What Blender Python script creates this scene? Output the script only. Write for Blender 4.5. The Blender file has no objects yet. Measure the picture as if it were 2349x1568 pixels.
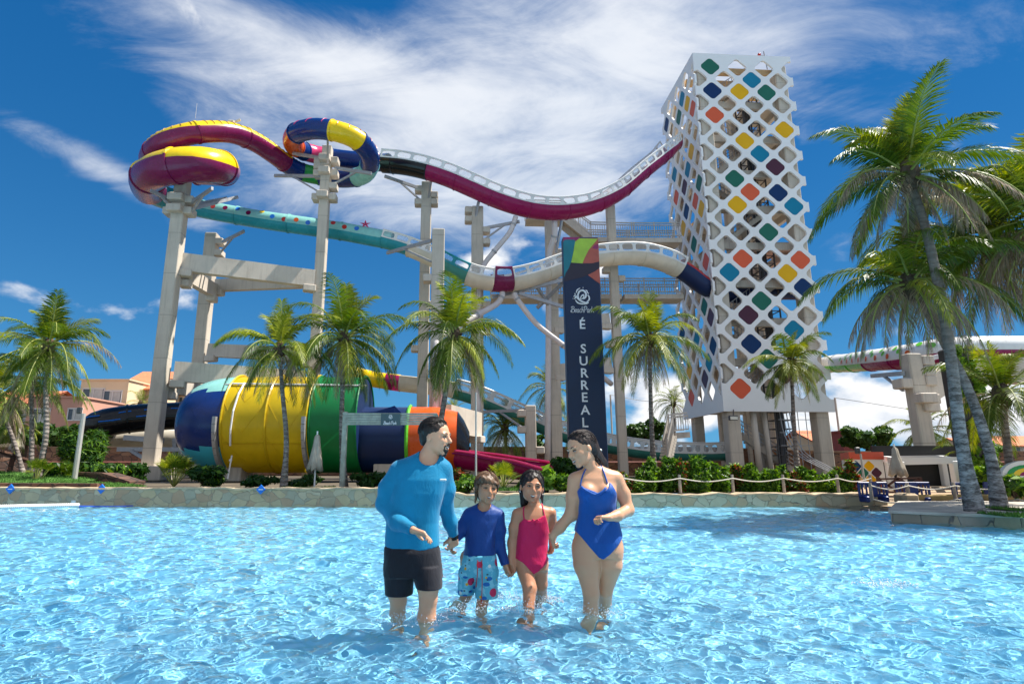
import bpy, bmesh, math, random
import numpy as np
from mathutils import Vector, Matrix, Euler
from math import radians, sin, cos, pi, sqrt, atan2
SC = bpy.context.scene
COL = SC.collection
rnd = random.Random(7)

# ------------------------------------------------------------------ camera
EYE = Vector((0.0, 0.0, 1.05))
PITCH = math.atan(286 / 1334)
FD = 1334.0
CXP = 1100.0
#                      # focal length in pixels of a 2349 x 1568 picture
cam_data = bpy.data.cameras.new('camera')
cam = bpy.data.objects.new('camera', cam_data)
COL.objects.link(cam)
cam.location = EYE
cam.rotation_euler = (radians(90) + PITCH, 0, 0)
cam_data.sensor_width = 36.0
cam_data.shift_x = (1174.5 - CXP) / 2349
cam_data.lens = FD / 2349 * 36.0
cam_data.clip_start = 0.05
cam_data.clip_end = 4000
SC.camera = cam
SC.view_settings.view_transform = 'Standard'
SC.view_settings.look = 'None'
SC.view_settings.gamma = 1.0
SC.view_settings.exposure = 0.97
SC.render.resolution_x = 1024
SC.render.resolution_y = 683
SC.cycles.max_bounces = 10
SC.cycles.transparent_max_bounces = 16
SC.cycles.sample_clamp_indirect = 6.0
SC.cycles.use_denoising = True

CP, SP = cos(PITCH), sin(PITCH)
def at(x, y, Y):
    """world point seen at (x, y) of the 2349-wide picture at distance Y down the Y axis"""
    u = (x - CXP) / FD
    v = (784.0 - y) / FD
    # ray: right*u + forward + up*v
    dy = CP - SP * v
    dz = SP + CP * v
    k = Y / dy
    return Vector((u * k, Y, EYE.z + dz * k))
def at_z(x, y, z):
    u = (x - CXP) / FD
    v = (784.0 - y) / FD
    dy = CP - SP * v
    dz = SP + CP * v
    k = (z - EYE.z) / dz
    return Vector((u * k, dy * k, z))

# ------------------------------------------------------------------ sun and sky
SUN_DIR = Vector((0.50, 0.07, 0.85)).normalized()
SUN_EL = math.asin(SUN_DIR.z)
sun_d = bpy.data.lights.new('sun', 'SUN')
sun_d.energy = 5.0
sun_d.angle = radians(0.5)
sun_d.color = (1.0, 0.955, 0.88)
sun_d.cycles.is_caustics_light = True
sun = bpy.data.objects.new('sun', sun_d)
COL.objects.link(sun)
sun.rotation_euler = (-SUN_DIR).to_track_quat('-Z', 'Y').to_euler()
sun.location = (20, 10, 60)
W = bpy.data.worlds.new("World")
SC.world = W
W.use_nodes = True
def build_world():
    nt = W.node_tree
    for n in list(nt.nodes): nt.nodes.remove(n)
    N = nt.nodes.new; L = nt.links.new
    out = N('ShaderNodeOutputWorld'); bg = N('ShaderNodeBackground')
    L(bg.outputs[0], out.inputs[0])
    sky = N('ShaderNodeTexSky'); sky.sky_type = 'NISHITA'; sky.sun_disc = False
    sky.sun_elevation = SUN_EL
    sky.sun_rotation = atan2(SUN_DIR.x, SUN_DIR.y)
    sky.air_density = 1.0; sky.dust_density = 0.1; sky.ozone_density = 2.0
    sky.altitude = 0
    def m(op, a, b=None, c=None, clamp=False):
        n = N('ShaderNodeMath'); n.operation = op; n.use_clamp = clamp
        for i, v in enumerate((a, b, c)):
            if v is None: continue
            if isinstance(v, (int, float)): n.inputs[i].default_value = v
            else: L(v, n.inputs[i])
        return n.outputs[0]
    geo = N('ShaderNodeNewGeometry')
    tc = N('ShaderNodeTexCoord')
    sep = N('ShaderNodeSeparateXYZ'); L(tc.outputs['Generated'], sep.inputs[0])
    x, y, z = sep.outputs
    zc = m('MAXIMUM', z, 0.02)
    zz = m('ADD', zc, 0.12)
    # cloud deck plane coordinates
    px = m('DIVIDE', x, zz); py = m('DIVIDE', y, zz)
    cmb = N('ShaderNodeCombineXYZ'); L(px, cmb.inputs[0]); L(py, cmb.inputs[1])
    def noise(vec, scale, detail, rough, dist=0.0, sc=(1, 1, 1), loc=(0, 0, 0), rot=0):
        mp = N('ShaderNodeMapping'); L(vec, mp.inputs[0])
        mp.inputs['Scale'].default_value = sc; mp.inputs['Location'].default_value = loc
        mp.inputs['Rotation'].default_value = (0, 0, rot)
        n = N('ShaderNodeTexNoise'); n.inputs['Scale'].default_value = scale
        n.inputs['Detail'].default_value = detail; n.inputs['Roughness'].default_value = rough
        n.inputs['Distortion'].default_value = dist
        L(mp.outputs[0], n.inputs['Vector'])
        return n.outputs['Fac']
    # high cloud, stretched in streaks
    n1 = noise(cmb.outputs[0], 1.0, 9, 0.62, 0.5, (0.9, 1.3, 1), (3.1, 1.7, 0), radians(28))
    n2 = noise(cmb.outputs[0], 3.2, 8, 0.65, 0.9, (0.8, 1.45, 1), (7.1, 0.3, 0), radians(34))
    nb = noise(cmb.outputs[0], 0.55, 3, 0.5, 0.0, (1, 1, 1), (1.0, 4.0, 0))
    # broad masses of the cloud, as bumps over azimuth (x/y) and height
    az = m('ARCTAN2', x, y)
    el = m('ARCSINE', z)
    def blob(a0, e0, wa, we, amp, rot=0.0):
        da = m('SUBTRACT', az, a0); de = m('SUBTRACT', el, e0)
        c, s = cos(rot), sin(rot)
        u = m('ADD', m('MULTIPLY', da, c), m('MULTIPLY', de, s))
        v = m('SUBTRACT', m('MULTIPLY', de, c), m('MULTIPLY', da, s))
        u = m('DIVIDE', u, wa); v = m('DIVIDE', v, we)
        r = m('ADD', m('MULTIPLY', u, u), m('MULTIPLY', v, v))
        return m('MULTIPLY', m('EXPONENT', m('MULTIPLY', r, -1.0)), amp)
    masses = None
    for b in CLOUDS:
        o = blob(*b)
        masses = o if masses is None else m('ADD', masses, o)
    # unseen broken cloud added behind the camera, for whiter fill light and water glints
    behind = m('MULTIPLY', m('SMOOTH_MIN', 0.75, m('MAXIMUM', m('SUBTRACT', 0.30, y), 0.0), 0.05), 1.0)
    dens = m('ADD', m('MULTIPLY', m('SUBTRACT', n1, 0.5), 2.1), m('MULTIPLY', m('SUBTRACT', n2, 0.5), 1.5))
    dens = m('ADD', dens, m('ADD', masses, behind))
    dens = m('ADD', dens, m('MULTIPLY', m('SUBTRACT', nb, 0.5), 0.5))
    fac = N('ShaderNodeMapRange'); fac.interpolation_type = 'SMOOTHSTEP'
    L(dens, fac.inputs[0]); fac.inputs[1].default_value = 0.0; fac.inputs[2].default_value = 1.34
    hi = m('MULTIPLY', fac.outputs[0], 0.90)
    # heaped cloud low over the horizon, in real direction space
    dv = N('ShaderNodeCombineXYZ'); L(az, dv.inputs[0]); L(m('MULTIPLY', el, 1.5), dv.inputs[1])
    c1 = noise(dv.outputs[0], 6.5, 9, 0.55, 0.15, (1, 1, 1), (2.3, 0.6, 0))
    low = None
    for b in CUMULUS:
        o = blob(*b)
        low = o if low is None else m('ADD', low, o)
    cd = m('ADD', m('MULTIPLY', m('SUBTRACT', c1, 0.5), 2.3), low)
    f2 = N('ShaderNodeMapRange'); f2.interpolation_type = 'SMOOTHSTEP'
    L(cd, f2.inputs[0]); f2.inputs[1].default_value = 0.40; f2.inputs[2].default_value = 0.80
    # greyer undersides: density seen a little higher up
    c2 = noise(dv.outputs[0], 6.5, 7, 0.55, 0.15, (1, 1, 1), (2.3 - 0.01, 0.6 + 0.05, 0))
    shade = N('ShaderNodeMapRange'); L(m('SUBTRACT', c1, c2), shade.inputs[0])
    shade.inputs[1].default_value = -0.10; shade.inputs[2].default_value = 0.10
    hs = N('ShaderNodeHueSaturation'); L(sky.outputs[0], hs.inputs['Color'])
    hs.inputs['Saturation'].default_value = SKY_SAT; hs.inputs['Value'].default_value = SKY_VAL
    hs.inputs['Hue'].default_value = SKY_HUE
    # thin horizon haze
    hz = m('EXPONENT', m('MULTIPLY', m('MAXIMUM', el, 0.0), -5.0))
    mixh = N('ShaderNodeMix'); mixh.data_type = 'RGBA'
    tint = N('ShaderNodeMix'); tint.data_type = 'RGBA'; tint.blend_type = 'MULTIPLY'; tint.inputs[0].default_value = 1
    L(hs.outputs[0], tint.inputs[6]); tint.inputs[7].default_value = SKY_TINT
    lift = N('ShaderNodeMix'); lift.data_type = 'RGBA'; lift.inputs[0].default_value = 0.55
    L(tint.outputs[2], lift.inputs[6]); lift.inputs[7].default_value = (0.05, 1.15, 3.6, 1)
    L(m('MULTIPLY', hz, 0.85), mixh.inputs[0]); L(lift.outputs[2], mixh.inputs[6])
    mixh.inputs[7].default_value = (1.2, 3.6, 6.2, 1)
    ccol = N('ShaderNodeMix'); ccol.data_type = 'RGBA'
    L(n1, ccol.inputs[0]); ccol.inputs[6].default_value = (5.0, 5.8, 6.9, 1); ccol.inputs[7].default_value = (9.2, 9.0, 8.8, 1)
    mix1 = N('ShaderNodeMix'); mix1.data_type = 'RGBA'
    L(hi, mix1.inputs[0]); L(mixh.outputs[2], mix1.inputs[6]); L(ccol.outputs[2], mix1.inputs[7])
    lcol = N('ShaderNodeMix'); lcol.data_type = 'RGBA'
    L(shade.outputs[0], lcol.inputs[0]); lcol.inputs[6].default_value = (4.6, 5.3, 6.4, 1); lcol.inputs[7].default_value = (8.6, 8.6, 8.6, 1)
    mix2 = N('ShaderNodeMix'); mix2.data_type = 'RGBA'
    L(f2.outputs[0], mix2.inputs[0]); L(mix1.outputs[2], mix2.inputs[6]); L(lcol.outputs[2], mix2.inputs[7])
    L(mix2.outputs[2], bg.inputs[0])
    bg.inputs[1].default_value = 0.066
SKY_SAT, SKY_VAL, SKY_HUE = 1.15, 1.0, 0.5
SKY_TINT = (0.10, 0.50, 0.74, 1)
def D(x, y):
    p = at(x, y, 10.0) - EYE
    return atan2(p.x, p.y), math.asin(p.normalized().z)
def cb(x, y, wx, wy, amp, rot=0):
    a, e = D(x, y)
    return (a, e, wx / 1250, wy / 1250, amp, radians(rot))
CLOUDS = [cb(1420, 130, 430, 290, .85, 40), cb(1180, 350, 400, 170, .62, -10), cb(420, 15, 620, 55, .62, -6), cb(1000, 420, 230, 90, .45, -12), cb(1850, 60, 420, 130, .35),
          cb(960, 150, 300, 150, .42, 20), cb(230, 385, 230, 30, .75, -18), cb(680, 445, 430, 60, .52, -4), cb(480, 200, 330, 60, .28, -10),
          cb(60, 560, 420, 170, -.5), cb(60, 170, 330, 80, -.6, -12), cb(300, 300, 330, 50, -.35, -10), cb(2250, 330, 330, 200, -.3), cb(860, 230, 220, 55, -.3, 30), cb(1400, 560, 260, 60, -.3),
          cb(560, 600, 500, 70, -.5), cb(700, 850, 1500, 170, -.6), cb(2250, 130, 300, 90, .25), cb(1250, 470, 200, 60, .35), cb(240,210,300,50,.2,-8)]
CUMULUS = [cb(1170, 590, 150, 60, .62), cb(1900, 850, 350, 90, .3), cb(2050, 940, 260, 80, .62), cb(1480, 880, 120, 80, .62), cb(1220, 700, 90, 50, .5),
           cb(1250, 900, 500, 60, .2), cb(2300, 340, 90, 30, .5), cb(150, 700, 160, 26, .33), cb(2000, 250, 60, 16, .4), cb(1380, 610, 60, 40, .45),
           (0, .0, 3, .10, .15, 0), (3.1, .25, 1.8, .35, .3, 0), (-3.1, .25, 1.8, .35, .3, 0)]  # final pair: unseen cloud added behind the camera for its light
build_world()
# ------------------------------------------------------------------ materials
MATS = {}
class NT:
    """small helper round a node tree"""
    def __init__(s, name):
        s.mat = bpy.data.materials.new(name); s.mat.use_nodes = True
        s.t = s.mat.node_tree
        s.b = s.t.nodes['Principled BSDF']; s.out = s.t.nodes['Material Output']
    def n(s, typ, **kw):
        nd = s.t.nodes.new(typ)
        for k, v in kw.items(): setattr(nd, k, v)
        return nd
    def l(s, a, b): s.t.links.new(a, b)
    def math(s, op, a, b=None, c=None, clamp=False):
        n = s.n('ShaderNodeMath', operation=op, use_clamp=clamp)
        for i, v in enumerate((a, b, c)):
            if v is None: continue
            if isinstance(v, (int, float)): n.inputs[i].default_value = v
            else: s.l(v, n.inputs[i])
        return n.outputs[0]
    def coord(s, kind='Object', scale=(1, 1, 1), rot=(0, 0, 0), loc=(0, 0, 0)):
        tc = s.n('ShaderNodeTexCoord'); mp = s.n('ShaderNodeMapping')
        s.l(tc.outputs[kind], mp.inputs[0])
        mp.inputs['Scale'].default_value = scale; mp.inputs['Rotation'].default_value = rot; mp.inputs['Location'].default_value = loc
        return mp.outputs[0]
    def noise(s, vec, scale, detail=4, rough=.55, dist=0):
        n = s.n('ShaderNodeTexNoise')
        n.inputs['Scale'].default_value = scale; n.inputs['Detail'].default_value = detail
        n.inputs['Roughness'].default_value = rough; n.inputs['Distortion'].default_value = dist
        s.l(vec, n.inputs['Vector']); return n.outputs['Fac']
    def ramp(s, fac, stops):
        r = s.n('ShaderNodeValToRGB'); el = r.color_ramp.elements
        while len(el) > 1: el.remove(el[-1])
        for i, (p, c) in enumerate(stops):
            e = el[0] if i == 0 else el.new(p)
            e.position = p; e.color = (*c[:3], 1) if len(c) < 4 else c
        s.l(fac, r.inputs[0]); return r.outputs[0]
    def mix(s, fac, a, b, typ='MIX'):
        m = s.n('ShaderNodeMix', data_type='RGBA', blend_type=typ)
        for i, v in ((0, fac), (6, a), (7, b)):
            if isinstance(v, (int, float)): m.inputs[i].default_value = v
            elif isinstance(v, (tuple, list)): m.inputs[i].default_value = (*v[:3], 1)
            else: s.l(v, m.inputs[i])
        return m.outputs[2]
    def bump(s, h, strength=.3, dist=.01):
        b = s.n('ShaderNodeBump'); b.inputs['Strength'].default_value = strength; b.inputs['Distance'].default_value = dist
        s.l(h, b.inputs['Height']); s.l(b.outputs[0], s.b.inputs['Normal'])
        return b
    def set(s, **kw):
        for k, v in kw.items():
            i = s.b.inputs[k.replace('_', ' ')]
            if isinstance(v, (int, float)): i.default_value = v
            elif isinstance(v, (tuple, list)): i.default_value = (*v[:3], 1)
            else: s.l(v, i)
        return s

def rgb(r, g, b):
    """0-255 sRGB to linear"""
    f = lambda c: (c / 255 / 12.92) if c / 255 <= .04045 else ((c / 255 + .055) / 1.055) ** 2.4
    return (f(r), f(g), f(b))

def plain(name, col, rough=.5, spec=.5, var=.10, scale=3.0, bump=0.0, coat=0.0, metal=0.0):
    """a painted or moulded surface: base colour with gentle mottling and grime"""
    if name in MATS: return MATS[name]
    m = NT(name); v = m.coord('Object')
    nz = m.noise(v, scale, 6, .6)
    dark = tuple(c * (1 - var * 1.6) for c in col); lite = tuple(min(1, c * (1 + var)) for c in col)
    c = m.ramp(nz, [(.3, dark), (.7, lite)])
    m.set(Base_Color=c, Roughness=m.math('MULTIPLY_ADD', nz, .25, rough - .12, clamp=True), Metallic=metal)
    m.b.inputs['Specular IOR Level'].default_value = spec
    m.b.inputs['Coat Weight'].default_value = coat
    m.b.inputs['Coat Roughness'].default_value = .08
    if bump: m.bump(m.noise(v, scale * 8, 5, .6), bump, .01)
    MATS[name] = m.mat
    return m.mat

# ------------------------------------------------------------------ mesh collecting
class MB:
    def __init__(s): s.v = []; s.f = []; s.mi = []; s.cur = 0; s.col = None; s.cv = []
    def add(s, vs, fs, mi=None):
        o = len(s.v); s.v.extend([tuple(p) for p in vs])
        s.f.extend([tuple(i + o for i in f) for f in fs]); s.mi.extend([s.cur if mi is None else mi] * len(fs))
        return s
    def box(s, c, size, rz=0, M=None, mi=None):
        hx, hy, hz = size[0] / 2, size[1] / 2, size[2] / 2
        P = [Vector((a * hx, b * hy, d * hz)) for a in (-1, 1) for b in (-1, 1) for d in (-1, 1)]
        if M is None: M = Matrix.Translation(Vector(c)) @ Matrix.Rotation(rz, 4, 'Z')
        P = [M @ p for p in P]
        return s.add(P, [(0, 1, 3, 2), (4, 6, 7, 5), (0, 4, 5, 1), (2, 3, 7, 6), (0, 2, 6, 4), (1, 5, 7, 3)], mi)
    def bevbox(s, c, size, bev=.02, rz=0, mi=None):
        """box with chamfered vertical and top edges"""
        hx, hy, hz = size[0] / 2, size[1] / 2, size[2] / 2
        b = min(bev, hx * .45, hy * .45, hz * .45)
        def ring(x, y, z):
            return [(-x + b, -y, z), (x - b, -y, z), (x, -y + b, z), (x, y - b, z), (x - b, y, z), (-x + b, y, z), (-x, y - b, z), (-x, -y + b, z)]
        rings = [ring(hx - b, hy - b, -hz), ring(hx, hy, -hz + b), ring(hx, hy, hz - b), ring(hx - b, hy - b, hz)]
        M = Matrix.Translation(Vector(c)) @ Matrix.Rotation(rz, 4, 'Z')
        vs = [M @ Vector(p) for r in rings for p in r]; fs = []
        for k in range(3):
            for i in range(8):
                j = (i + 1) % 8; fs.append((k * 8 + i, k * 8 + j, k * 8 + 8 + j, k * 8 + 8 + i))
        fs.append(tuple(range(7, -1, -1))); fs.append(tuple(range(24, 32)))
        return s.add(vs, fs, mi)
    def bar(s, a, b, w, h=None, mi=None, up=(0, 0, 1)):
        """rectangular bar from a to b"""
        a, b = Vector(a), Vector(b); h = h or w
        d = (b - a); L = d.length
        if L < 1e-6: return s
        d /= L; u = Vector(up)
        if abs(d.dot(u)) > .98: u = Vector((0, 1, 0)) if abs(d.y) < .9 else Vector((1, 0, 0))
        r = d.cross(u).normalized(); u = r.cross(d)
        M = Matrix((( *r, 0), (*d, 0), (*u, 0), (0, 0, 0, 1))).transposed()
        M.translation = (a + b) / 2
        return s.box(None, (w, L, h), M=M, mi=mi)
    def tube(s, pts, rad, n=8, mi=None, cap=True, closed=False, flat=1.0):
        """tube along points; rad number or list"""
        pts = [Vector(p) for p in pts]; m = len(pts)
        R = rad if isinstance(rad, (list, tuple)) else [rad] * m
        T = []
        for i in range(m):
            a = pts[(i - 1) % m] if closed else pts[max(i - 1, 0)]
            b = pts[(i + 1) % m] if closed else pts[min(i + 1, m - 1)]
            T.append((b - a).normalized())
        up = Vector((0, 0, 1)) if abs(T[0].z) < .9 else Vector((1, 0, 0))
        r = T[0].cross(up).normalized(); vs = []
        for i in range(m):
            r = (r - T[i] * r.dot(T[i])).normalized(); u = r.cross(T[i])
            for k in range(n):
                a = 2 * pi * k / n
                vs.append(pts[i] + r * cos(a) * R[i] + u * sin(a) * R[i] * flat)
        fs = []
        for i in range(m if closed else m - 1):
            j = (i + 1) % m
            for k in range(n):
                l = (k + 1) % n
                fs.append((i * n + k, i * n + l, j * n + l, j * n + k))
        if cap and not closed:
            fs.append(tuple(range(n - 1, -1, -1))); fs.append(tuple((m - 1) * n + k for k in range(n)))
        return s.add(vs, fs, mi)
    def lathe(s, prof, c=(0, 0, 0), n=16, mi=None, M=None, cap=True):
        vs = []; m = len(prof)
        for r, z in prof:
            for k in range(n):
                a = 2 * pi * k / n; vs.append(Vector((r * cos(a), r * sin(a), z)))
        MM = M if M is not None else Matrix.Translation(Vector(c))
        vs = [MM @ v for v in vs]; fs = []
        for i in range(m - 1):
            for k in range(n):
                l = (k + 1) % n; fs.append((i * n + k, i * n + l, i * n + n + l, i * n + n + k))
        if cap:
            fs.append(tuple(range(n - 1, -1, -1))); fs.append(tuple((m - 1) * n + k for k in range(n)))
        return s.add(vs, fs, mi)
    def ball(s, c, r, n=10, mi=None, sc=(1, 1, 1)):
        prof = [(max(1e-4, sin(pi * i / n)) * r, -cos(pi * i / n) * r) for i in range(n + 1)]
        M = Matrix.Translation(Vector(c)) @ Matrix.Diagonal((*sc, 1))
        return s.lathe(prof, n=n + 4, mi=mi, M=M, cap=False)
    def build(s, name, mats, parent=None, smooth=False, loc=None, auto=None):
        me = bpy.data.meshes.new(name)
        off = Vector(loc) if loc is not None else None
        vs = s.v if off is None else [(p[0] - off.x, p[1] - off.y, p[2] - off.z) for p in s.v]
        me.from_pydata(vs, [], s.f)
        if not isinstance(mats, (list, tuple)): mats = [mats]
        for m in mats: me.materials.append(m)
        if len(mats) > 1: me.polygons.foreach_set('material_index', s.mi)
        if smooth: me.polygons.foreach_set('use_smooth', [True] * len(me.polygons))
        me.validate(clean_customdata=False); me.update()
        if auto is not None:
            try: me.set_sharp_from_angle(angle=radians(auto))
            except Exception: pass
        o = bpy.data.objects.new(name, me); COL.objects.link(o)
        if parent is not None:
            o.parent = parent
            if off is not None: o.location = off
            # points are given in world space unless loc is set: undo the parent's own placing
            if off is None: o.matrix_parent_inverse = parent_world(parent).inverted()
            else:
                o.matrix_parent_inverse = parent_world(parent).inverted()
        elif off is not None: o.location = off
        return o
def parent_world(p):
    M = Matrix.LocRotScale(p.location, p.rotation_euler, p.scale)
    if p.parent is not None: M = parent_world(p.parent) @ p.matrix_parent_inverse @ M
    return M
def tag(o, label=None, cat=None, group=None, kind=None):
    if label: o['label'] = label
    if cat: o['category'] = cat
    if group: o['group'] = group
    if kind: o['kind'] = kind
    return o
def thing(name, label, cat, loc=(0, 0, 0), group=None, rz=0):
    o = bpy.data.objects.new(name, None); COL.objects.link(o)
    o.location = loc; o.rotation_euler = (0, 0, rz); o.empty_display_size = .3
    return tag(o, label, cat, group)
def spline(P, n=8, closed=False):
    """Catmull-Rom through points, n steps each"""
    P = [Vector(p) for p in P]; out = []; m = len(P)
    for i in range(m if closed else m - 1):
        p1, p2 = P[i], P[(i + 1) % m]
        p0 = P[i - 1] if (i > 0 or closed) else p1 * 2 - p2
        p3 = P[(i + 2) % m] if (i + 2 < m or closed) else p2 * 2 - p1
        for k in range(n):
            t = k / n
            out.append(.5 * ((2 * p1) + (p2 - p0) * t + (2 * p0 - 5 * p1 + 4 * p2 - p3) * t * t + (3 * p1 - p0 - 3 * p2 + p3) * t ** 3))
    if not closed: out.append(P[-1])
    return out
# ------------------------------------------------------------------ shared materials
def concrete(name, col, joint=True):
    m = NT(name); v = m.coord('Object')
    n1 = m.noise(v, .6, 6, .6); n2 = m.noise(m.coord('Object', (6, 6, .35)), 1.4, 5, .65); n3 = m.noise(v, 14, 5, .7)
    c = m.ramp(n1, [(.25, tuple(x * .74 for x in col)), (.5, col), (.8, tuple(min(1, x * 1.16) for x in col))])
    c = m.mix(m.math('MULTIPLY', m.ramp(n2, [(.52, (0, 0, 0)), (.72, (1, 1, 1))]), .5), c, tuple(x * .5 for x in col))
    c = m.mix(m.math('MULTIPLY', n3, .35), c, tuple(x * .66 for x in col))
    if joint:   # formwork joints every 2.4 m, and tie holes
        sp = m.n('ShaderNodeSeparateXYZ'); m.l(v, sp.inputs[0])
        w = m.math('PINGPONG', m.math('ADD', sp.outputs[2], .4), 1.2)
        j = m.math('LESS_THAN', w, .018)
        c = m.mix(m.math('MULTIPLY', j, .55), c, tuple(x * .35 for x in col))
    m.set(Base_Color=c, Roughness=.85)
    m.bump(m.math('ADD', n3, m.math('MULTIPLY', n1, .6)), .35, .02)
    return m.mat
CONC = concrete('cast_concrete', (.55, .48, .39))
CONC2 = concrete('cast_concrete_beam', (.57, .50, .415), False)
STEEL = plain('galvanised_steel', (.36, .36, .37), .45, .5, .12, 5, metal=.35)
DARKSTEEL = plain('dark_steel', (.06, .055, .055), .5, .5, .1, 5)
def gelcoat(name, col, rough=.16, trans=0.0):
    m = NT(name); v = m.coord('Object')
    nz = m.noise(v, 1.2, 6, .6); st = m.noise(m.coord('Object', (2, 2, .5)), 2.0, 6, .7)
    c = m.ramp(nz, [(.3, tuple(x * .86 for x in col)), (.72, tuple(min(1, x * 1.06) for x in col))])
    c = m.mix(m.math('MULTIPLY', m.ramp(st, [(.55, (0, 0, 0)), (.8, (1, 1, 1))]), .28), c, tuple(x * .55 + .02 for x in col))
    m.set(Base_Color=c, Roughness=m.math('MULTIPLY_ADD', nz, .22, rough))
    m.b.inputs['Coat Weight'].default_value = .08; m.b.inputs['Coat Roughness'].default_value = .1; m.b.inputs['Specular IOR Level'].default_value = .32
    m.bump(m.noise(v, 1.6, 3, .5), .10, .05)
    if trans:
        tr = m.n('ShaderNodeBsdfTranslucent'); m.l(c, tr.inputs[0])
        mx = m.n('ShaderNodeMixShader'); mx.inputs[0].default_value = trans
        m.l(m.b.outputs[0], mx.inputs[1]); m.l(tr.outputs[0], mx.inputs[2]); m.l(mx.outputs[0], m.out.inputs[0])
    return m.mat
G = {
 'purple': gelcoat('plum_gelcoat', (.165, .008, .065)), 'magenta': gelcoat('magenta_gelcoat', (.30, .008, .095), trans=.2),
 'yellow': gelcoat('yellow_gelcoat', (.82, .55, .006)), 'navy': gelcoat('navy_gelcoat', (.002, .026, .15)),
 'orange': gelcoat('orange_gelcoat', (.62, .09, .012)), 'teal': gelcoat('turquoise_gelcoat', (.03, .36, .42), trans=.3),
 'mint': gelcoat('mint_gelcoat', (.30, .66, .60), trans=.2), 'green': gelcoat('green_gelcoat', (.012, .27, .05)),
 'white': gelcoat('white_gelcoat', (.72, .71, .68), .3), 'cream': gelcoat('cream_gelcoat', (.74, .67, .54), .3, .2),
 'black': gelcoat('black_gelcoat', (.008, .008, .009), .08), 'red': gelcoat('red_gelcoat', (.5, .03, .02)),
 'pink': gelcoat('pink_gelcoat', (.6, .04, .14)), 'sea': gelcoat('sea_green_gelcoat', (.07, .30, .24), .25, .25),
 'turq': gelcoat('pale_turquoise_gelcoat', (.05, .42, .55), .25), 'grey': gelcoat('grey_trim', (.5, .47, .43), .4),
 'bdark': gelcoat('deep_blue_gelcoat', (.001, .016, .075), .4), 'lime': gelcoat('lime_mark', (.12, .5, .03)),
 'bluemark': gelcoat('blue_mark', (.01, .16, .6)), 'yellow2': gelcoat('funnel_yellow', (.72, .50, .008), .3, .25),
 'green2': gelcoat('funnel_green', (.006, .21, .055), .35, .25)}
def clear_panel():
    m = NT('clear_window_panel')
    m.set(Base_Color=(.75, .82, .84), Roughness=.15); m.b.inputs['Alpha'].default_value = .22
    return m.mat
CLEAR = clear_panel()
def stone(name, scale, cols, mortar, msize=.05, rough=.85, sq=(1, 1, 1), axis=0):
    """irregular stone facing from a Voronoi cell pattern"""
    m = NT(name); v = m.coord('Object', sq)
    wb = m.n('ShaderNodeTexNoise'); wb.inputs['Scale'].default_value = 3; m.l(v, wb.inputs['Vector'])
    vv = m.mix(.2, v, wb.outputs['Color'])
    vo = m.n('ShaderNodeTexVoronoi', feature='DISTANCE_TO_EDGE'); vo.inputs['Scale'].default_value = scale; m.l(vv, vo.inputs['Vector'])
    vc = m.n('ShaderNodeTexVoronoi', feature='F1'); vc.inputs['Scale'].default_value = scale; m.l(vv, vc.inputs['Vector'])
    sp = m.n('ShaderNodeSeparateColor'); m.l(vc.outputs['Color'], sp.inputs[0])
    n = len(cols)
    c = m.ramp(sp.outputs[0], [(i / n, cc) for i, cc in enumerate(cols)])
    c.node.color_ramp.interpolation = 'CONSTANT' if n > 2 else 'LINEAR'
    nz = m.noise(v, 9, 6, .7)
    big = m.noise(v, .7, 5, .7)
    c = m.mix(m.math('MULTIPLY', nz, .55), c, tuple(x * .55 for x in cols[0]))
    c = m.mix(m.ramp(big, [(.45, (0, 0, 0)), (.75, (.45, .45, .45))]), c, tuple(x * .5 for x in cols[1]))
    e = m.ramp(vo.outputs['Distance'], [(msize * .5, (0, 0, 0)), (msize, (1, 1, 1))])
    c = m.mix(e, mortar, c)
    m.set(Base_Color=c, Roughness=rough)
    h = m.math('ADD', m.math('MULTIPLY', e, 1.0), m.math('MULTIPLY', nz, .5))
    m.bump(h, .6, .03)
    return m.mat
POOLSTONE = stone('pool_wall_stone', 4.2, [(.56, .42, .26), (.44, .34, .23), (.62, .50, .34), (.50, .31, .19), (.42, .38, .28), (.58, .43, .25)], (.30, .24, .17), .022, sq=(1, 1, 1.25))
POOLSTONE2 = stone('pale_pool_wall_stone', 3.8, [(.60, .54, .37), (.50, .48, .34), (.66, .57, .40), (.48, .45, .30), (.60, .42, .25)], (.25, .21, .15), .02, sq=(1, 1, 1.2))
BROWNSTONE = stone('brown_wall_stone', 1.7, [(.24, .11, .06), (.30, .15, .08), (.18, .085, .05), (.34, .19, .11), (.22, .12, .08)], (.07, .045, .035), .05, sq=(1, 1, 1.9))
DARKSTONE = stone('dark_rubble_stone', 3.2, [(.10, .05, .035), (.15, .075, .05), (.07, .04, .03), (.2, .10, .06)], (.03, .022, .018), .06, sq=(1, 1, 1.5))
COPING = plain('sandstone_coping', (.52, .40, .26), .85, .3, .28, 2.5, bump=.4)
PALEDECK = plain('pale_sandstone_deck', (.52, .46, .38), .85, .3, .22, 1.4, bump=.4)
WHITE = plain('white_paint', (.74, .73, .70), .45, .4, .05, .7)
SCREENW = plain('white_screen_panel', (.80, .775, .74), .4, .4, .035, .35)
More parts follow.
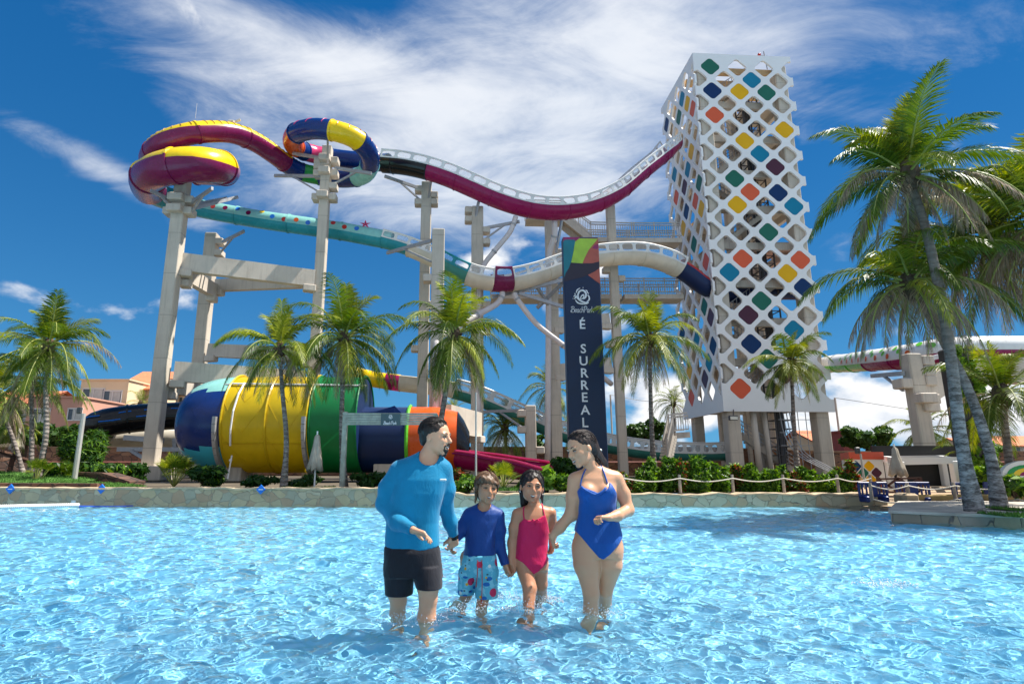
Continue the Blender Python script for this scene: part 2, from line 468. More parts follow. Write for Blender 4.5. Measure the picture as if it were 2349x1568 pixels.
# ------------------------------------------------------------------ slide tower with its pierced white screens
TA, TB, TC = Vector((17.6 * .9545, 42 * .9545, 0)), Vector((25.95 * .9545, 42.5 * .9545, 0)), Vector((17.35 * .9545, 49.8 * .9545, 0))
TS = .9545
def clip_poly(P, s0, s1, z0, z1):
    for ax, lim, sg in ((0, s0, 1), (0, s1, -1), (1, z0, 1), (1, z1, -1)):
        out = []
        for i in range(len(P)):
            a, b = P[i - 1], P[i]
            ia = (a[ax] - lim) * sg >= -1e-9; ib = (b[ax] - lim) * sg >= -1e-9
            if ia != ib:
                t = (lim - a[ax]) / (b[ax] - a[ax]); q = [0, 0]; q[ax] = lim; q[1 - ax] = a[1 - ax] + (b[1 - ax] - a[1 - ax]) * t
                out.append(tuple(q))
            if ib: out.append(b)
        P = out
        if len(P) < 3: return []
    return P
def superdiamond(n, hx, hz, e=1.45):
    out = []
    for k in range(n):
        a = 2 * pi * k / n; c, s = cos(a), sin(a)
        r = (abs(c) ** e + abs(s) ** e) ** (-1 / e)
        out.append((c * r * hx, s * r * hz))
    return out
def rounded_diamond(n, hx, hz, q=.40):
    out = []; r = hx * q; ax, az = hx - r, hz - r
    for k in range(n):
        a = 2 * pi * (k + .0) / n; s = int(((a + pi / 4) % (2 * pi)) / (pi / 2))
        vx, vz = ((ax, 0), (0, az), (-ax, 0), (0, -az))[s]
        out.append((vx + r * cos(a), vz + r * sin(a)))
    return out
def rhomb(n, hx, hz):
    return superdiamond(n, hx, hz, 1.0)
def pierced_screen(name, A, B, s_org, ps, pz, z_org, L, zb, zt, jlo, jhi, irange, out_n, parent, th=.16):
    """white sheet of thickness th from A towards B, pierced by rounded diamonds on a lattice"""
    e = (B - A).normalized(); N = 32
    polys = []
    hx, hz = ps * .342, pz * .336
    hole = rounded_diamond(N, hx, hz); rim = rhomb(N, ps / 2, pz / 2)
    for i in irange:
        for j in range(jlo - 4, jhi + 5):
            if (i + j) % 2: continue
            cx, cz = s_org + i * ps / 2, z_org + j * pz / 2
            if jlo <= j <= jhi:
                for k in range(N):
                    l = (k + 1) % N
                    P = [(cx + rim[k][0], cz + rim[k][1]), (cx + rim[l][0], cz + rim[l][1]), (cx + hole[l][0], cz + hole[l][1]), (cx + hole[k][0], cz + hole[k][1])]
                    P = clip_poly(P, 0, L, zb, zt)
                    if len(P) >= 3: polys.append(P)
            else:
                P = clip_poly([(cx + rim[k][0], cz + rim[k][1]) for k in range(N)], 0, L, zb, zt)
                if len(P) >= 3: polys.append(P)
    idx = {}; pts = []; faces = []; cnt = {}
    def vid(p):
        k = (round(p[0], 3), round(p[1], 3))
        if k not in idx: idx[k] = len(pts); pts.append(k)
        return idx[k]
    for P in polys:
        f = []
        for p in P:
            q = vid(p)
            if not f or f[-1] != q: f.append(q)
        if len(f) > 2 and f[0] == f[-1]: f.pop()
        if len(f) < 3 or len(set(f)) < len(f): continue
        faces.append(tuple(f))
        for a, b in zip(f, f[1:] + f[:1]): cnt[(a, b)] = cnt.get((a, b), 0) + 1
    n = len(pts); mb = MB()
    W = lambda p, o: A + e * p[0] + Vector((0, 0, p[1])) + out_n * o
    vs = [W(p, 0) for p in pts] + [W(p, -th) for p in pts]
    fs = list(faces) + [tuple(i + n for i in reversed(f)) for f in faces]
    for (a, b) in cnt:
        if (b, a) not in cnt: fs.append((a, a + n, b + n, b))
    mb.add(vs, fs)
    o = mb.build(name, SCREENW, parent)
    return o
PANELC = {'g': plain('dark_green_panel', (.014, .13, .085), .4, .2, .06, .8), 't': plain('turquoise_panel', (.002, .19, .31), .4, .2, .05, .8),
          'n': plain('navy_panel', (.001, .03, .11), .4, .2, .05, .8), 'y': plain('yellow_panel', (.74, .39, .006), .4, .2, .05, .8),
          'c': plain('coral_panel', (.68, .11, .045), .4, .2, .05, .8), 'p': plain('plum_panel', (.075, .022, .042), .4, .2, .05, .8)}
def build_tower():
    t = thing('slide_tower', 'tall open concrete slide tower behind pierced white screens with coloured diamond panels', 'tower', ((TA.x + TB.x) / 2, TA.y + 4, .34))
    e1 = (TB - TA).normalized(); n1 = Vector((e1.y, -e1.x, 0))
    e2 = (TC - TA).normalized(); n2 = Vector((-e2.y, e2.x, 0))
    L1 = 8.35 * TS; L2 = 7.75 * TS
    zb = 1.05 + (5.0 - 1.1) * TS; zt = 1.05 + (34.53 - 1.1) * TS
    zo = 1.05 + (0.0 - 1.1) * TS
    pierced_screen('front_screen', TA, TB, 1.4 * TS, 2.28 * TS, 2.22 * TS, zo, L1, zb, zt, 6, 30, range(-3, 9), n1, t)
    pierced_screen('side_screen', TA + n2 * .002, TC, 1.86 * TS, 1.93 * TS, 2.22 * TS, zo, L2, zb, zt, 6, 30, range(-3, 10), n2, t)
    front = [('g', 0, 30), ('t', 3, 29), ('n', 0, 28), ('y', 2, 28), ('g', 4, 28), ('c', 0, 26), ('y', 5, 25), ('y', 2, 24), ('t', 3, 23), ('p', 4, 22), ('g', 1, 21), ('c', 2, 20), ('n', 4, 20), ('y', 1, 19), ('t', 5, 19), ('g', 3, 17), ('c', 1, 15), ('c', 5, 15), ('t', 0, 14), ('y', 4, 14), ('n', 5, 13), ('g', 2, 12), ('p', 1, 11), ('n', 1, 9), ('g', 2, 8), ('p', 3, 7), ('c', 0, 6), ('t', 4, 10)]
    side = [('t', 1, 29), ('y', 0, 28), ('c', -1, 27), ('n', 5, 29), ('g', 2, 28), ('y', 0, 24), ('t', 1, 23), ('t', 4, 24), ('g', -1, 21), ('p', 2, 22), ('c', 4, 22), ('c', 0, 20), ('y', -1, 19), ('n', 2, 20), ('y', 3, 19), ('g', 1, 17), ('c', -1, 15), ('n', -1, 9), ('t', 0, 8), ('p', 1, 7), ('c', 4, 6), ('g', 0, 12), ('p', -1, 11), ('y', 4, 8), ('t', 2, 10), ('n', 5, 11)]
    for lst, A, e, nn, s0, ps in ((front, TA, e1, n1, 1.4 * TS, 2.28 * TS), (side, TA, e2, n2, 1.86 * TS, 1.93 * TS)):
        pz = 2.22 * TS
        for c, i, j in lst:
            if (i + j) % 2: i += 1
            P = rounded_diamond(28, ps * .350, pz * .344)
            O = A + e * (s0 + i * ps / 2) + Vector((0, 0, zo + j * pz / 2))
            mb = MB(); n = len(P)
            vs = [O + e * x + Vector((0, 0, z)) - nn * .03 for x, z in P] + [O + e * x + Vector((0, 0, z)) - nn * .09 for x, z in P]
            mb.add(vs, [tuple(range(n)), tuple(range(2 * n - 1, n - 1, -1))] + [(k, k + n, (k + 1) % n + n, (k + 1) % n) for k in range(n)])
            mb.build('colour_panel', PANELC[c], t)
    # concrete frame inside
    def q(a, b, z): return TA + e1 * a * TS + e2 * b * TS + Vector((0, 0, z))
    rz = atan2(e1.y, e1.x)
    top = zt - .6
    cols = [(.85, .75, .95), (.85, 6.9, .8), (7.55, .75, .95), (7.55, 6.9, .8), (5.0, 4.2, .75), (3.0, 6.9, .6), (5.2, 6.9, .6)]
    for a, b, w in cols:
        mb = MB(); mb.bevbox(q(a, b, (top + .34) / 2), (w * TS, w * TS, top - .34), .06, rz)
        mb.build('column', CONC, t)
    k = 0; z = 5.4
    while z < top - 1:
        mb = MB()
        # ring of beams with an open well in the middle, and a floor on every second level
        for a, b, la, lb in ((4.2, .95, 7.4, .3), (4.2, 6.9, 7.4, .35), (.85, 3.8, .35, 6.4), (7.55, 3.8, .35, 6.4)):
            mb.box(q(a, b, z), (la * TS, lb * TS, .55), rz)
        mb.build('floor_beam', CONC2, t)
        mb = MB()
        mb.box(q(6.2, 2.6, z + .33), (2.3, 3.2, .14), rz); mb.box(q(2.2, 5.9, z + .33), (2.6, 1.6, .14), rz)
        mb.build('landing', CONC2, t)
        # stair flight up to the next level
        mb = MB(); mr = MB(); h = 2.75
        sg = 1 if k % 2 == 0 else -1
        a0, a1 = (1.6, 5.6) if sg > 0 else (5.6, 1.6); b = 2.0 if sg > 0 else 3.4
        for i in range(14):
            u = (i + .5) / 14; mb.box(q(a0 + (a1 - a0) * u, b, z + .35 + h * u), (.33, 1.1, .16), rz)
        mb.bar(q(a0, b - .55, z + .2), q(a1, b - .55, z + .2 + h), .08, .32); mb.bar(q(a0, b + .55, z + .2), q(a1, b + .55, z + .2 + h), .08, .32)
        for bb in (b - .55, b + .55):
            for hh in (.55, 1.05): mr.bar(q(a0, bb, z + .35 + hh), q(a1, bb, z + .35 + h + hh), .05)
            for i in range(15):
                u = i / 14; mr.bar(q(a0 + (a1 - a0) * u, bb, z + .35 + h * u), q(a0 + (a1 - a0) * u, bb, z + 1.4 + h * u), .035)
        mb.build('stair_flight', CONC2, t); mr.build('stair_railing', STEEL, t)
        z += 2.95; k += 1
    # lift shaft: a dark steel truss with a hose bundle, down to the ground
    mb = MB()
    for a in (4.6, 5.9):
        for b in (1.5, 2.7): mb.bar(q(a, b, .34), q(a, b, top), .09)
    z = .6
    while z < top:
        for (a, b, c, d) in ((4.6, 1.5, 5.9, 1.5), (4.6, 2.7, 5.9, 2.7), (4.6, 1.5, 4.6, 2.7), (5.9, 1.5, 5.9, 2.7)):
            mb.bar(q(a, b, z), q(c, d, z), .06)
        z += .62
    for i, (a, b) in enumerate(((5.0, 1.8), (5.3, 2.1), (5.1, 2.3))): mb.tube([q(a, b, .6), q(a + .1, b, 8), q(a, b, 20), q(a, b, top)], .13, 6)
    mb.build('lift_truss', DARKSTEEL, t)
    # curved hose guides swinging out at the foot
    mb = MB()
    for i in range(4):
        o = .25 * i
        mb.tube(spline([q(4.8 + o, 1.2, 5.0), q(4.85 + o, .9, 3.2), q(5.2 + o, .2, 1.9), q(6.1 + o, -.6, 1.1), q(7.2 + o * .5, -1.0, .5)], 5), .035, 5)
    for zz in (4.3, 3.4, 2.5): mb.bar(q(4.5, .9, zz), q(6.9, .9, zz), .04)
    for a in (6.0, 6.6): mb.bar(q(a, .9, .4), q(a, .9, 4.9), .04)
    mb.build('hose_guide', STEEL, t)
    # slanting stair at the foot, behind the front columns
    mb = MB(); mr = MB()
    for i in range(16):
        u = i / 15; mb.box(q(2.0 + 4.6 * u, 3.0, 3.6 - 3.0 * u), (.36, 1.2, .18), rz)
    mb.bar(q(2.0, 2.4, 3.45), q(6.6, 2.4, .45), .1, .4)
    for hh in (.35, .65, .95): mr.bar(q(2.0, 2.35, 3.6 + hh), q(6.6, 2.35, .6 + hh), .05)
    for i in range(12):
        u = i / 11; mr.bar(q(2.0 + 4.6 * u, 2.35, 3.5 - 3.0 * u), q(2.0 + 4.6 * u, 2.35, 4.6 - 3.0 * u), .05)
    mb.build('stair_flight', CONC2, t); mr.build('stair_railing', STEEL, t)
    for a, b, w in ((2.55, .6, .42), (3.55, .9, .34)):
        mb = MB(); mb.tube([q(a, b, .34), q(a - .1, b, zb + .1)], w / 2, 12); mb.build('round_post', CONC2, t, smooth=True)
    # roof slab with sunlit wooden soffit glimpsed through the top row
    mb = MB()
    for b in (1.0, 2.6, 4.2, 5.8): mb.box(q(4.2, b, top - .3), (7.4, .35, .5), rz)
    mb.build('roof_beam', plain('warm_roof_timber', (.55, .36, .18), .7, .3, .15, 2), t)
    mb = MB(); mb.tube([q(7.0, 1.2, zt - .3), q(6.85, 1.2, zt + 1.35)], .045, 6); mb.tube([q(6.92, 1.2, zt + .9), q(6.45, 1.2, zt + 1.0)], .025, 5); mb.tube([q(7.05, 1.2, zt), q(7.1, 1.2, zt + 1.0)], .02, 5)
    mb.build('lightning_mast', STEEL, t)
    mb = MB(); mb.ball(q(6.42, 1.2, zt + 1.02), .13, 8); mb.build('beacon', G['red'], t, smooth=True)
    return t, q, rz
TOWER, TQ, TRZ = build_tower()
def build_floodlight():
    p = at(1682, 958, 42 * TS - .35)
    t = thing('flood_light', 'square floodlight fixed to the front left column under the tower screen', 'floodlight', p)
    mb = MB(); mb.bevbox(p, (.62, .25, .34), .05); mb.build('lamp_housing', DARKSTEEL, t)
    mb = MB(); mb.box(p + Vector((0, -.13, -.02)), (.5, .02, .22)); mb.build('lens', plain('lamp_lens', (.75, .72, .6), .2), t)
    mb = MB(); mb.bar(p + Vector((0, 0, .1)), p + Vector((.2, .3, .6)), .05); mb.build('bracket', DARKSTEEL, t)
build_floodlight()
# ------------------------------------------------------------------ water slides
UPZ = Vector((0, 0, 1))
class Path:
    def __init__(s, P, n=10):
        """P: picture points (x, y, Y); smooth curve through them"""
        s.ctrl = [at(*p) if len(p) == 3 else Vector(p[:3]) for p in P]
        s.p = spline(s.ctrl, n); s.n = n
        s.L = [0.0]
        for a, b in zip(s.p, s.p[1:]): s.L.append(s.L[-1] + (b - a).length)
    def cl(s, i): return s.L[int(round(i * s.n))]           # length at control point i
    def frame(s, d):
        L = s.L; d = min(max(d, 0), L[-1] - 1e-5)
        lo, hi = 0, len(L) - 1
        while hi - lo > 1:
            m = (lo + hi) // 2
            if L[m] <= d: lo = m
            else: hi = m
        t = (d - L[lo]) / (L[hi] - L[lo])
        p = s.p[lo].lerp(s.p[hi], t)
        a = s.p[max(lo - 1, 0)]; b = s.p[min(hi + 1, len(L) - 1)]
        T0 = (s.p[hi] - a); T1 = (b - s.p[lo]); T = (T0.normalized().lerp(T1.normalized(), t)).normalized()
        side = T.cross(UPZ).normalized(); up = side.cross(T)
        return p, T, side, up
def ring_pt(fr, r, phi):
    p, T, S, U = fr
    return p - U * (cos(phi) * r) + S * (sin(phi) * r)
def tube_section(name, path, d0, d1, r, mats, parent, top_half=radians(50), tilt=0.0, n=26, flange=True, ribs=None, step=.4):
    """closed tube, lower colour mats[0], upper band mats[1] of half angle top_half centred at pi + tilt"""
    mb = MB(); m = max(2, int((d1 - d0) / step) + 1)
    for i in range(m):
        fr = path.frame(d0 + (d1 - d0) * i / (m - 1))
        for k in range(n): mb.v.append(tuple(ring_pt(fr, r, 2 * pi * (k + .5) / n)))
    for i in range(m - 1):
        for k in range(n):
            l = (k + 1) % n; a = 2 * pi * (k + 1) / n
            d = abs((a - pi - tilt + pi) % (2 * pi) - pi)
            mb.f.append((i * n + k, i * n + l, i * n + n + l, i * n + n + k)); mb.mi.append(1 if d < top_half else 0)
    o = mb.build(name, [mats[0], mats[-1]], parent, smooth=True)
    if flange:
        mb = MB()
        for d in (d0 + .05,):
            for w, rr in ((-.05, r * 1.005), (-.05, r * 1.065), (.05, r * 1.065), (.05, r * 1.005)):
                fr = path.frame(d + w)
                for k in range(n): mb.v.append(tuple(ring_pt(fr, rr, 2 * pi * (k + .5) / n)))
            for i in range(3):
                for k in range(n):
                    l = (k + 1) % n; a = 2 * pi * (k + 1) / n
                    dd = abs((a - pi - tilt + pi) % (2 * pi) - pi)
                    mb.f.append((i * n + k, i * n + l, i * n + n + l, i * n + n + k)); mb.mi.append(1 if dd < top_half else 0)
        mb.build('flange', [mats[0], mats[-1]], o)
    if ribs:
        rm, gap = ribs; d = d0 + gap * .7
        while d < d1 - .15:
            mb = MB()
            for sgn in (0,):
                pts = [ring_pt(path.frame(d), r * 1.008, pi + tilt + a * top_half) for a in np.linspace(-.82, .82, 11)]
                mb.tube(pts, .022, 4)
            d += gap; mb.build('rib_line', rm, o)
    return o
def flume_section(name, path, d0, d1, r, wall, mats, parent, pitch=1.05, win=True, half=radians(82), n=16, rim=True, depth=1.0, sides=(-1, 1)):
    """open flume: rounded bottom mats[0], upright side walls mats[1] pierced by windows mats[2]"""
    mb = MB(); m = max(2, int((d1 - d0) / .35) + 1); th = .05
    for i in range(m):
        p, T, S, U = path.frame(d0 + (d1 - d0) * i / (m - 1))
        for rr in (r, r - th):
            for k in range(n + 1):
                a = -half + 2 * half * k / n
                mb.v.append(tuple(p - U * (cos(a) * rr * depth) + S * (sin(a) * rr)))
    N2 = 2 * (n + 1)
    for i in range(m - 1):
        for k in range(n):
            a = i * N2 + k; b = a + N2
            mb.f.append((a, a + 1, b + 1, b)); mb.f.append((a + n + 1, b + n + 1, b + n + 2, a + n + 2))
        for k in (0, n):
            a = i * N2 + k; b = a + N2; mb.f.append((a, b, b + n + 1, a + n + 1))
    mb.mi = [0] * len(mb.f)
    o = mb.build(name, mats[0], parent, smooth=True, auto=50)
    # seams
    d = d0 + .02
    while d < d1:
        mb = MB(); fr = path.frame(d); p, T, S, U = fr
        pts = [p - U * (cos(a) * r * 1.012 * depth) + S * (sin(a) * r * 1.012) for a in np.linspace(-half, half, 15)]
        mb.tube(pts, .035, 4); d += 2.6; mb.build('seam', mats[0], o)
    if wall <= 0: return o
    z0 = -cos(half) * r * depth; xs = sin(half) * r
    def W(d, h, sg, off):
        p, T, S, U = path.frame(d)
        return p + U * (z0 + h * wall) + S * (sg * (xs + .02 + off + h * .05))
    nw = max(1, int(round((d1 - d0) / pitch))); pw = (d1 - d0) / nw; N = 24
    for sg in sides:
        mw = MB(); mg = MB()
        for w in range(nw):
            a0 = d0 + w * pw; a1 = a0 + pw; am = (a0 + a1) / 2
            rect = []; hole = []
            for k in range(N):
                a = 2 * pi * (k + .5) / N; c, s_ = cos(a), sin(a)
                q = max(abs(c), abs(s_)); rect.append((c / q, s_ / q))
                rr = (abs(c) ** 4.5 + abs(s_) ** 4.5) ** (-1 / 4.5); hole.append((c * rr * .80, s_ * rr * .70))
            for kk in range(4):   # snap the rectangle's nearest points to its corners
                ca, cbb = ((1, 1), (-1, 1), (-1, -1), (1, -1))[kk]
                j = min(range(N), key=lambda i: (rect[i][0] - ca) ** 2 + (rect[i][1] - cbb) ** 2); rect[j] = (ca, cbb)
            base = len(mw.v)
            for off in (0, -.05):
                for (u, v) in rect + hole: mw.v.append(tuple(W(am + u * pw / 2, .5 + v * .5, sg, off)))
            if win:
                for k in range(N):
                    l = (k + 1) % N
                    mw.f.append((base + k, base + l, base + N + l, base + N + k))
                    mw.f.append((base + 2 * N + k, base + 3 * N + k, base + 3 * N + l, base + 2 * N + l))
                    mw.f.append((base + N + k, base + N + l, base + 3 * N + l, base + 3 * N + k))
                gb = len(mg.v)
                for (u, v) in hole: mg.v.append(tuple(W(am + u * pw / 2 * 1.02, .5 + v * .51, sg, -.025)))
                mg.f.append(tuple(range(gb, gb + N)))
            else:
                mw.f.append(tuple(base + k for k in range(N))); mw.f.append(tuple(base + 2 * N + k for k in reversed(range(N))))
        # top rail
        pts = [W(d0 + (d1 - d0) * i / (m - 1), 1.0, sg, -.02) for i in range(m)]
        mw.tube(pts, .05, 5)
        mw.mi = [0] * len(mw.f); mg.mi = [0] * len(mg.f)
        ww = mw.build('window_wall', mats[1], parent)
        if win: mg.build('clear_pane', CLEAR, ww)
    return o
def arm(parent, a, b, c=None, w=.13, mat=None):
    """steel bracket: level arm a-b with a knee brace from c to a point two thirds along"""
    mb = MB(); A = at(*a); B = at(*b); mb.bar(A, B, w, w * 1.5)
    if c is not None: mb.bar(at(*c), A.lerp(B, .62), w * .8)
    return mb.build('steel_arm', mat or STEEL, parent)
ZS = .97
def build_big_slide():
    t = thing('raft_slide', 'long multicoloured raft slide looping from the tower over the concrete columns', 'water slide', at(1160, 480, 36))
    P = [(1542, 322, 41.5), (1534, 331, 41.1), (1520, 345, 40.6), (1470, 385, 39.4), (1415, 432, 38.4), (1350, 463, 37.6), (1280, 474, 37), (1215, 469, 36.6), (1150, 450, 36.3), (1090, 424, 36.2), (1035, 400, 36.2),
         (985, 383, 36.3), (930, 371, 36.5), (880, 366, 36.7)]
    p = Path([(x, y + 4, Y) for x, y, Y in P])
    # the white windowed side wall stands on the moulded bottom
    def FL(i0, i1, r, w, mats, nm='flume_section', **k): return flume_section(nm, p, p.cl(i0), p.cl(i1), r, w, mats, t, **k)
    FL(0, 11, .80, .56, [G['magenta'], G['white']])
    FL(11, 13, .80, .56, [G['black'], G['white']])
    # ring round the middle column
    R = [(890, 374, 36.9), (860, 372, 37.3), (815, 368, 37.4), (765, 362, 37.4), (712, 352, 36.8), (674, 334, 35.0), (678, 308, 33.1), (716, 296, 31.9), (765, 300, 31.5), (812, 316, 31.9), (842, 345, 33.0),
         (848, 378, 34.6), (832, 402, 36.0), (790, 410, 37.0), (735, 404, 37.4), (690, 394, 37.0), (660, 378, 36.0), (625, 352, 34.6), (585, 326, 33.4), (535, 306, 32.0), (485, 302, 30.9), (430, 308, 30.1), (375, 328, 30.2), (346, 358, 31.6),
         (352, 380, 33.6), (395, 395, 35.1), (450, 394, 35.4), (500, 396, 34.6), (518, 392, 33.2), (506, 384, 31.2), (470, 378, 29.8), (425, 378, 29.3), (375, 387, 29.6), (342, 404, 31.0), (338, 424, 32.8), (352, 442, 34.4), (392, 458, 35.6), (450, 476, 36.0),
         (520, 490, 36.0), (600, 504, 36.0), (690, 517, 36.0), (780, 530, 36.0), (860, 545, 36.0), (900, 552, 36.0)]
    q = Path(R); r = .62
    def TU(i0, i1, m, th=50, tilt=0, rr=r, ribs=None, **k):
        d0, d1 = q.cl(i0), q.cl(i1); n = max(1, int(round((d1 - d0) / 3.4)))
        for s in range(n):
            tube_section('tube_section', q, d0 + (d1 - d0) * s / n, d0 + (d1 - d0) * (s + 1) / n, rr, m, t, radians(th), radians(tilt), ribs=ribs, **k)
    darkrib = plain('dark_rib', (.25, .12, .02), .5); yrib = G['yellow']
    TU(0, 3.4, [G['navy'], G['navy']], tilt=-30, ribs=(yrib, .8)); TU(3.4, 4.3, [G['pink'], G['pink']], ribs=(yrib, .5))
    TU(4.3, 4.8, [G['navy'], G['navy']], ribs=(G['white'], .5)); TU(4.8, 6.1, [G['orange'], G['orange']])
    TU(6.1, 7.9, [G['navy'], G['navy']], tilt=-35, ribs=(G['pink'], 1.0)); TU(7.9, 9.3, [G['yellow'], G['yellow']], tilt=-35, ribs=(G['red'], .55))
    TU(9.3, 11.0, [G['navy'], G['navy']], tilt=-35, ribs=(G['orange'], .6)); TU(11.0, 12.4, [G['mint'], G['mint']])
    TU(12.4, 14.0, [G['navy'], G['navy']]); TU(14.0, 14.9, [G['green'], G['green']], ribs=(G['mint'], .4)); TU(14.9, 16.2, [G['navy'], G['navy']], ribs=(G['turq'], .3))
    TU(16.2, 22.6, [G['purple'], G['yellow']], 36, 36, ribs=(darkrib, .42)); TU(22.6, 26.0, [G['purple'], G['yellow']], 44, 10); TU(26.0, 29.0, [G['purple'], G['yellow']], 50, rr=.84)
    TU(29.0, 31.4, [G['purple'], G['yellow']], 54, 33, rr=.96); TU(31.4, 34.6, [G['purple'], G['yellow']], 40, 34, rr=.96)
    TU(34.6, 36.6, [G['teal'], G['teal']], rr=.75)
    TU(36.6, 43, [G['teal'], G['mint']], 56, -48, rr=.60)
    # coloured dots along the turquoise run
    cols = [G['bluemark'], G['purple'], G['bluemark'], G['orange'], G['red'], G['orange'], G['red'], G['orange'], G['yellow'], G['orange']]
    d = q.cl(36.9); i = 0; rr = random.Random(3)
    while d < q.cl(41.8):
        mb = MB()
        fr = q.frame(d); ph = pi - radians(rr.choice((86, 72, 60, 48, 78)))
        c = ring_pt(fr, .612, ph); nrm = (c - fr[0]).normalized(); tt = fr[1]; bb = nrm.cross(tt); R0 = .16
        ring = [c + tt * cos(a) * R0 + bb * sin(a) * R0 for a in np.linspace(0, 2 * pi, 14)[:-1]]
        mb.add([v + nrm * .0 for v in ring] + [v - nrm * .05 for v in ring], [tuple(range(13))] + [(k, (k + 1) % 13, (k + 1) % 13 + 13, k + 13) for k in range(13)])
        mb.build('dot', cols[min(9, max(0, int(i / 3) if i % 2 else (i * 3) % 10))], t); d += .8; i += 1
    mb = MB(); c = at(838, 514, 35.6)
    for a in range(5):
        an = 2 * pi * a / 5 + .3; a2 = an + .5; a3 = an - .5
        mb.add([c + Vector((0, -.1, 0)), c + Vector((cos(an) * .4, 0, sin(an) * .3)), c + Vector((cos(a2) * .15, 0, sin(a2) * .12)), c + Vector((cos(a3) * .15, 0, sin(a3) * .12)), c + Vector((0, .1, 0))], [(0, 3, 1), (0, 1, 2), (4, 1, 3), (4, 2, 1)])
    mb.build('starfish_ornament', G['pink'], t)
    # lower open flume back to the tower
    P2 = [(880, 548, 36), (930, 562, 35.9), (985, 584, 35.8), (1035, 610, 35.8), (1085, 632, 35.8), (1130, 641, 35.9), (1170, 641, 36.2), (1225, 628, 36.7), (1290, 605, 37.4), (1350, 590, 38), (1410, 583, 38.6), (1470, 584, 39.2), (1530, 600, 39.8), (1575, 625, 40.3), (1615, 655, 41), (1660, 672, 42.0), (1720, 675, 42.6), (1780, 668, 43.2), (1840, 668, 43.6)]
    w = Path(P2)
    def F2(i0, i1, r, wl, m, **k): return flume_section('flume_section', w, w.cl(i0), w.cl(i1), r, wl, m, t, **k)
    F2(0, 1.2, .62, .5, [G['teal'], G['white']]); F2(1.2, 2.4, .68, .5, [G['cream'], G['white']])
    F2(2.4, 3.8, .70, .55, [G['sea'], G['teal']]); F2(3.8, 5, .76, .58, [G['cream'], G['white']])
    F2(5, 6, .80, .70, [G['purple'], G['purple']]); F2(6, 12.6, .80, .66, [G['cream'], G['white']])
    tube_section('tube_section', w, w.cl(12.6), w.cl(14.4), .70, [G['bdark'], G['red']], t, radians(75))
    tube_section('tube_section', w, w.cl(14.4), w.cl(18), .68, [G['bdark'], G['red']], t, radians(60))
    # small pale hatch domes on the upper loop
    for x, y, Y in ((532, 282, 31.8),):
        mb = MB(); c = at(x, y, Y); mb.bevbox(c, (.4, .4, .2), .06); mb.bar(c, c + Vector((.5, 0, .22)), .1); mb.build('access_hatch', G['cream'], t)
    mb = MB(); c = at(448, 272, 31); mb.tube([c, c + Vector((0, 0, 1.0))], .015, 4); mb.build('lightning_rod', STEEL, t)
    return t
BIG = build_big_slide()
def build_teal_slide():
    t = thing('body_slide', 'low sea green slide with milky windows sloping down behind the banner', 'water slide', at(1300, 1000, 42))
    P = [(780, 850, 40), (850, 868, 40), (900, 876, 40), (950, 882, 40), (1040, 894, 40.5), (1110, 916, 41), (1200, 955, 41.5), (1290, 992, 42), (1400, 1020, 42.5), (1500, 1034, 43), (1600, 1038, 43.5), (1680, 1036, 43.8)]
    p = Path(P)
    tube_section('tube_section', p, p.cl(0), p.cl(1.7), .55, [G['yellow'], G['yellow']], t, radians(60), ribs=(plain('dark_rib', (.25, .12, .02)), .35))
    tube_section('tube_section', p, p.cl(1.7), p.cl(2.4), .58, [G['magenta'], G['yellow']], t, radians(40))
    flume_section('flume_section', p, p.cl(2.4), p.cl(4.0), .58, .5, [G['cream'], G['cream']], t, win=False)
    flume_section('flume_section', p, p.cl(4.0), p.cl(11), .62, .78, [G['sea'], G['white']], t, pitch=1.35)
    return t
build_teal_slide()
def build_black_slide():
    t = thing('tube_slide', 'black enclosed tube slide with blue dashes left of the big funnel', 'water slide', at(300, 960, 36))
    p = Path([(640, 940, 38), (540, 945, 37.5), (430, 952, 37), (350, 956, 36.4), (285, 962, 35.8), (232, 972, 35.2), (218, 986, 36), (250, 994, 37.6), (330, 1000, 39), (430, 1008, 39.6), (560, 1010, 40)])
    tube_section('tube_section', p, p.cl(0), p.cl(3.8), .85, [G['black'], G['black']], t); tube_section('tube_section', p, p.cl(3.8), p.cl(6.6), .85, [G['black'], G['black']], t)
    tube_section('white_tube_section', p, p.cl(6.6), p.cl(9.0), .80, [G['cream'], G['white']], t); tube_section('tube_section', p, p.cl(9.0), p.cl(10), .8, [G['black'], G['black']], t)
    for m, i0, i1, ph, g in ((G['bluemark'], .4, 5.4, 62, 1.5), (G['bluemark'], 3.0, 5.6, 88, 1.8), (G['lime'], 6.9, 9.6, -52, 1.5)):
        mb = MB(); d = p.cl(i0)
        while d < p.cl(i1):
            pts = [ring_pt(p.frame(d + s * .8), .862 if i0 < 6 else .815, pi + radians(ph)) for s in np.linspace(0, 1, 5)]
            pts = [ring_pt(p.frame(d + s * .8), .862 if i0 < 6 else .815, pi - radians(ph)) for s in np.linspace(0, 1, 5)] if i0 > 6 else pts
            mb.tube(pts, .035, 4); d += g
        mb.build('dash_mark', m, t)
    mb = MB(); mb.bar(at(285, 1003, 35.6), at(375, 1010, 35.6), .22, .3); mb.bar(at(270, 1030, 35.6), at(420, 1030, 35.6), .2, .25)
    mb.bar(at(330, 1006, 35.6), at(360, 1028, 35.6), .14); mb.bar(at(300, 1032, 35.6), at(352, 1064, 34), .16)
    for x in (402, 415): mb.bar(at(x, 1005, 36.5), at(x, 1080, 36.5), .25)
    mb.build('support_frame', STEEL, t)
build_black_slide()
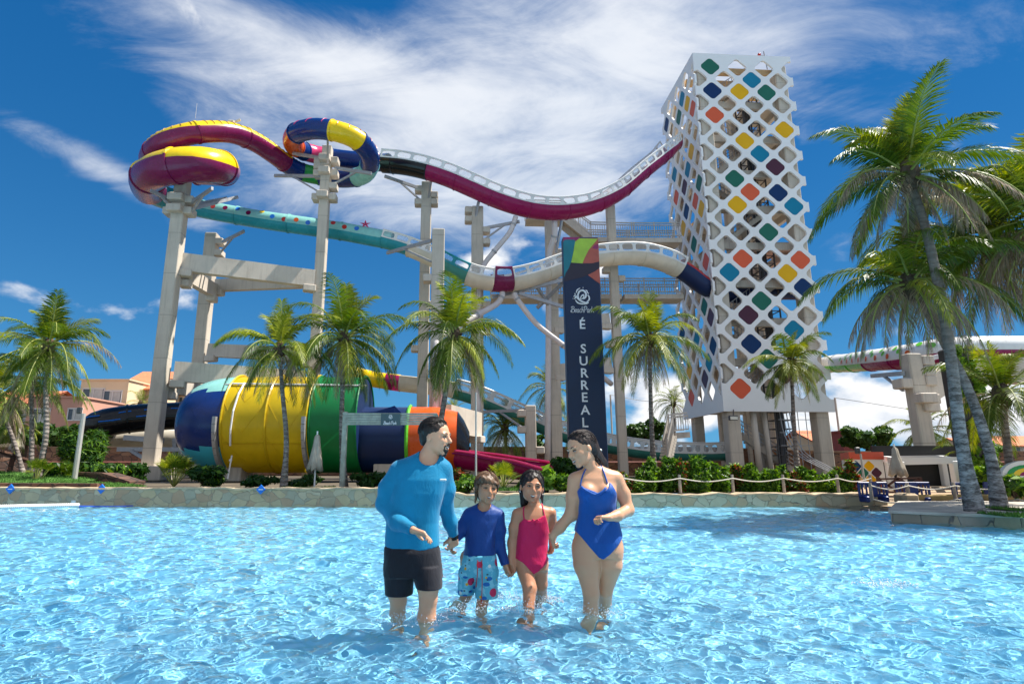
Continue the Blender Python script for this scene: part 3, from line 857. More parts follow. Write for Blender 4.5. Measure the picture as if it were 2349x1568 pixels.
def build_right_slide():
    t = thing('covered_slide', 'magenta and green slide with white spotted cover right of the tower', 'water slide', at(2050, 830, 30))
    p = Path([(1870, 845, 44), (1905, 835, 42), (1950, 832, 38), (1995, 827, 34), (2045, 822, 31), (2100, 815, 29), (2160, 805, 28), (2240, 800, 27.5), (2400, 800, 27)])
    for i0, i1, m in ((0, 3.1, [G['lime'], G['white']]), (3.1, 8, [G['magenta'], G['white']])):
        d0, d1 = p.cl(i0), p.cl(i1); n = max(1, int(round((d1 - d0) / 3.2)))
        for s in range(n): tube_section('tube_section', p, d0 + (d1 - d0) * s / n, d0 + (d1 - d0) * (s + 1) / n, .62, m, t, radians(62), radians(-45))
    for col, ph, o in ((G['lime'], 40, 0), (G['orange'], 58, .5), (G['lime'], 20, .9)):
        d = p.cl(2) + o
        while d < p.cl(6.5):
            mb = MB(); fr = p.frame(d); c = ring_pt(fr, .64, pi - radians(ph + 25)); nrm = (c - fr[0]).normalized(); tt = fr[1]; bb = nrm.cross(tt)
            mb.add([c + tt * cos(a) * .15 + bb * sin(a) * .15 for a in np.linspace(0, 2 * pi, 13)[:-1]], [tuple(range(12))]); d += 1.3; mb.build('spot', col, t)
build_right_slide()

# ------------------------------------------------------------------ the funnel
def build_funnel():
    Y = 30.0
    c0 = at(650, 974, Y); zc = c0.z
    t = thing('funnel_slide', 'giant yellow green and navy fibreglass funnel lying behind the palms', 'water slide', (c0.x, Y, .34))
    X = lambda x, y=974: at(x, y, Y).x
    zbot = at(650, 1084, Y - .5).z
    rot = radians(-2)
    def ringv(x, r, n=48, zz=None):
        z = zbot + r if zz is None else zz
        return [Vector((x, Y + cos(a) * r, z + sin(a) * r)) for a in [2 * pi * k / n for k in range(n)]]
    def shell(name, secs, mats, split=None, parent=t, smooth=True):
        mb = MB(); n = 48
        for x, r in secs: mb.v += [tuple(v) for v in ringv(x, r)]
        for i in range(len(secs) - 1):
            for k in range(n):
                l = (k + 1) % n; a = (k + .5) / n * 2 * pi; s = sin(a); mi = 0
                if split: mi = split(s, cos(a), i)
                mb.f.append((i * n + k, i * n + n + k, i * n + n + l, i * n + l)); mb.mi.append(mi)
        return mb.build(name, mats, parent, smooth=smooth, auto=40)
    R = 2.42
    xl = X(424); XN = X; X = lambda x, y=974: at(x, y, Y - 2.1).x
    x1, x2, x3, x4 = X(512), X(706), X(800), XN(838)
    # domed left end: navy middle band, turquoise above and below
    secs = []
    for i in range(13):
        u = i / 12; secs.append((xl + (x1 - xl) * (1 - cos(u * pi / 2)) , .05 + (R - .05) * sin(u * pi / 2) ** .55))
    # keep the dome centred on the drum rather than on its floor
    mb = MB(); n = 48
    for x, r in secs: mb.v += [tuple(v) for v in ringv(x, r, zz=zbot + R)]
    for i in range(len(secs) - 1):
        for k in range(n):
            l = (k + 1) % n; zz = sin((k + .5) / n * 2 * pi) * secs[i][1]
            mb.f.append((i * n + k, i * n + n + k, i * n + n + l, i * n + l)); mb.mi.append(0 if -1.25 < zz < 1.5 else (1 if zz >= 1.5 else 2))
    mb.build('domed_end', [G['navy'], G['mint'], G['turq']], t, smooth=True)
    nseg = 6
    shell('yellow_drum', [(x1 + (x2 - x1) * i / nseg, R) for i in range(nseg + 1)], G['yellow2'])
    shell('green_drum', [(x2, R), (x4, R * .995)], G['green2'])
    rn = R * .68; re = at(950, 974, Y).x
    shell('navy_cone', [(x4, R * .98), (x4 + .02, rn), (X(930), rn)], G['bdark'])
    shell('orange_cone', [(X(930) + .02, rn * 1.005), (X(1000), rn * 1.0), (X(1046), rn * .93)], G['orange'])
    shell('black_throat', [(X(1046) + .02, rn * .93), (X(1062), rn * .80), (X(1075), rn * .62)], G['black'])
    # seams, stiffening ribs and bracing lines
    for x in (x1, X(612), x2): mb = MB(); mb.tube(ringv(x, R + .03), .06, 5, closed=True); mb.build('seam_ring', G['yellow2'], t)
    for x in (x2 + .12, x4): mb = MB(); mb.tube(ringv(x, R + .02), .05, 5, closed=True); mb.build('seam_ring', G['green2'], t)
    mb = MB(); mb.tube(ringv(X(930), rn + .03), .09, 5, closed=True); mb.build('seam_ring', G['lime'], t)
    mb = MB(); zc = zbot + R
    xs = [x1, X(560), X(612), X(660), x2]
    for i in range(4):
        for a0, a1 in ((125, 158), (158, 195), (195, 232), (232, 252)):
            for s in (0, 1):
                b0, b1 = (a0, a1) if (i + s) % 2 == 0 else (a1, a0)
                if s == 1: continue
                pts = []
                for u in np.linspace(0, 1, 7):
                    a = radians(b0 + (b1 - b0) * u); pts.append(Vector((xs[i] + (xs[i + 1] - xs[i]) * u, Y + cos(a) * (R + .004), zc + sin(a) * (R + .004))))
                mb.tube(pts, .011, 4)
    pts = [Vector((x, Y + cos(radians(205)) * (R + .02), zc + sin(radians(205)) * (R + .02))) for x in (x1, x2)]; mb.tube(pts, .035, 4)
    mb.build('stiffening_rib', G['yellow2'], t)
    # jagged crest plates where the cone narrows
    for m, pts in ((G['navy'], [(800, 946), (860, 944), (905, 930), (925, 950), (800, 960)]), (G['orange'], [(1024, 962), (1054, 996), (1030, 1004), (1004, 985)])):
        mb = MB(); P = [at(x, y, Y - rn * .75) for x, y in pts]; n = len(P)
        mb.add(P + [p + Vector((0, .9, 0)) for p in P], [tuple(range(n)), tuple(range(2 * n - 1, n - 1, -1))] + [(i, (i + 1) % n, (i + 1) % n + n, i + n) for i in range(n)])
        mb.build('crest_plate', m, t)
    # spray pipe along the shoulder, with hangers
    mb = MB(); a = radians(132); yy = Y + cos(a) * (R + .08); zz = zc + sin(a) * (R + .08)
    mb.tube([Vector((X(440), yy + .5, zz - .1)), Vector((X(520), yy, zz)), Vector((X(700), yy, zz - .05)), Vector((X(832), yy, zz - .1))], .05, 6)
    for x in range(530, 830, 22): mb.ball((X(x), yy, zz - .05), .045, 5)
    mb.build('spray_pipe', WHITE, t)
    mb = MB(); ang = [132, 150, 170, 190, 207]
    mb.tube([Vector((X(545) - .05 * i, Y + cos(radians(g)) * (R + .12), zc + sin(radians(g)) * (R + .12))) for i, g in enumerate(ang)], .05, 6)
    mb.tube([at(532, 1044, Y - R), at(522, 1100, Y - R - .2)], .035, 5); mb.ball(at(529, 1055, Y - R), .07, 8)
    mb.build('drain_hose', WHITE, t)
    # steel cradles and plinths
    for x in (502, 703):
        mb = MB(); pts = [Vector((X(x), Y + cos(radians(g)) * (R + .12), zc + sin(radians(g)) * (R + .12))) for g in range(176, 272, 8)]
        for p0, p1 in zip(pts, pts[1:]): mb.bar(p0, p1, .34, .16, up=(1, 0, 0))
        mb.build('cradle', STEEL, t)
    for x in (540, 890):
        mb = MB(); q = at(x, 1100, Y - .2); mb.bevbox((q.x, Y - .3, .34 + .45), (1.2, 1.6, .9), .05); mb.build('plinth', CONC2, t)
    # exit chute
    p = Path([(1055, 1034, 29.6), (1110, 1041, 29), (1160, 1050, 28.2), (1215, 1058, 27.2), (1270, 1072, 26), (1335, 1090, 24.6)])
    flume_section('exit_chute', p, p.cl(0), p.cl(5), 1.0, .02, [G['magenta'], G['magenta']], t, win=False, depth=.9)
    mb = MB()
    for sg in (-1, 1):
        pts = []
        for i in range(21):
            d = p.cl(0) + (p.cl(5) - p.cl(0)) * i / 20; P_, T, S, U = p.frame(d); pts.append(P_ + S * sg * 1.0 + U * .02)
        mb.tube(pts, .07, 6)
    mb.build('chute_rim', G['pink'], t)
    return t
build_funnel()
# ------------------------------------------------------------------ concrete columns, beams, walkways, pipes
GZ = .34
SCOL = 'concrete columns carrying the slides'
def column(x, ytop, Y, w, d, label, corbels=(), arms=(), plinth=None, rz=.06, group=SCOL):
    p = at(x, ytop, Y)
    t = thing('concrete_column', label, 'column', (p.x, Y, GZ), group)
    mb = MB(); mb.bevbox((p.x, Y, (p.z + GZ) / 2), (w, d, p.z - GZ), .04, rz); mb.build('shaft', CONC, t)
    for cy, sx, sy in corbels:
        q = at(x, cy, Y); mb = MB()
        mb.bevbox((p.x + sx * (w / 2 + .22), Y + sy * (d / 2 + .22), q.z), (.5 if sx else w + .1, .5 if sy else d + .1, .42), .04, rz)
        mb.build('corbel', CONC2, t)
    for a in arms: arm(t, *a)
    if plinth:
        mb = MB(); mb.bevbox((p.x, Y, GZ + plinth[1] / 2), (plinth[0], plinth[0] * .9, plinth[1]), .05, rz); mb.build('plinth', CONC2, t)
    return t
L4 = lambda ys: [(y, sx, sy) for y in ys for sx, sy in ((-1, 0), (1, 0), (0, -1))]
column(421, 412, 31.2, .72, .66, 'tall square concrete column rising through the plum and yellow coil', L4((462, 487)),
       [((400, 464, 31), (345, 437, 30), (402, 486, 31)), ((440, 464, 31), (487, 432, 29.6), (440, 486, 31)), ((440, 470, 31.6), (520, 455, 33.5), (446, 480, 31.6)), ((445, 478, 31.6), (545, 452, 33.8))], (2.0, .75))
column(488, 537, 37.5, .78, .7, 'rear square concrete column left of the funnel with short bracket', [(556, 1, 0), (582, 1, 0)], [((500, 560, 37.4), (560, 530, 36.2), (503, 582, 37.3))])
column(752, 338, 34.2, .60, .62, 'slender concrete column standing inside the navy and yellow ring', L4((372, 400, 455)) + [(385, -1, 0), (430, 1, 0)],
       [((735, 362, 34), (672, 352, 34.6)), ((735, 404, 34), (630, 403, 35.2), (735, 442, 34)), ((768, 385, 34), (852, 398, 33.4), (770, 420, 34)), ((752, 374, 33.8), (752, 318, 32.4))])
column(1006, 528, 31.5, .72, .62, 'free standing concrete column with flat top left of the round palm', [(640, -1, 0)], [((990, 552, 31.6), (888, 580, 35.2), (990, 600, 31.6))])
column(979, 420, 38, .70, .65, 'concrete column under the black end of the upper flume', [(436, -1, 0), (450, 1, 0), (466, -1, 0), (466, 1, 0), (700, 1, 0), (748, 1, 0), (800, -1, 0)], [((968, 434, 37.8), (882, 404, 36.8), (970, 464, 37.8)), ((983, 455, 37.8), (990, 408, 36.6))])
column(1095, 476, 37.2, .78, .62, 'pale concrete column left of the slanting white pipe', [(484, -1, 0), (505, -1, 0), (530, 1, 0), (556, 1, 0), (700, 1, 0), (760, 1, 0)], [((1108, 524, 37), (1192, 508, 36.6), (1110, 550, 37)), ((1090, 500, 37), (1098, 462, 36.6))])
column(1262, 506, 39, .74, .6, 'shadowed concrete column left of the navy banner', [(580, 1, 0), (600, 1, 0)], [((1275, 580, 38.4), (1290, 500, 37.4))])
column(1398, 446, 40, .6, .5, 'plain concrete column behind the right edge of the banner', [(620, -1, 0), (640, 1, 0), (790, -1, 0)])
column(1216, 930, 36, .62, .62, 'short concrete column under the low sea green slide', [(948, -1, 0), (985, -1, 0), (1032, 1, 0)], [((1205, 940, 36), (1110, 944, 40), (1205, 985, 36))])
column(2088, 812, 24.5, .62, .5, 'concrete column with stacked corbels right of the tower', [(828, 1, 0), (852, 1, 0), (874, 1, 0), (880, -1, 0), (916, 1, 0), (916, 0, -1)], [((2072, 856, 24.5), (2000, 862, 29), (2072, 895, 24.5)), ((2105, 830, 24.6), (2160, 815, 26.5), (2105, 860, 24.6))])
def beam(a, b, h, dpt, label, ends=True):
    A, B = at(*a), at(*b); m = (A + B) / 2
    t = thing('concrete_beam', label, 'beam', m, 'concrete beams between the columns')
    mb = MB(); mb.bar(A, B, dpt, h); mb.build('span', CONC2, t)
    for P, s in ((A, 1), (B, -1)):
        u = (B - A).normalized() * s
        mb = MB(); mb.bevbox(P + u * .25 - Vector((0, dpt * .2, h * .5 + .14)), (.75, dpt * 1.3, .4), .04, atan2((B - A).y, (B - A).x)); mb.build('corbel', CONC2, t)
    return t
beam((418, 602, 31.6), (722, 640, 34.0), 1.05, .45, 'upper front concrete beam running right from the tall left column')
beam((425, 628, 31.9), (492, 668, 37.0), .9, .45, 'short concrete beam joining the two left columns')
beam((496, 655, 37.2), (730, 645, 35.2), .8, .4, 'upper rear concrete beam behind the left palms')
beam((400, 852, 31.6), (700, 872, 34.0), 1.1, .45, 'lower front concrete beam above the yellow funnel')
beam((392, 885, 31.9), (472, 900, 37.0), .8, .4, 'low short beam between the two left columns')
beam((480, 803, 37.2), (720, 815, 35.2), .85, .4, 'middle rear concrete beam just above the funnel beam')
beam((1272, 742, 39), (1396, 732, 40), .8, .4, 'concrete beam passing behind the banner at the emblem')
beam((1274, 850, 39), (1400, 832, 40), .8, .4, 'concrete beam passing behind the lower half of the banner')
beam((1012, 960, 31.8), (1085, 975, 36), 1.5, 1.2, 'deep concrete beam behind the bearded man')
beam((1006, 795, 31.8), (1090, 812, 36), .7, .4, 'thin beam hidden by the round palm crown')
beam((2108, 905, 24.5), (2200, 850, 24.9), 1.0, .45, 'sloping concrete beam running right from the corbelled column')
beam((2190, 850, 24.9), (2400, 850, 24.9), 1.1, .8, 'level pale concrete beam behind the big leaning palms')
def pipe(pts, r, label, Y=None):
    t = thing('drain_pipe', label, 'pipe', at(*pts[-1]), 'pale drain pipes under the slides')
    P = spline([at(*p) for p in pts], 4)
    mb = MB(); mb.tube(P, r, 12); mb.build('pipe_run', G['grey'] if False else plain('pale_pipe', (.62, .56, .54), .4, .4, .06, 2), t, smooth=True)
    mb = MB()
    for i in range(4, len(P) - 1, 8):
        d = (P[i + 1] - P[i]).normalized(); mb.tube([P[i], P[i] + d * .12], r * 1.22, 12)
    mb.build('clamp', STEEL, t)
pipe([(1183, 497, 36.4), (1178, 512, 36.4), (1168, 535, 36.5), (1135, 575, 36.7), (1108, 612, 36.9), (1100, 660, 36.9), (1098, 800, 36.9), (1095, 1060, 36.9)], .17, 'slanting pale pipe from the magenta flume down a column')
pipe([(1272, 506, 37.3), (1272, 540, 37.6), (1262, 575, 38.2), (1259, 620, 38.4), (1258, 800, 38.4), (1256, 1060, 38.4)], .2, 'upright pale pipe on the shadowed column beside the banner')
pipe([(1152, 668, 36.1), (1151, 680, 36.1), (1138, 698, 36), (1095, 722, 35.2), (1060, 742, 34.4), (1030, 760, 33.4), (1006, 776, 32), (1001, 800, 31), (1000, 900, 30.9), (998, 1060, 30.9)], .19, 'bent pale pipe dropping from the magenta window piece')
pipe([(1018, 780, 31), (1017, 800, 30.9), (1016, 900, 30.9), (1012, 1060, 30.9)], .13, 'thin straight pale pipe beside the flat topped column')
pipe([(1180, 672, 36.4), (1185, 684, 36.4), (1230, 742, 36.6), (1290, 790, 37), (1350, 838, 37.4), (1402, 880, 39.2)], .18, 'diagonal pale pipe running down behind the banner')
def steel_frame():
    t = thing('steel_bracing', 'grey steel bracing under the cream flume left of the banner', 'bracing', at(1220, 660, 37))
    mb = MB()
    for a, b in (((1130, 682, 36.6), (1300, 640, 37.2)), ((1300, 640, 37.2), (1232, 706, 38.6)), ((1190, 672, 36.6), (1300, 706, 37.6)), ((1230, 655, 37), (1262, 705, 38.5))):
        mb.bar(at(*a), at(*b), .16, .22)
    mb.build('brace', STEEL, t)
steel_frame()
def walkway(pts, label, cat='walkway', rail=True, wd=1.5, stair=False, name='walkway'):
    P = [at(*p) for p in pts]
    t = thing(name, label, cat, P[0])
    for sgi, (a, b) in enumerate(zip(P, P[1:])):
        mb = MB(); d = (b - a); L = d.length
        steep = abs(d.z) > .15 * L
        if steep:
            n = int(abs(d.z) / .18)
            for i in range(n): mb.box(a.lerp(b, (i + .5) / n), (L / n * 1.15, wd, .16), atan2(d.y, d.x))
            mb.bar(a - Vector((0, wd / 2, .25)), b - Vector((0, wd / 2, .25)), .12, .45); mb.bar(a + Vector((0, wd / 2, -.25)), b + Vector((0, wd / 2, -.25)), .12, .45)
        else: mb.bar(a - Vector((0, 0, .2)), b - Vector((0, 0, .2)), wd, .36)
        mb.build('stair_flight' if steep else 'deck', CONC2, t)
        for oy in (-wd / 2, wd / 2):
            mr = MB(); o = Vector((0, oy, 0))
            for h in (.15, 1.0, 1.18): mr.bar(a + o + Vector((0, 0, h)), b + o + Vector((0, 0, h)), .07)
            n = max(2, int(L / .17))
            for i in range(n + 1): q = a.lerp(b, i / n) + o; mr.bar(q + Vector((0, 0, .1)), q + Vector((0, 0, 1.0 if i % 9 else 1.25)), .035 if i % 9 else .08)
            mr.build('railing', plain('beige_railing', (.44, .40, .35), .5), t)
walkway([(1206, 500, 43), (1290, 502, 43), (1352, 551, 42.5), (1450, 553, 42.6), (1556, 553, 42.8)], 'upper concrete walkway and stair with railing reaching the tower')
walkway([(1126, 680, 42), (1290, 680, 42), (1420, 680, 42.2)], 'lower concrete walkway behind the cream flume')
walkway([(1426, 680, 42.2), (1560, 680, 42.4)], 'lower railed bridge joining the tower left side')
walkway([(1528, 1052, 37.6), (1541, 992, 38.0), (1574, 990, 38.2)], 'small railed stair at the foot of the tower', 'stairs', name='stairs', wd=.9)

# ------------------------------------------------------------------ banner
def strokes(parent, name, polylines, r, mat, O, ex, ez, s, nrm, taper=None):
    mb = MB()
    for pl in polylines:
        P = spline([O + ex * (x * s) + ez * (z * s) + nrm * .02 for x, z in pl], 5) if len(pl) > 2 else [O + ex * (x * s) + ez * (z * s) + nrm * .02 for x, z in pl]
        mb.tube(P, r, 6, flat=1.0)
    return mb.build(name, mat, parent, smooth=True)
LETTERS = {'B': [[(0, 0), (.02, .5), (.06, 1)], [(-.12, .85), (.06, 1), (.34, .95), (.36, .72), (.08, .54)], [(.08, .54), (.42, .5), (.42, .12), (.18, 0), (-.1, .08), (-.14, .3), (.05, .3)]],
           'e': [[(0, .28), (.26, .34), (.26, .5), (.12, .56), (0, .42), (0, .16), (.12, .0), (.3, .1)]],
           'a': [[(.28, .5), (.1, .54), (0, .3), (.06, .02), (.22, .06), (.28, .5)], [(.28, .5), (.27, .1), (.36, 0)]],
           'c': [[(.26, .48), (.12, .56), (0, .34), (.04, .06), (.18, 0), (.3, .1)]],
           'h': [[(0, 0), (.02, .5), (.04, 1.0)], [(.0, .3), (.14, .54), (.24, .44), (.24, .1), (.32, 0)]],
           'P': [[(.04, 0), (.07, .5), (.1, 1)], [(-.12, .78), (.08, 1.02), (.38, .98), (.42, .66), (.2, .48), (.06, .52)]],
           'r': [[(0, .52), (.02, .25), (.02, 0)], [(.02, .3), (.1, .5), (.24, .54)]],
           'k': [[(0, 0), (.02, .5), (.05, 1.0)], [(.34, .62), (.04, .28)], [(.06, .3), (.16, .2), (.38, .0)]]}
def script_word(parent, O, ex, ez, nrm, h, mat, r=.02, word='BeachPark', gap=0.0, name='lettering'):
    adv = {'B': .52, 'e': .36, 'a': .42, 'c': .34, 'h': .38, 'P': .50, 'r': .28, 'k': .4, ' ': gap}
    W = sum(adv[c] for c in word); x = -W / 2; pls = []
    for c in word:
        if c != ' ':
            for pl in LETTERS[c]: pls.append([(x + a + b * .06, b) for a, b in pl])
        x += adv[c]
    return strokes(parent, name, pls, r, mat, O, ex, ez, h, nrm)
def emblem(parent, O, ex, ez, nrm, s, mat, name='emblem', k=1.0):
    """swirl of ribbons with splash drops, as on the photographed signs"""
    mb = MB()
    def rib(pl, r):
        P = spline([O + ex * (x * s) + ez * (z * s) + nrm * .02 for x, z in pl], 5); n = len(P)
        mb.tube(P, [r * s * (.45 + .55 * sin(pi * min(1, max(0, i / (n - 1))) ** .8) + .08) for i in range(n)], 7, flat=1)
    rib([(.12, -.05), (.3, .1), (.32, .4), (.12, .62), (-.15, .55), (-.28, .25), (-.2, -.08), (.0, -.2)], .075)
    rib([(-.12, -.02), (.0, .2), (.14, .28), (.16, .1), (.02, -.02), (-.12, -.02)], .05)
    rib([(-.55, -.05), (-.42, .12), (-.2, -.1), (.1, -.3), (.42, -.36), (.5, -.3)], .075)
    rib([(-.5, -.12), (-.3, -.36), (0, -.44), (.4, -.44)], .06)
    rib([(.36, -.28), (.56, -.1), (.54, .15), (.44, .28)], .06)
    rib([(-.42, .42), (-.32, .66), (-.1, .82)], .05); rib([(.3, .66), (.42, .56), (.46, .38)], .045); rib([(-.62, .12), (-.5, .24), (-.38, .2)], .04)
    for x, z, r in ((-.5, .36, .05), (.52, .4, .05), (.12, .84, .045), (-.66, -.02, .035)): mb.ball(O + ex * (x * s) + ez * (z * s) + nrm * .02, r * s, 6)
    return mb.build(name, mat, parent, smooth=True)
def text_mesh(txt, size, O, ex, ez, nrm, mat, parent, name, extrude=.02, bold=.0, align='CENTER', sx=1.0):
    cu = bpy.data.curves.new('tmp_text', 'FONT'); cu.body = txt; cu.size = size; cu.align_x = align; cu.align_y = 'CENTER'
    cu.extrude = extrude; cu.offset = bold; cu.resolution_u = 3
    o = bpy.data.objects.new('tmp_text', cu); COL.objects.link(o)
    bpy.context.view_layer.update()
    dg = bpy.context.evaluated_depsgraph_get()
    me = bpy.data.meshes.new_from_object(o.evaluated_get(dg))
    bpy.data.objects.remove(o); bpy.data.curves.remove(cu)
    M = Matrix(((ex.x * sx, ez.x, nrm.x, O.x), (ex.y * sx, ez.y, nrm.y, O.y), (ex.z * sx, ez.z, nrm.z, O.z), (0, 0, 0, 1)))
    me.transform(M); me.materials.clear(); me.materials.append(mat); me.name = name
    ob = bpy.data.objects.new(name, me); COL.objects.link(ob)
    if parent is not None: ob.parent = parent; ob.matrix_parent_inverse = parent_world(parent).inverted()
    return ob
WLET = plain('white_lettering', (.78, .78, .80), .5)
def build_banner():
    Y = 24.0
    a = at(1297, 800, Y); b = at(1381, 800, Y); w = b.x - a.x; cx = (a.x + b.x) / 2
    zt = at(1330, 548, Y).z; zb = GZ
    t = thing('banner_pylon', 'tall navy banner pylon lettered É SURREAL with coloured patches at its top', 'banner', (cx, Y, GZ))
    mb = MB(); mb.bevbox((cx, Y, (zt + zb) / 2), (w, .5, zt - zb), .03)
    navy = plain('banner_navy', (.006, .02, .062), .45, .4, .08, .4)
    panel = mb.build('panel', navy, t)
    ex, ez, nr = Vector((1, 0, 0)), Vector((0, 0, 1)), Vector((0, -1, 0)); F = Y - .25
    # map banner-picture coordinates (zoomed picture 75..365 wide, y down) to the face
    def S(px, py):
        # px, py in a 430 x 1568 enlargement of the banner
        xx = (1380 + px * 140 / 430) / 1.08982; yy = (580 + py * 510 / 1568) / 1.08982
        p = at(xx, yy, F); return Vector((p.x, F, p.z))
    def patch(name, pts, mat, off):
        P = [S(*p) + nr * off for p in pts]
        P = [Vector((min(max(p.x, cx - w / 2 + .004), cx + w / 2 - .004), p.y, min(p.z, zt - .004))) for p in P]
        m = MB(); m.add(P, [tuple(range(len(P)))]); m.build(name, mat, t)
    teal = plain('banner_teal', (.004, .16, .20), .5); lime = plain('banner_lime', (.36, .52, .05), .5); cor = plain('banner_coral', (.42, .09, .06), .5)
    dk = plain('banner_plum', (.022, .014, .03), .5); mag = plain('banner_magenta', (.28, .02, .11), .5)
    patch('coral_patch', [(225, 48), (372, 48), (376, 232), (300, 240), (232, 240)], cor, .004)
    patch('lime_patch', [(180, 48), (352, 52), (320, 90), (280, 140), (250, 200), (234, 242), (146, 236), (165, 150), (175, 80)], lime, .008)
    patch('plum_patch', [(140, 234), (234, 242), (300, 242), (376, 226), (376, 275), (330, 300), (290, 325), (240, 345), (180, 360), (80, 380), (80, 340), (115, 300)], dk, .012)
    patch('teal_patch', [(74, 48), (184, 48), (176, 80), (165, 140), (148, 225), (130, 275), (105, 315), (74, 350)], teal, .016)
    patch('magenta_patch', [(74, 40), (220, 40), (180, 72), (172, 60), (120, 58), (95, 62), (74, 78)], mag, .020)
    patch('magenta_patch', [(308, 125), (325, 102), (350, 92), (376, 90), (376, 122), (345, 132)], mag, .009)
    patch('coral_patch', [(275, 330), (330, 302), (376, 276), (376, 400), (330, 372)], cor, .015)
    emblem(t, S(228, 510) , ex, ez, nr, .56, WLET)
    script_word(t, S(236, 618), ex, ez, nr, .26, WLET, .011)
    L = [('É', 232, 716), ('S', 240, 894), ('U', 242, 987), ('R', 246, 1080), ('R', 247, 1173), ('E', 249, 1266), ('A', 255, 1364), ('L', 252, 1460)]
    for ch, x, y in L:
        O = S(x, y) + nr * .01
        text_mesh(ch, .54, O + Vector((0, 0, -.03 if ch != 'É' else .02)), ex, ez, nr, WLET, t, 'letter', .01, .008)
build_banner()
# ------------------------------------------------------------------ pool shell, ground, walls
def flat(name, pts, mat, kind='structure', thick=0.0):
    mb = MB(); n = len(pts)
    if thick: mb.add([tuple(p) for p in pts] + [(p[0], p[1], p[2] - thick) for p in pts], [tuple(range(n)), tuple(range(2 * n - 1, n - 1, -1))] + [(i, i + n, (i + 1) % n + n, (i + 1) % n) for i in range(n)])
    else: mb.add([tuple(p) for p in pts], [tuple(range(n))])
    o = mb.build(name, mat); tag(o, kind=kind); return o
def pool_paint():
    m = NT('pool_floor_paint'); v = m.coord('Object')
    n = m.noise(v, .8, 5, .6); f = m.noise(v, 25, 4, .6)
    c = m.ramp(n, [(.3, (.20, .48, .65)), (.7, (.31, .58, .72))])
    c = m.mix(m.math('MULTIPLY', f, .25), c, (.20, .42, .52))
    m.set(Base_Color=c, Roughness=.7)
    return m.mat
PAINT = pool_paint()
EDGE_Y = at_z(1000, 1160, 0).y
pf = flat('pool_floor', [(-45, -8, -.37), (45, -8, -.37), (45, EDGE_Y + .3, -.37), (-45, EDGE_Y + .3, -.37)], PAINT)
pf.cycles.is_caustics_receiver = True
XM = at(1033, 1140, EDGE_Y).x
XR = at(2038, 1150, EDGE_Y).x
def poolwall(name, x0, x1, top, mat, label, wob=.02, seed=1):
    t = thing(name, label, 'wall', ((x0 + x1) / 2, EDGE_Y, 0))
    r = random.Random(seed); n = int((x1 - x0) / .22)
    mb = MB(); mc = MB()
    def yy(x): return EDGE_Y + .05 * sin(x * .7)
    prev = None
    rows = []
    for i in range(n + 1):
        x = x0 + (x1 - x0) * i / n; y = yy(x); z = top + r.uniform(-wob, wob)
        rows.append((x, y, z))
    vs = []
    for x, y, z in rows: vs += [(x, y, -.5), (x, y - .012 * r.random(), z * .5), (x, y, z - .06), (x, y - .035, z - .055), (x, y - .03 + r.uniform(-.008, .008), z - .01), (x, y + .02, z), (x, y + .45, z - .005), (x, y + .47, z - .3), (x, y + .47, -.1)]
    K = 9
    for i in range(n):
        for k in range(K - 1):
            a = i * K + k; f = (a, a + K, a + K + 1, a + 1)
            (mb if k < 2 or k > 6 else mc).f.append(f)
    for m_ in (mb, mc): m_.v = vs; m_.mi = [0] * len(m_.f)
    mb.f.append(tuple(n * K + k for k in range(K))); mb.mi.append(0); mb.f.append(tuple(reversed(range(K)))); mb.mi.append(0)
    a = mb.build('stone_face', mat, t); mc.build('coping', COPING, t)
    return t
poolwall('pool_wall', -34, XM - .01, at(500, 1117, EDGE_Y).z, POOLSTONE, 'long low pool edge wall of patchwork stone left of the bathers')
poolwall('pool_wall', XM + .01, XR, at(1500, 1131, EDGE_Y).z, POOLSTONE2, 'paler low pool edge wall of big stones right of the bathers', .035, 2)
soil = NT('soil_and_paving'); v_ = soil.coord('Object'); n_ = soil.noise(v_, .5, 8, .65)
soil.set(Base_Color=soil.ramp(n_, [(.3, (.035, .028, .018)), (.5, (.09, .07, .045)), (.72, (.17, .13, .09))]), Roughness=.95); soil.bump(soil.noise(v_, 9, 6, .7), .5, .03)
flat('ground', [(-500, EDGE_Y + .3, GZ - .02), (XR, EDGE_Y + .3, GZ - .02), (XR, 21.5, GZ - .02), (500, 21.5, GZ - .02), (900, 1500, GZ - .02), (-900, 1500, GZ - .02)], soil.mat)
# island with the leaning palms, deck and ramp behind it
IA = at_z(2045, 1195, 0); IB = at_z(2349, 1209, 0)
IZ = at(2045, 1170, IA.y).z
d_ = (IB - IA); IC = IA + d_ * 5
def island():
    t = thing('palm_island', 'raised sandstone island deck carrying the two big leaning palms', 'planter', IA)
    pts = [IA, IA + d_ * .5 + Vector((0, -.12, 0)), IB + Vector((0, .05, 0)), IB + d_ * 1.2 + Vector((0, .5, 0)), Vector((26, 12, 0)), Vector((26, 15.2, 0)), Vector((at(2066, 1160, 15.2).x, 15.2, 0)), Vector((at(2053, 1160, 13.6).x, 13.6, 0))]
    P = [Vector((p.x, p.y, IZ)) for p in pts]; n = len(P)
    mb = MB(); mb.add([p - Vector((0, 0, .8)) for p in P] + [p - Vector((0, 0, .05)) for p in P], [(i, (i + 1) % n, (i + 1) % n + n, i + n) for i in range(n)]); mb.build('rim_wall', RIM, t)
    mb = MB(); c = sum(P, Vector()) / n
    Q = [p + (p - c).normalized() * .04 for p in P]
    mb.add([q - Vector((0, 0, .05)) for q in Q] + Q, [(i, (i + 1) % n, (i + 1) % n + n, i + n) for i in range(n)] + [tuple(range(n, 2 * n))]); mb.build('deck_top', PALEDECK, t)
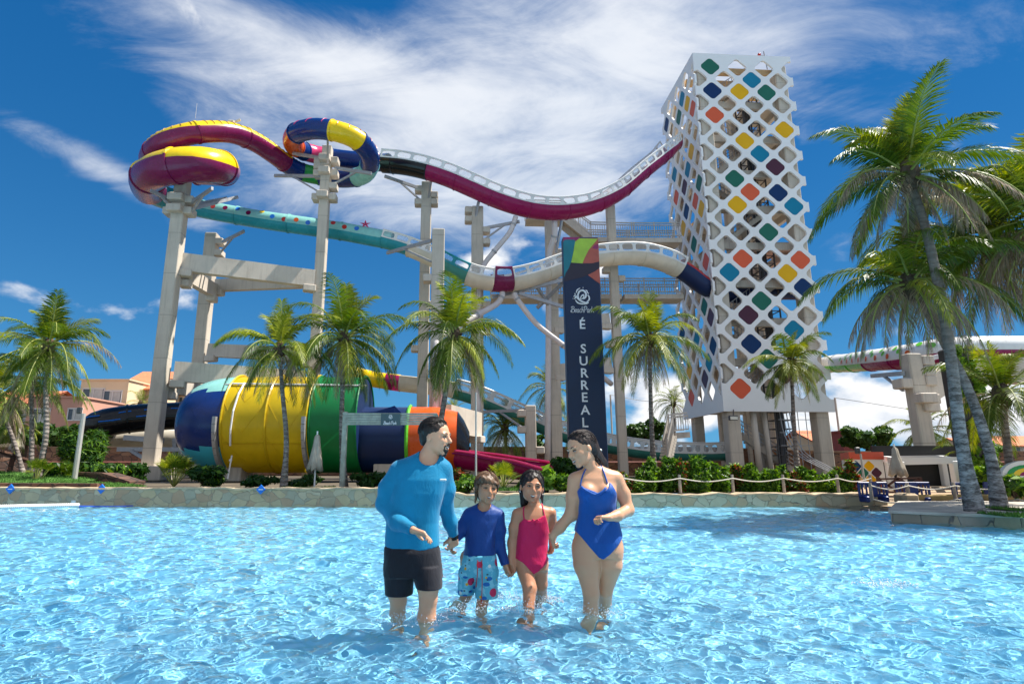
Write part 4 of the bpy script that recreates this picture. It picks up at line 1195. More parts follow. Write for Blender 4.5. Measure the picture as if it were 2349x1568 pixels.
RIM = stone('square_rim_stone', 2.9, [(.46, .36, .24), (.34, .28, .20), (.54, .43, .28), (.38, .33, .27), (.50, .36, .21)], (.16, .14, .12), .02, sq=(1, 1, .35))
island()
ramp = flat('path', [(XR - 2.0, 15.0, -.12), (30, 15.0, .10), (30, 21.6, GZ), (XR - .02, 21.6, GZ), (XR - .02, EDGE_Y, .02), (XR - 2.0, EDGE_Y, -.02)], plain('sandy_ramp', (.42, .30, .19), .8, .3, .2, 1.5))
def kerb():
    t = thing('kerb_block', 'sandstone kerb block ending in a broken corner beside the ramp', 'kerb', at(2085, 1160, 15.9))
    mb = MB(); a = at(2056, 1160, 15.9); b = at(2100, 1158, 15.6)
    mb.bevbox(((a.x + b.x) / 2, 15.7, .2), (b.x - a.x, .6, .36), .05); mb.build('block', COPING, t)
    mb = MB(); c = at(2102, 1160, 16.2); mb.bevbox((c.x + 9, 16.3, .24), (18, .3, .16), .03); mb.build('long_kerb', plain('ochre_kerb', (.48, .32, .12), .8), t)
kerb()
def bank_mat():
    m = NT('lawn_soil'); v = m.coord('Object'); n = m.noise(v, 6, 8, .7)
    m.set(Base_Color=m.ramp(n, [(.3, (.03, .09, .012)), (.6, (.10, .24, .03)), (.8, (.16, .32, .05))]), Roughness=.9); m.bump(m.noise(v, 60, 3, .6), .8, .03); return m.mat
LAWN = bank_mat()
def lawn(name, pts, seed, blades=5000, h=.05):
    """gently humped turf with real blades on it"""
    r = np.random.RandomState(seed); P = np.array(pts); x0, x1 = P[:, 0].min(), P[:, 0].max(); y0, y1 = P[:, 1].min(), P[:, 1].max()
    mb = MB(); nx, ny = 24, 10
    def Z(x, y):
        u = (x - x0) / (x1 - x0); v = (y - y0) / (y1 - y0)
        return pts[0][2] * (1 - u) * (1 - v) + pts[1][2] * u * (1 - v) + pts[2][2] * u * v + pts[3][2] * (1 - u) * v + .03 * sin(x * 2.1) * sin(y * 1.7)
    for j in range(ny + 1):
        for i in range(nx + 1):
            x = x0 + (x1 - x0) * i / nx; y = y0 + (y1 - y0) * j / ny; mb.v.append((x, y, Z(x, y)))
    for j in range(ny):
        for i in range(nx): a = j * (nx + 1) + i; mb.f.append((a, a + 1, a + nx + 2, a + nx + 1))
    for k in range(blades):
        x = x0 + (x1 - x0) * r.rand(); y = y0 + (y1 - y0) * r.rand(); z = Z(x, y); a = r.rand() * 6.28; w = .012
        o = len(mb.v); hh = h * (.5 + r.rand()); mb.v += [(x - w * cos(a), y - w * sin(a), z), (x + w * cos(a), y + w * sin(a), z), (x + r.uniform(-.03, .03), y + r.uniform(-.03, .03), z + hh)]; mb.f.append((o, o + 1, o + 2))
    mb.mi = [0] * len(mb.f); o = mb.build(name, LAWN); tag(o, kind='stuff'); return o
a0 = at(-20, 1100, 18.2).x; a1 = at(150, 1100, 18.2).x
lawn('grass', [(a0 - 3, 17.2, .50), (a1, 17.2, .48), (a1, 20.5, .72), (a0 - 3, 20.5, .95)], 1, 9000)
lawn('grass', [(a1, 17.1, .44), (at(285, 1100, 17.5).x, 17.1, .42), (at(285, 1100, 17.5).x, 18.8, .46), (a1, 18.8, .62)], 2, 3500)
lawn('grass', [(at(640, 1100, 17).x, 17.0, .43), (at(760, 1100, 17).x, 17.0, .42), (at(760, 1100, 17).x, 17.6, .46), (at(640, 1100, 17).x, 17.6, .48)], 3, 1500)
lawn('grass', [(at(1115, 1100, 17).x, 16.95, .40), (at(1270, 1100, 17).x, 16.95, .40), (at(1270, 1100, 17).x, 17.6, .48), (at(1115, 1100, 17).x, 17.6, .48)], 4, 3000)
lawn('grass', [(9.0, 10.35, IZ + .01), (10.4, 10.35, IZ + .01), (10.4, 11.0, IZ + .02), (9.0, 11.0, IZ + .02)], 5, 900)
lawn('grass', [(10.3, 11.7, IZ + .01), (13.5, 11.7, IZ + .01), (13.5, 12.5, IZ + .02), (10.3, 12.5, IZ + .02)], 6, 1500)
def wall(name, label, segs, th, mat, cop=True):
    """segs: (x, y, zbottom, ztop) world points along the wall"""
    t = thing(name, label, 'wall', (segs[0][0], segs[0][1], segs[0][2]))
    mb = MB(); mc = MB()
    for (x0, y0, b0, t0), (x1, y1, b1, t1) in zip(segs, segs[1:]):
        d = Vector((x1 - x0, y1 - y0, 0)).normalized(); n = Vector((-d.y, d.x, 0)) * th / 2
        for m_, e, lo0, lo1, hi0, hi1 in ((mb, 1.0, b0, b1, t0 - .08, t1 - .08), (mc, 1.15, t0 - .08, t1 - .08, t0, t1)):
            v = [Vector((x0, y0, lo0)) - n * e, Vector((x1, y1, lo1)) - n * e, Vector((x1, y1, hi1)) - n * e, Vector((x0, y0, hi0)) - n * e]
            m_.add(v + [p + n * e * 2 for p in v], [(0, 1, 2, 3), (7, 6, 5, 4), (3, 2, 6, 7), (0, 4, 5, 1), (1, 5, 6, 2), (0, 3, 7, 4)])
    mb.build('stone_face', mat, t); mc.build('coping', mat if mat is DARKSTONE else plain('brown_coping', (.34, .22, .14), .85, .3, .2, 2), t)
    return t
bt = at(1150, 1024, 49).z; bt2 = at(2200, 1034, 44).z
wall('boundary_wall', 'long brown stone boundary wall far behind the slides', [(-80, 49, 0, bt), (18, 49, 0, bt)], .5, BROWNSTONE)
wall('boundary_wall', 'brown stone boundary wall right of the tower behind the pergola', [(18.6, 49, 0, bt), (26, 44, 0, bt2), (90, 44, 0, bt2)], .5, BROWNSTONE)
def pipe_rail(x0, x1, y, z, label):
    t = thing('pipe_rail', label, 'rail', (x0, y, z)); mb = MB(); mb.tube([(x0, y, z), (x1, y, z)], .055, 6); mb.build('pipe_run', plain('rusty_red_pipe', (.35, .13, .10), .5), t)
    mb = MB()
    for i in range(int((x1 - x0) / 3)): mb.bar((x0 + 3 * i, y, z), (x0 + 3 * i, y + .6, z), .05)
    mb.build('bracket', STEEL, t)
pipe_rail(-60, 17, 48.4, at(1150, 1059, 48.4).z, 'thin reddish pipe running along the long brown wall')
pipe_rail(27, 80, 43.3, at(2150, 1059, 43.3).z, 'thin reddish pipe on the wall behind the pergola')
p0 = at(-30, 1022, 23); p1 = at(82, 1060, 24.5); wall('retaining_wall', 'dark rubble wall sloping down behind the left lawn', [(p0.x - 4, 22.5, 0, p0.z + .5), (p0.x, 23, 0, p0.z), (p1.x, 24.5, 0, p1.z), (p1.x + 3, 25, 0, p1.z - .3)], .6, DARKSTONE)
p0 = at(165, 1082, 20); p1 = at(316, 1103, 19.5); wall('retaining_wall', 'dark low rubble wall behind the light pole base', [(p0.x, 20.4, 0, p0.z), ((p0.x + p1.x) / 2, 20, 0, (p0.z + p1.z) / 2 + .12), (p1.x, 19.5, 0, p1.z)], .5, DARKSTONE)
p0 = at(-30, 1107, 17.05); p1 = at(232, 1108, 17.0); wall('garden_kerb', 'narrow brown stone kerb between left lawn and pool wall', [(p0.x, 17.05, 0, p0.z), (p1.x, 17.0, 0, p1.z)], .3, DARKSTONE)

# ------------------------------------------------------------------ houses
CREAMW = plain('cream_render', (.72, .56, .36), .85, .3, .05, .4); PINKW = plain('pink_render', (.56, .30, .22), .85, .3, .06, .4)
def tiles():
    m = NT('clay_roof_tiles'); v = m.coord('Object'); sp = m.n('ShaderNodeSeparateXYZ'); m.l(v, sp.inputs[0])
    w = m.math('SINE', m.math('MULTIPLY', sp.outputs[0], 22)); r = m.math('PINGPONG', sp.outputs[1], .18)
    n = m.noise(v, 3, 5, .6)
    m.set(Base_Color=m.ramp(n, [(.3, (.52, .16, .07)), (.7, (.68, .24, .11))]), Roughness=.85); m.bump(m.math('ADD', w, m.math('MULTIPLY', r, 4)), .5, .05); return m.mat
TILE = tiles(); GLASS = plain('house_glass', (.06, .08, .10), .1, .6, .1, 2); CURT = plain('curtain', (.5, .5, .46), .9)
def window(t, x, y, z, w, h, curtain=True):
    mb = MB()
    for dx, dz, sx, sz in ((0, h / 2, w + .16, .1), (0, -h / 2, w + .16, .1), (-w / 2, 0, .08, h), (w / 2, 0, .08, h), (0, 0, .06, h)): mb.box((x + dx, y - .05, z + dz), (sx, .12, sz))
    f = mb.build('window', WHITE, t)
    mb = MB(); mb.box((x, y - .015, z), (w, .03, h)); mb.build('pane', GLASS, f)
    if curtain: mb = MB(); mb.box((x + w * .12, y - .035, z), (w * .6, .01, h * .94)); mb.build('curtain', CURT, f)
def house(label, x0, x1, y, ztop, dep, mat, wins=(), roof=None, bal=(), name='house'):
    t = thing(name, label, 'house', ((x0 + x1) / 2, y + dep / 2, GZ))
    mb = MB(); mb.box(((x0 + x1) / 2, y + dep / 2, (ztop + GZ) / 2), (x1 - x0, dep, ztop - GZ)); mb.build('wall', mat, t)
    if roof:
        h, over = roof; xm = (x0 + x1) / 2
        mb = MB(); o = over; ya, yb = y - o, y + dep + o; ym = y + dep / 2
        v = [(x0 - o, ya, ztop), (x1 + o, ya, ztop), (x1 + o, yb, ztop), (x0 - o, yb, ztop), (x0 - o, ym, ztop + h), (x1 + o, ym, ztop + h)]
        mb.add(v + [(a, b, c - .15) for a, b, c in v], [(0, 1, 5, 4), (2, 3, 4, 5), (6, 10, 11, 7), (8, 11, 10, 9), (0, 6, 7, 1), (2, 8, 9, 3)]); mb.build('roof', TILE, t)
        mb = MB(); mb.add([(x0 - .02, y, ztop - .1), (x0 - .02, y + dep, ztop - .1), (x0 - .02, ym, ztop + h - .2), (x1 + .02, y, ztop - .1), (x1 + .02, y + dep, ztop - .1), (x1 + .02, ym, ztop + h - .2)], [(0, 2, 1), (3, 4, 5)]); mb.build('gable', mat, t)
    else:
        mb = MB(); mb.box(((x0 + x1) / 2, y + dep / 2, ztop + .08), (x1 - x0 + .3, dep + .3, .16)); mb.build('parapet', mat, t)
    for w in wins: window(t, w[0], y, w[1], w[2], w[3])
    for bx, bz, bw in bal:
        mb = MB(); mb.box((bx, y - .5, bz), (bw, 1.0, .15)); 
        for i in range(int(bw / .14) + 1): mb.bar((bx - bw / 2 + i * .14, y - .98, bz), (bx - bw / 2 + i * .14, y - .98, bz + 1), .035)
        mb.bar((bx - bw / 2, y - .98, bz + 1), (bx + bw / 2, y - .98, bz + 1), .06); mb.build('balcony', DARKSTEEL, t)
    return t
X = lambda x, Y, y=950: at(x, y, Y).x
Zf = lambda y, Y, x=250: at(x, y, Y).z
house('cream three storey house with square windows at far left', X(176, 70), X(286, 70), 70, Zf(872, 70), 10, CREAMW, [(X(208, 70), Zf(907, 70), 2.6, 1.7), (X(253, 70), Zf(911, 70), 2.2, 1.6), (X(200, 70), Zf(965, 70), 2.4, 1.7), (X(250, 70), Zf(965, 70), 2.2, 1.6)])
house('cream house with orange tiled roof half hidden by the tall column', X(272, 74), X(352, 74), 74, Zf(893, 74), 11, CREAMW, [(X(298, 74), Zf(918, 74), 2, 1.8)], (3.2, .8), [(X(300, 74), Zf(936, 74), 3.5)])
house('cream house with small tiled roof between the two left columns', X(362, 80), X(440, 80), 80, Zf(905, 80), 12, CREAMW, [(X(385, 80), Zf(925, 80), 2, 1.8), (X(422, 80), Zf(925, 80), 2.4, 1.8)], (3.0, .9))
house('pink rendered house low behind the left palms', X(60, 60), X(186, 60), 60, Zf(912, 60), 8, PINKW, [(X(172, 60), Zf(950, 60), 1.4, 1.2), (X(95, 60), Zf(955, 60), 1.8, 1.6)])
house('cream villa at the left edge behind the palms', X(-60, 66), X(70, 66), 66, Zf(925, 66), 9, CREAMW, [(X(20, 66), Zf(955, 66), 2, 1.6), (X(50, 66), Zf(955, 66), 2, 1.6)], (2.0, .6))
house('small brick red hut beside the tower right column', X(1926, 52), X(1962, 52), 52, Zf(991, 52), 4, plain('brick_red', (.28, .06, .05), .8), [])
house('pale low house seen under the tower', X(1860, 60), X(1925, 60), 60, Zf(1010, 60), 6, CREAMW, [(X(1885, 60), Zf(1030, 60), 2, 1.4)], (1.2, .5))
house('far low house with grey roof right of the pergola column', X(2215, 90), X(2262, 90), 90, Zf(1025, 90), 8, CREAMW, [(X(2240, 90), Zf(1035, 90), 2, 1.2)], (1.6, .5))
house('far low house at the right edge behind the rope fence', X(2290, 85), X(2400, 85), 85, Zf(1022, 85), 8, plain('grey_render', (.45, .42, .40), .8), [(X(2330, 85), Zf(1034, 85), 2, 1.2)], (1.6, .5))
# ------------------------------------------------------------------ pool
WATER_Z = 0.0
def build_water():
    # a fan of quads, fine near the bathers and coarser far off
    nr, nc = 760, 980
    d = 1.9 * (20.5 / 1.9) ** (np.linspace(0, 1, nr) ** .92)
    t = np.linspace(-1.32, 1.32, nc)
    Dm, Tm = np.meshgrid(d, t, indexing='ij')
    X = Dm * Tm; Y = Dm.copy()
    r = np.random.RandomState(4)
    Z = np.zeros_like(X)
    # wave trains of falling wavelength; direction spread widens for the short ones
    for i in range(110):
        lam = 0.62 * (0.032 / 0.62) ** (i / 109)
        k = 2 * pi / lam
        th = r.normal(0.9, 0.55 + .9 * (i / 109)) + (pi if r.rand() < .35 else 0)
        A = WAVE_A * lam ** 1.03 * (0.6 + .8 * r.rand())
        ph = r.rand() * 6.28
        # fade trains the grid cannot hold at that distance
        cell = Dm * (2.64 / nc) * 1.3 + .004
        fade = np.clip((lam / cell - 2.6) / 3.0, 0, 1)
        arg = k * (X * cos(th) + Y * sin(th)) + ph + .9 * np.sin(k * .21 * (X * sin(th) - Y * cos(th)) + ph * 3)
        Z += A * fade * (np.sin(arg) + .25 * np.sin(2 * arg))
    # disturbed water round the legs
    for (cx, cy, a, rr) in LEG_SPLASH:
        R = np.sqrt((X - cx) ** 2 + ((Y - cy) * 1.0) ** 2)
        Z += a * np.exp(-(R / rr) ** 2) * np.sin(R * 42 - 1) + a * .8 * np.exp(-((R - .10) / .04) ** 2)
    me = bpy.data.meshes.new('water')
    co = np.stack([X, Y, Z], -1).reshape(-1, 3).astype(np.float32)
    idx = np.arange(nr * nc).reshape(nr, nc)
    q = np.stack([idx[:-1, :-1], idx[:-1, 1:], idx[1:, 1:], idx[1:, :-1]], -1).reshape(-1, 4)
    me.vertices.add(len(co)); me.vertices.foreach_set('co', co.ravel())
    me.loops.add(q.size); me.loops.foreach_set('vertex_index', q.ravel().astype(np.int32))
    me.polygons.add(len(q)); me.polygons.foreach_set('loop_start', np.arange(0, q.size, 4, dtype=np.int32))
    me.polygons.foreach_set('loop_total', np.full(len(q), 4, dtype=np.int32))
    me.update(calc_edges=True)
    me.polygons.foreach_set('use_smooth', np.ones(len(q), dtype=bool))
    o = bpy.data.objects.new('water', me); COL.objects.link(o)
    m = NT('pool_water')
    m.set(Base_Color=(.74, .93, .985), Roughness=0.0, IOR=1.333)
    m.b.inputs['Transmission Weight'].default_value = 1.0
    me.materials.append(m.mat)
    o.cycles.is_caustics_caster = True
    tag(o, kind='structure')
    return o
WAVE_A = 0.0050
LEG_SPLASH = [(at_z(x, y, 0).x, at_z(x, y, 0).y, a, r) for x, y, a, r in ((912, 1408, .007, .22), (978, 1422, .008, .24), (1068, 1384, .008, .2), (1106, 1392, .008, .2), (1212, 1396, .010, .2), (1240, 1372, .009, .2), (1356, 1404, .008, .22), (1388, 1394, .006, .2))]
build_water()
# ------------------------------------------------------------------ plants
def leafmat(name, c0, c1, trans=.30, rough=.42, spec=.4):
    m = NT(name)
    g = m.n('ShaderNodeNewGeometry')
    c = m.ramp(g.outputs['Random Per Island'], [(0, c0), (1, c1)])
    m.set(Base_Color=c, Roughness=rough); m.b.inputs['Specular IOR Level'].default_value = spec * .55
    tr = m.n('ShaderNodeBsdfTranslucent'); hs = m.n('ShaderNodeHueSaturation'); hs.inputs['Value'].default_value = 1.35; hs.inputs['Saturation'].default_value = 1.15; hs.inputs['Hue'].default_value = .492
    m.l(c, hs.inputs['Color']); m.l(hs.outputs[0], tr.inputs[0])
    mx = m.n('ShaderNodeMixShader'); mx.inputs[0].default_value = trans
    m.l(m.b.outputs[0], mx.inputs[1]); m.l(tr.outputs[0], mx.inputs[2]); m.l(mx.outputs[0], m.out.inputs[0])
    return m.mat
PALMG = leafmat('palm_leaflet_green', (.030, .070, .006), (.105, .155, .012))
PALMY = leafmat('palm_leaflet_yellow_green', (.13, .18, .012), (.30, .32, .03))
PALMD = leafmat('palm_leaflet_dry', (.14, .10, .065), (.34, .27, .19), .25, .7)
RACH = plain('palm_rachis', (.26, .28, .06), .5, .4, .2, 3)
def bark():
    m = NT('palm_bark'); v = m.coord('Object')
    sp = m.n('ShaderNodeSeparateXYZ'); m.l(v, sp.inputs[0])
    n = m.noise(v, 7, 6, .7); ring = m.math('SINE', m.math('ADD', m.math('MULTIPLY', sp.outputs[2], 46), m.math('MULTIPLY', n, 7)))
    n2 = m.noise(m.coord('Object', (1, 1, 2.2)), 3.2, 6, .75)
    c = m.ramp(n2, [(.3, (.055, .045, .04)), (.48, (.17, .14, .12)), (.62, (.30, .26, .23)), (.8, (.42, .39, .36))])
    c = m.mix(m.math('MULTIPLY', m.ramp(ring, [(.55, (0, 0, 0)), (.95, (1, 1, 1))]), .55), c, (.05, .04, .035))
    m.set(Base_Color=c, Roughness=.9); m.bump(m.math('ADD', m.math('MULTIPLY', ring, .5), n), .7, .03); return m.mat
BARK = bark()
FIBRE = plain('palm_fibre', (.09, .06, .04), .95, .2, .35, 9, bump=.6)
def bark_white():
    m = NT('palm_bark_pale'); v = m.coord('Object', (1, 1, 3.0)); n = m.noise(v, 3.2, 8, .78); n2 = m.noise(v, 1.3, 4, .6); sp = m.n('ShaderNodeSeparateXYZ'); m.l(m.coord('Object'), sp.inputs[0])
    ring = m.math('SINE', m.math('ADD', m.math('MULTIPLY', sp.outputs[2], 40), m.math('MULTIPLY', n, 9)))
    pale = m.ramp(n, [(.40, (.05, .045, .04)), (.47, (.17, .155, .145)), (.56, (.36, .345, .33)), (.78, (.47, .455, .44))]); br = m.ramp(n, [(.3, (.09, .065, .05)), (.7, (.26, .20, .16))])
    c = m.mix(m.ramp(sp.outputs[2], [(0, (0, 0, 0)), (1, (1, 1, 1))]), pale, br); c.node.inputs[0].default_value = 0
    mr = m.n('ShaderNodeMapRange'); m.l(m.math('ADD', sp.outputs[2], m.math('MULTIPLY', n2, 1.4)), mr.inputs[0]); mr.inputs[1].default_value = 2.6; mr.inputs[2].default_value = 4.4; m.l(mr.outputs[0], c.node.inputs[0])
    c = m.mix(m.math('MULTIPLY', m.ramp(ring, [(.6, (0, 0, 0)), (.98, (1, 1, 1))]), .4), c, (.06, .05, .045))
    m.set(Base_Color=c, Roughness=.9); m.bump(m.math('ADD', m.math('MULTIPLY', ring, .4), n), .6, .03); return m.mat
BARKW = bark_white()
def palm(base, crown, reach, label, seed=0, nf=26, tr=.13, group='coconut palms', cat='palm tree', bend=.12, dry=.12, yel=.25, leaf=46, ctrl=None, droop=1.0, wind=.0, pale=False, young=False):
    """base, crown: world points; reach: frond length in metres"""
    r = random.Random(seed); base = Vector(base); crown = Vector(crown)
    t = thing('coconut_palm', label, cat, base, group)
    # trunk
    pts = [base - Vector((0, 0, .15))]
    if ctrl: pts += [Vector(c) for c in ctrl]
    else:
        side = Vector((r.uniform(-1, 1), r.uniform(-1, 1), 0)) * bend
        pts += [base.lerp(crown, .35) + side * 1.0 - (crown - base).normalized() * 0, base.lerp(crown, .7) + side * .7]
    pts.append(crown)
    P = spline(pts, 12); n = len(P)
    rad = []
    for i in range(n):
        u = i / (n - 1); rad.append(tr * (1.55 - 1.1 * min(1, u * 5) * .5 - .38 * u) * (1 + .025 * sin(i * 2.7)))
    rad = [x * .74 for x in rad]; mb = MB(); mb.tube(P, rad, 12); mb.build('trunk', BARKW if pale else BARK, t, smooth=True)
    # crown heart: fibre and leaf bases
    top = crown; mb = MB(); R = tr * 1.5
    mb.ball(top + Vector((0, 0, -.02)), R, 8, sc=(1, 1, 1.7))
    for k in range(16):
        a = r.uniform(0, 2 * pi); e = r.uniform(-.9, .6); L = reach * r.uniform(.09, .16)
        d = Vector((cos(a) * cos(e), sin(a) * cos(e), sin(e)))
        mb.tube([top + d * R * .5 - Vector((0, 0, .05)), top + d * (L)], [tr * .32, tr * .12], 5)
    mb.build('crown_heart', FIBRE, t)
    # coconuts on some trees
    mf = MB(); mrx = MB(); cx, cy, cz = mf.v, mf.f, mf.mi
    Gd = Vector((0, 0, -1))
    nf += 5; leaf = int(leaf * 1.12)
    for k in range(nf):
        u = k / (nf - 1)  # 0: newest, upright; 1: oldest, hanging
        az = k * 2.39996 + r.uniform(-.5, .5)
        el = radians(86 - 138 * u ** .95 + r.uniform(-15, 15))
        L = reach * 1.08 * (.62 + .43 * sin(pi * min(1, .22 + u * .72))) * r.uniform(.9, 1.08)
        if u < .16: L *= .72
        L *= r.choice((1, 1, 1, .82, 1.1))
        sag = (.55 + .85 * u) * r.uniform(.75, 1.25) * droop
        d = Vector((cos(az) * cos(el), sin(az) * cos(el), sin(el)))
        # integrate the rachis
        nseg = 14; p = top + d * R * .4; pts = [p.copy()]; ds = L / nseg; dirs = [d.copy()]
        for i in range(nseg):
            w = (i + 1) / nseg
            d = (d + Gd * (sag * 2.4 / nseg) * (.30 + 1.35 * w) * (1 - .45 * max(0, -d.z)) + Vector((-wind, 0, 0)) / nseg).normalized()
            p = p + d * ds; pts.append(p.copy()); dirs.append(d.copy())
        mrx.tube(pts, [reach * (.0125 * (1 - i / nseg) + .0028) for i in range(nseg + 1)], 5, cap=False)
        isdry = u > 1 - dry * 1.0 or (u > .4 and r.random() < dry * .45)
        mat = 2 if isdry else (1 if r.random() < yel or u < .12 else 0)
        roll = r.uniform(-.5, .5)
        nl = int(leaf * (.85 if isdry else 1))
        for j in range(nl):
            w = .13 + .87 * (j + .5) / nl
            fi = w * nseg; i0 = min(int(fi), nseg - 1); q = pts[i0].lerp(pts[i0 + 1], fi - i0); T = dirs[i0 + 1]
            S = T.cross(Vector((0, 0, 1)))
            if S.length < .05: S = Vector((-sin(az), cos(az), 0))
            S.normalize(); U = S.cross(T)
            S2 = S * cos(roll * w) + U * sin(roll * w); U2 = U * cos(roll * w) - S * sin(roll * w)
            ll = reach * .275 * (sin(pi * (.14 + .80 * w)) ** .62) * r.uniform(.82, 1.12)
            if young: ll *= 1.1
            hang = (.38 + .85 * u + .30 * w) * r.uniform(.5, 1.3) * droop
            if isdry: hang += .9
            for sg in (-1, 1):
                if isdry and r.random() < .22: continue
                if r.random() < .04: continue
                dd = (S2 * sg * (.95 - .45 * w) + T * (.35 + .62 * w) + U2 * .22 * (1 - u)).normalized()
                d1 = (dd + Gd * hang * .35).normalized(); d2 = (d1 + Gd * hang * .85 + Vector((r.uniform(-.1, .1), r.uniform(-.1, .1), 0))).normalized()
                a = q; b = a + d1 * ll * .45; c = b + d2 * ll * .55
                wv = T * (reach * .0080 * (.8 if isdry else 1)); wv2 = wv * 1.0
                o = len(cx)
                cx += [tuple(a - wv * .5), tuple(a + wv * .5), tuple(b + wv2), tuple(b - wv2), tuple(c)]
                cy += [(o, o + 1, o + 2, o + 3), (o + 3, o + 2, o + 4)]; cz += [mat, mat]
        if isdry and False: pass
    mf.build('crown', [PALMG, PALMY, PALMD], t)
    mrx.build('frond_stems', RACH, t, smooth=True)
    return t
def palm_px(bx, by, cx_, cy_, Y, reach_px, label, bz=None, Yc=None, **k):
    Yc = Yc or Y
    c = at(cx_, cy_, Yc); b = at(bx, by, Y)
    if bz is not None: b.z = bz
    return palm(b, c, reach_px / 1334 * Yc * 1.0, label, **k)
GG = GZ
palm_px(85, 1098, 112, 795, 19.4, 150, 'tallest left palm with curved grey trunk on the lawn', bz=.6, seed=11, nf=30, ctrl=[at(105, 1000, 19.4), at(106, 890, 19.4)], droop=.9, dry=.1, yel=.4)
palm_px(72, 1095, 72, 868, 21.0, 130, 'shorter palm with dark trunk just behind the tallest left palm', bz=.6, seed=12, nf=24, tr=.12, dry=.22, yel=.3)
palm_px(60, 1090, -10, 905, 23.5, 130, 'palm cut by the left picture edge', bz=.6, seed=35, nf=22, tr=.12, dry=.25, yel=.3)
palm_px(651, 1114, 641, 800, 17.6, 150, 'palm with straight trunk in front of the yellow drum', seed=13, nf=26, dry=.22, yel=.3, tr=.115, ctrl=[at(657, 1010, 17.6), at(648, 900, 17.6)])
palm_px(790, 1114, 790, 778, 18.4, 172, 'dense dark palm in front of the green drum', seed=14, nf=32, dry=.12, yel=.08, tr=.13)
palm_px(1000, 1114, 1042, 770, 18.6, 170, 'round bright palm above the bearded man with leaning trunk', seed=15, nf=34, dry=.12, yel=.4, tr=.15, ctrl=[at(1004, 1020, 18.6), at(1022, 900, 18.6)])
palm_px(1500, 1085, 1490, 778, 21.5, 145, 'palm right of the banner with slender straight trunk', seed=16, nf=28, dry=.2, yel=.45, tr=.13)
palm_px(1830, 1085, 1815, 832, 23.0, 108, 'small palm in front of the tower lower right corner', seed=17, nf=22, dry=.14, yel=.6, tr=.12)
IB1 = Vector((at_z(2237, 1172, IZ).x, at_z(2237, 1172, IZ).y, IZ))
palm(IB1, at(2082, 402, IB1.y + .3), 2.12, 'biggest leaning palm on the island with patchy white bark', seed=44, nf=30, pale=True, tr=.165, dry=.30, yel=.14, leaf=80, ctrl=[at(2205, 1010, IB1.y), at(2172, 760, IB1.y + .1), at(2125, 530, IB1.y + .2)], droop=.78)
IB2 = Vector((at_z(2293, 1163, IZ).x, at_z(2293, 1163, IZ).y, IZ))
palm(IB2, at(2090, 652, IB2.y + .3), 2.2, 'lower leaning palm on the island with its trunk crossing behind the biggest', seed=22, nf=32, pale=True, tr=.155, dry=.42, yel=.2, leaf=66, ctrl=[at(2268, 1030, IB2.y), at(2215, 880, IB2.y), at(2140, 740, IB2.y + .2)], droop=1.15)
palm(Vector((13.6, 12.9, IZ)), at(2395, 505, 12.6), 2.9, 'palm beyond the right edge whose brown fronds hang into view', seed=23, nf=30, tr=.15, dry=.36, yel=.15, leaf=60, droop=1.1)
palm(Vector((15.2, 13.6, IZ)), at(2262, 560, 14.4), 2.9, 'palm crown tangled behind the two leaning island palms', seed=28, nf=34, tr=.13, dry=.4, yel=.2, leaf=52, droop=1.2)
palm_px(2325, 1130, 2298, 905, 17.0, 150, 'dark green palm with brown trunk at the right edge behind the rope fence', bz=GG, seed=24, nf=30, tr=.16, dry=.08, yel=.15)
palm_px(2118, 1060, 2120, 985, 36, 80, 'palm behind the corbelled column', bz=GG, seed=25, nf=22, tr=.15, yel=.5)
palm_px(2245, 1060, 2250, 985, 40, 60, 'small far palm between the two leaning trunks', bz=GG, seed=26, nf=18, tr=.14, yel=.5, leaf=30)
palm_px(1262, 1060, 1262, 890, 47, 85, 'yellowish far palm behind the banner', bz=GG, seed=27, nf=22, tr=.17, yel=.8, leaf=34)
palm_px(1165, 1050, 1158, 985, 42, 92, 'bushy yellow green palm left of the short column', bz=GG, seed=29, nf=26, tr=.2, yel=.7, leaf=36)
palm_px(1548, 1050, 1545, 925, 52, 62, 'far palm rising left of the tower foot', bz=GG, seed=30, nf=18, tr=.16, yel=.4, leaf=28)
palm_px(1045, 1050, 1040, 942, 55, 48, 'tiny palm top above the deep beam', bz=GG, seed=31, nf=16, tr=.16, yel=.5, leaf=24)
palm_px(322, 1050, 322, 925, 60, 45, 'tiny palm in front of the tiled roof house', bz=GG, seed=32, nf=16, tr=.16, yel=.5, leaf=24)
palm_px(30, 1060, 32, 975, 30, 75, 'low yellowish palm at the left edge', bz=GG, seed=33, nf=18, tr=.14, yel=.7, leaf=30)
palm_px(1305, 1060, 1310, 990, 46, 70, 'dry far palm just left of the banner foot', bz=GG, seed=36, nf=18, tr=.16, yel=.6, dry=.4, leaf=30)
palm_px(2230, 1090, 2225, 1040, 21, 60, 'low bushy palm in front of the ivy pillar', bz=GG, seed=37, nf=18, tr=.1, yel=.3, leaf=30)

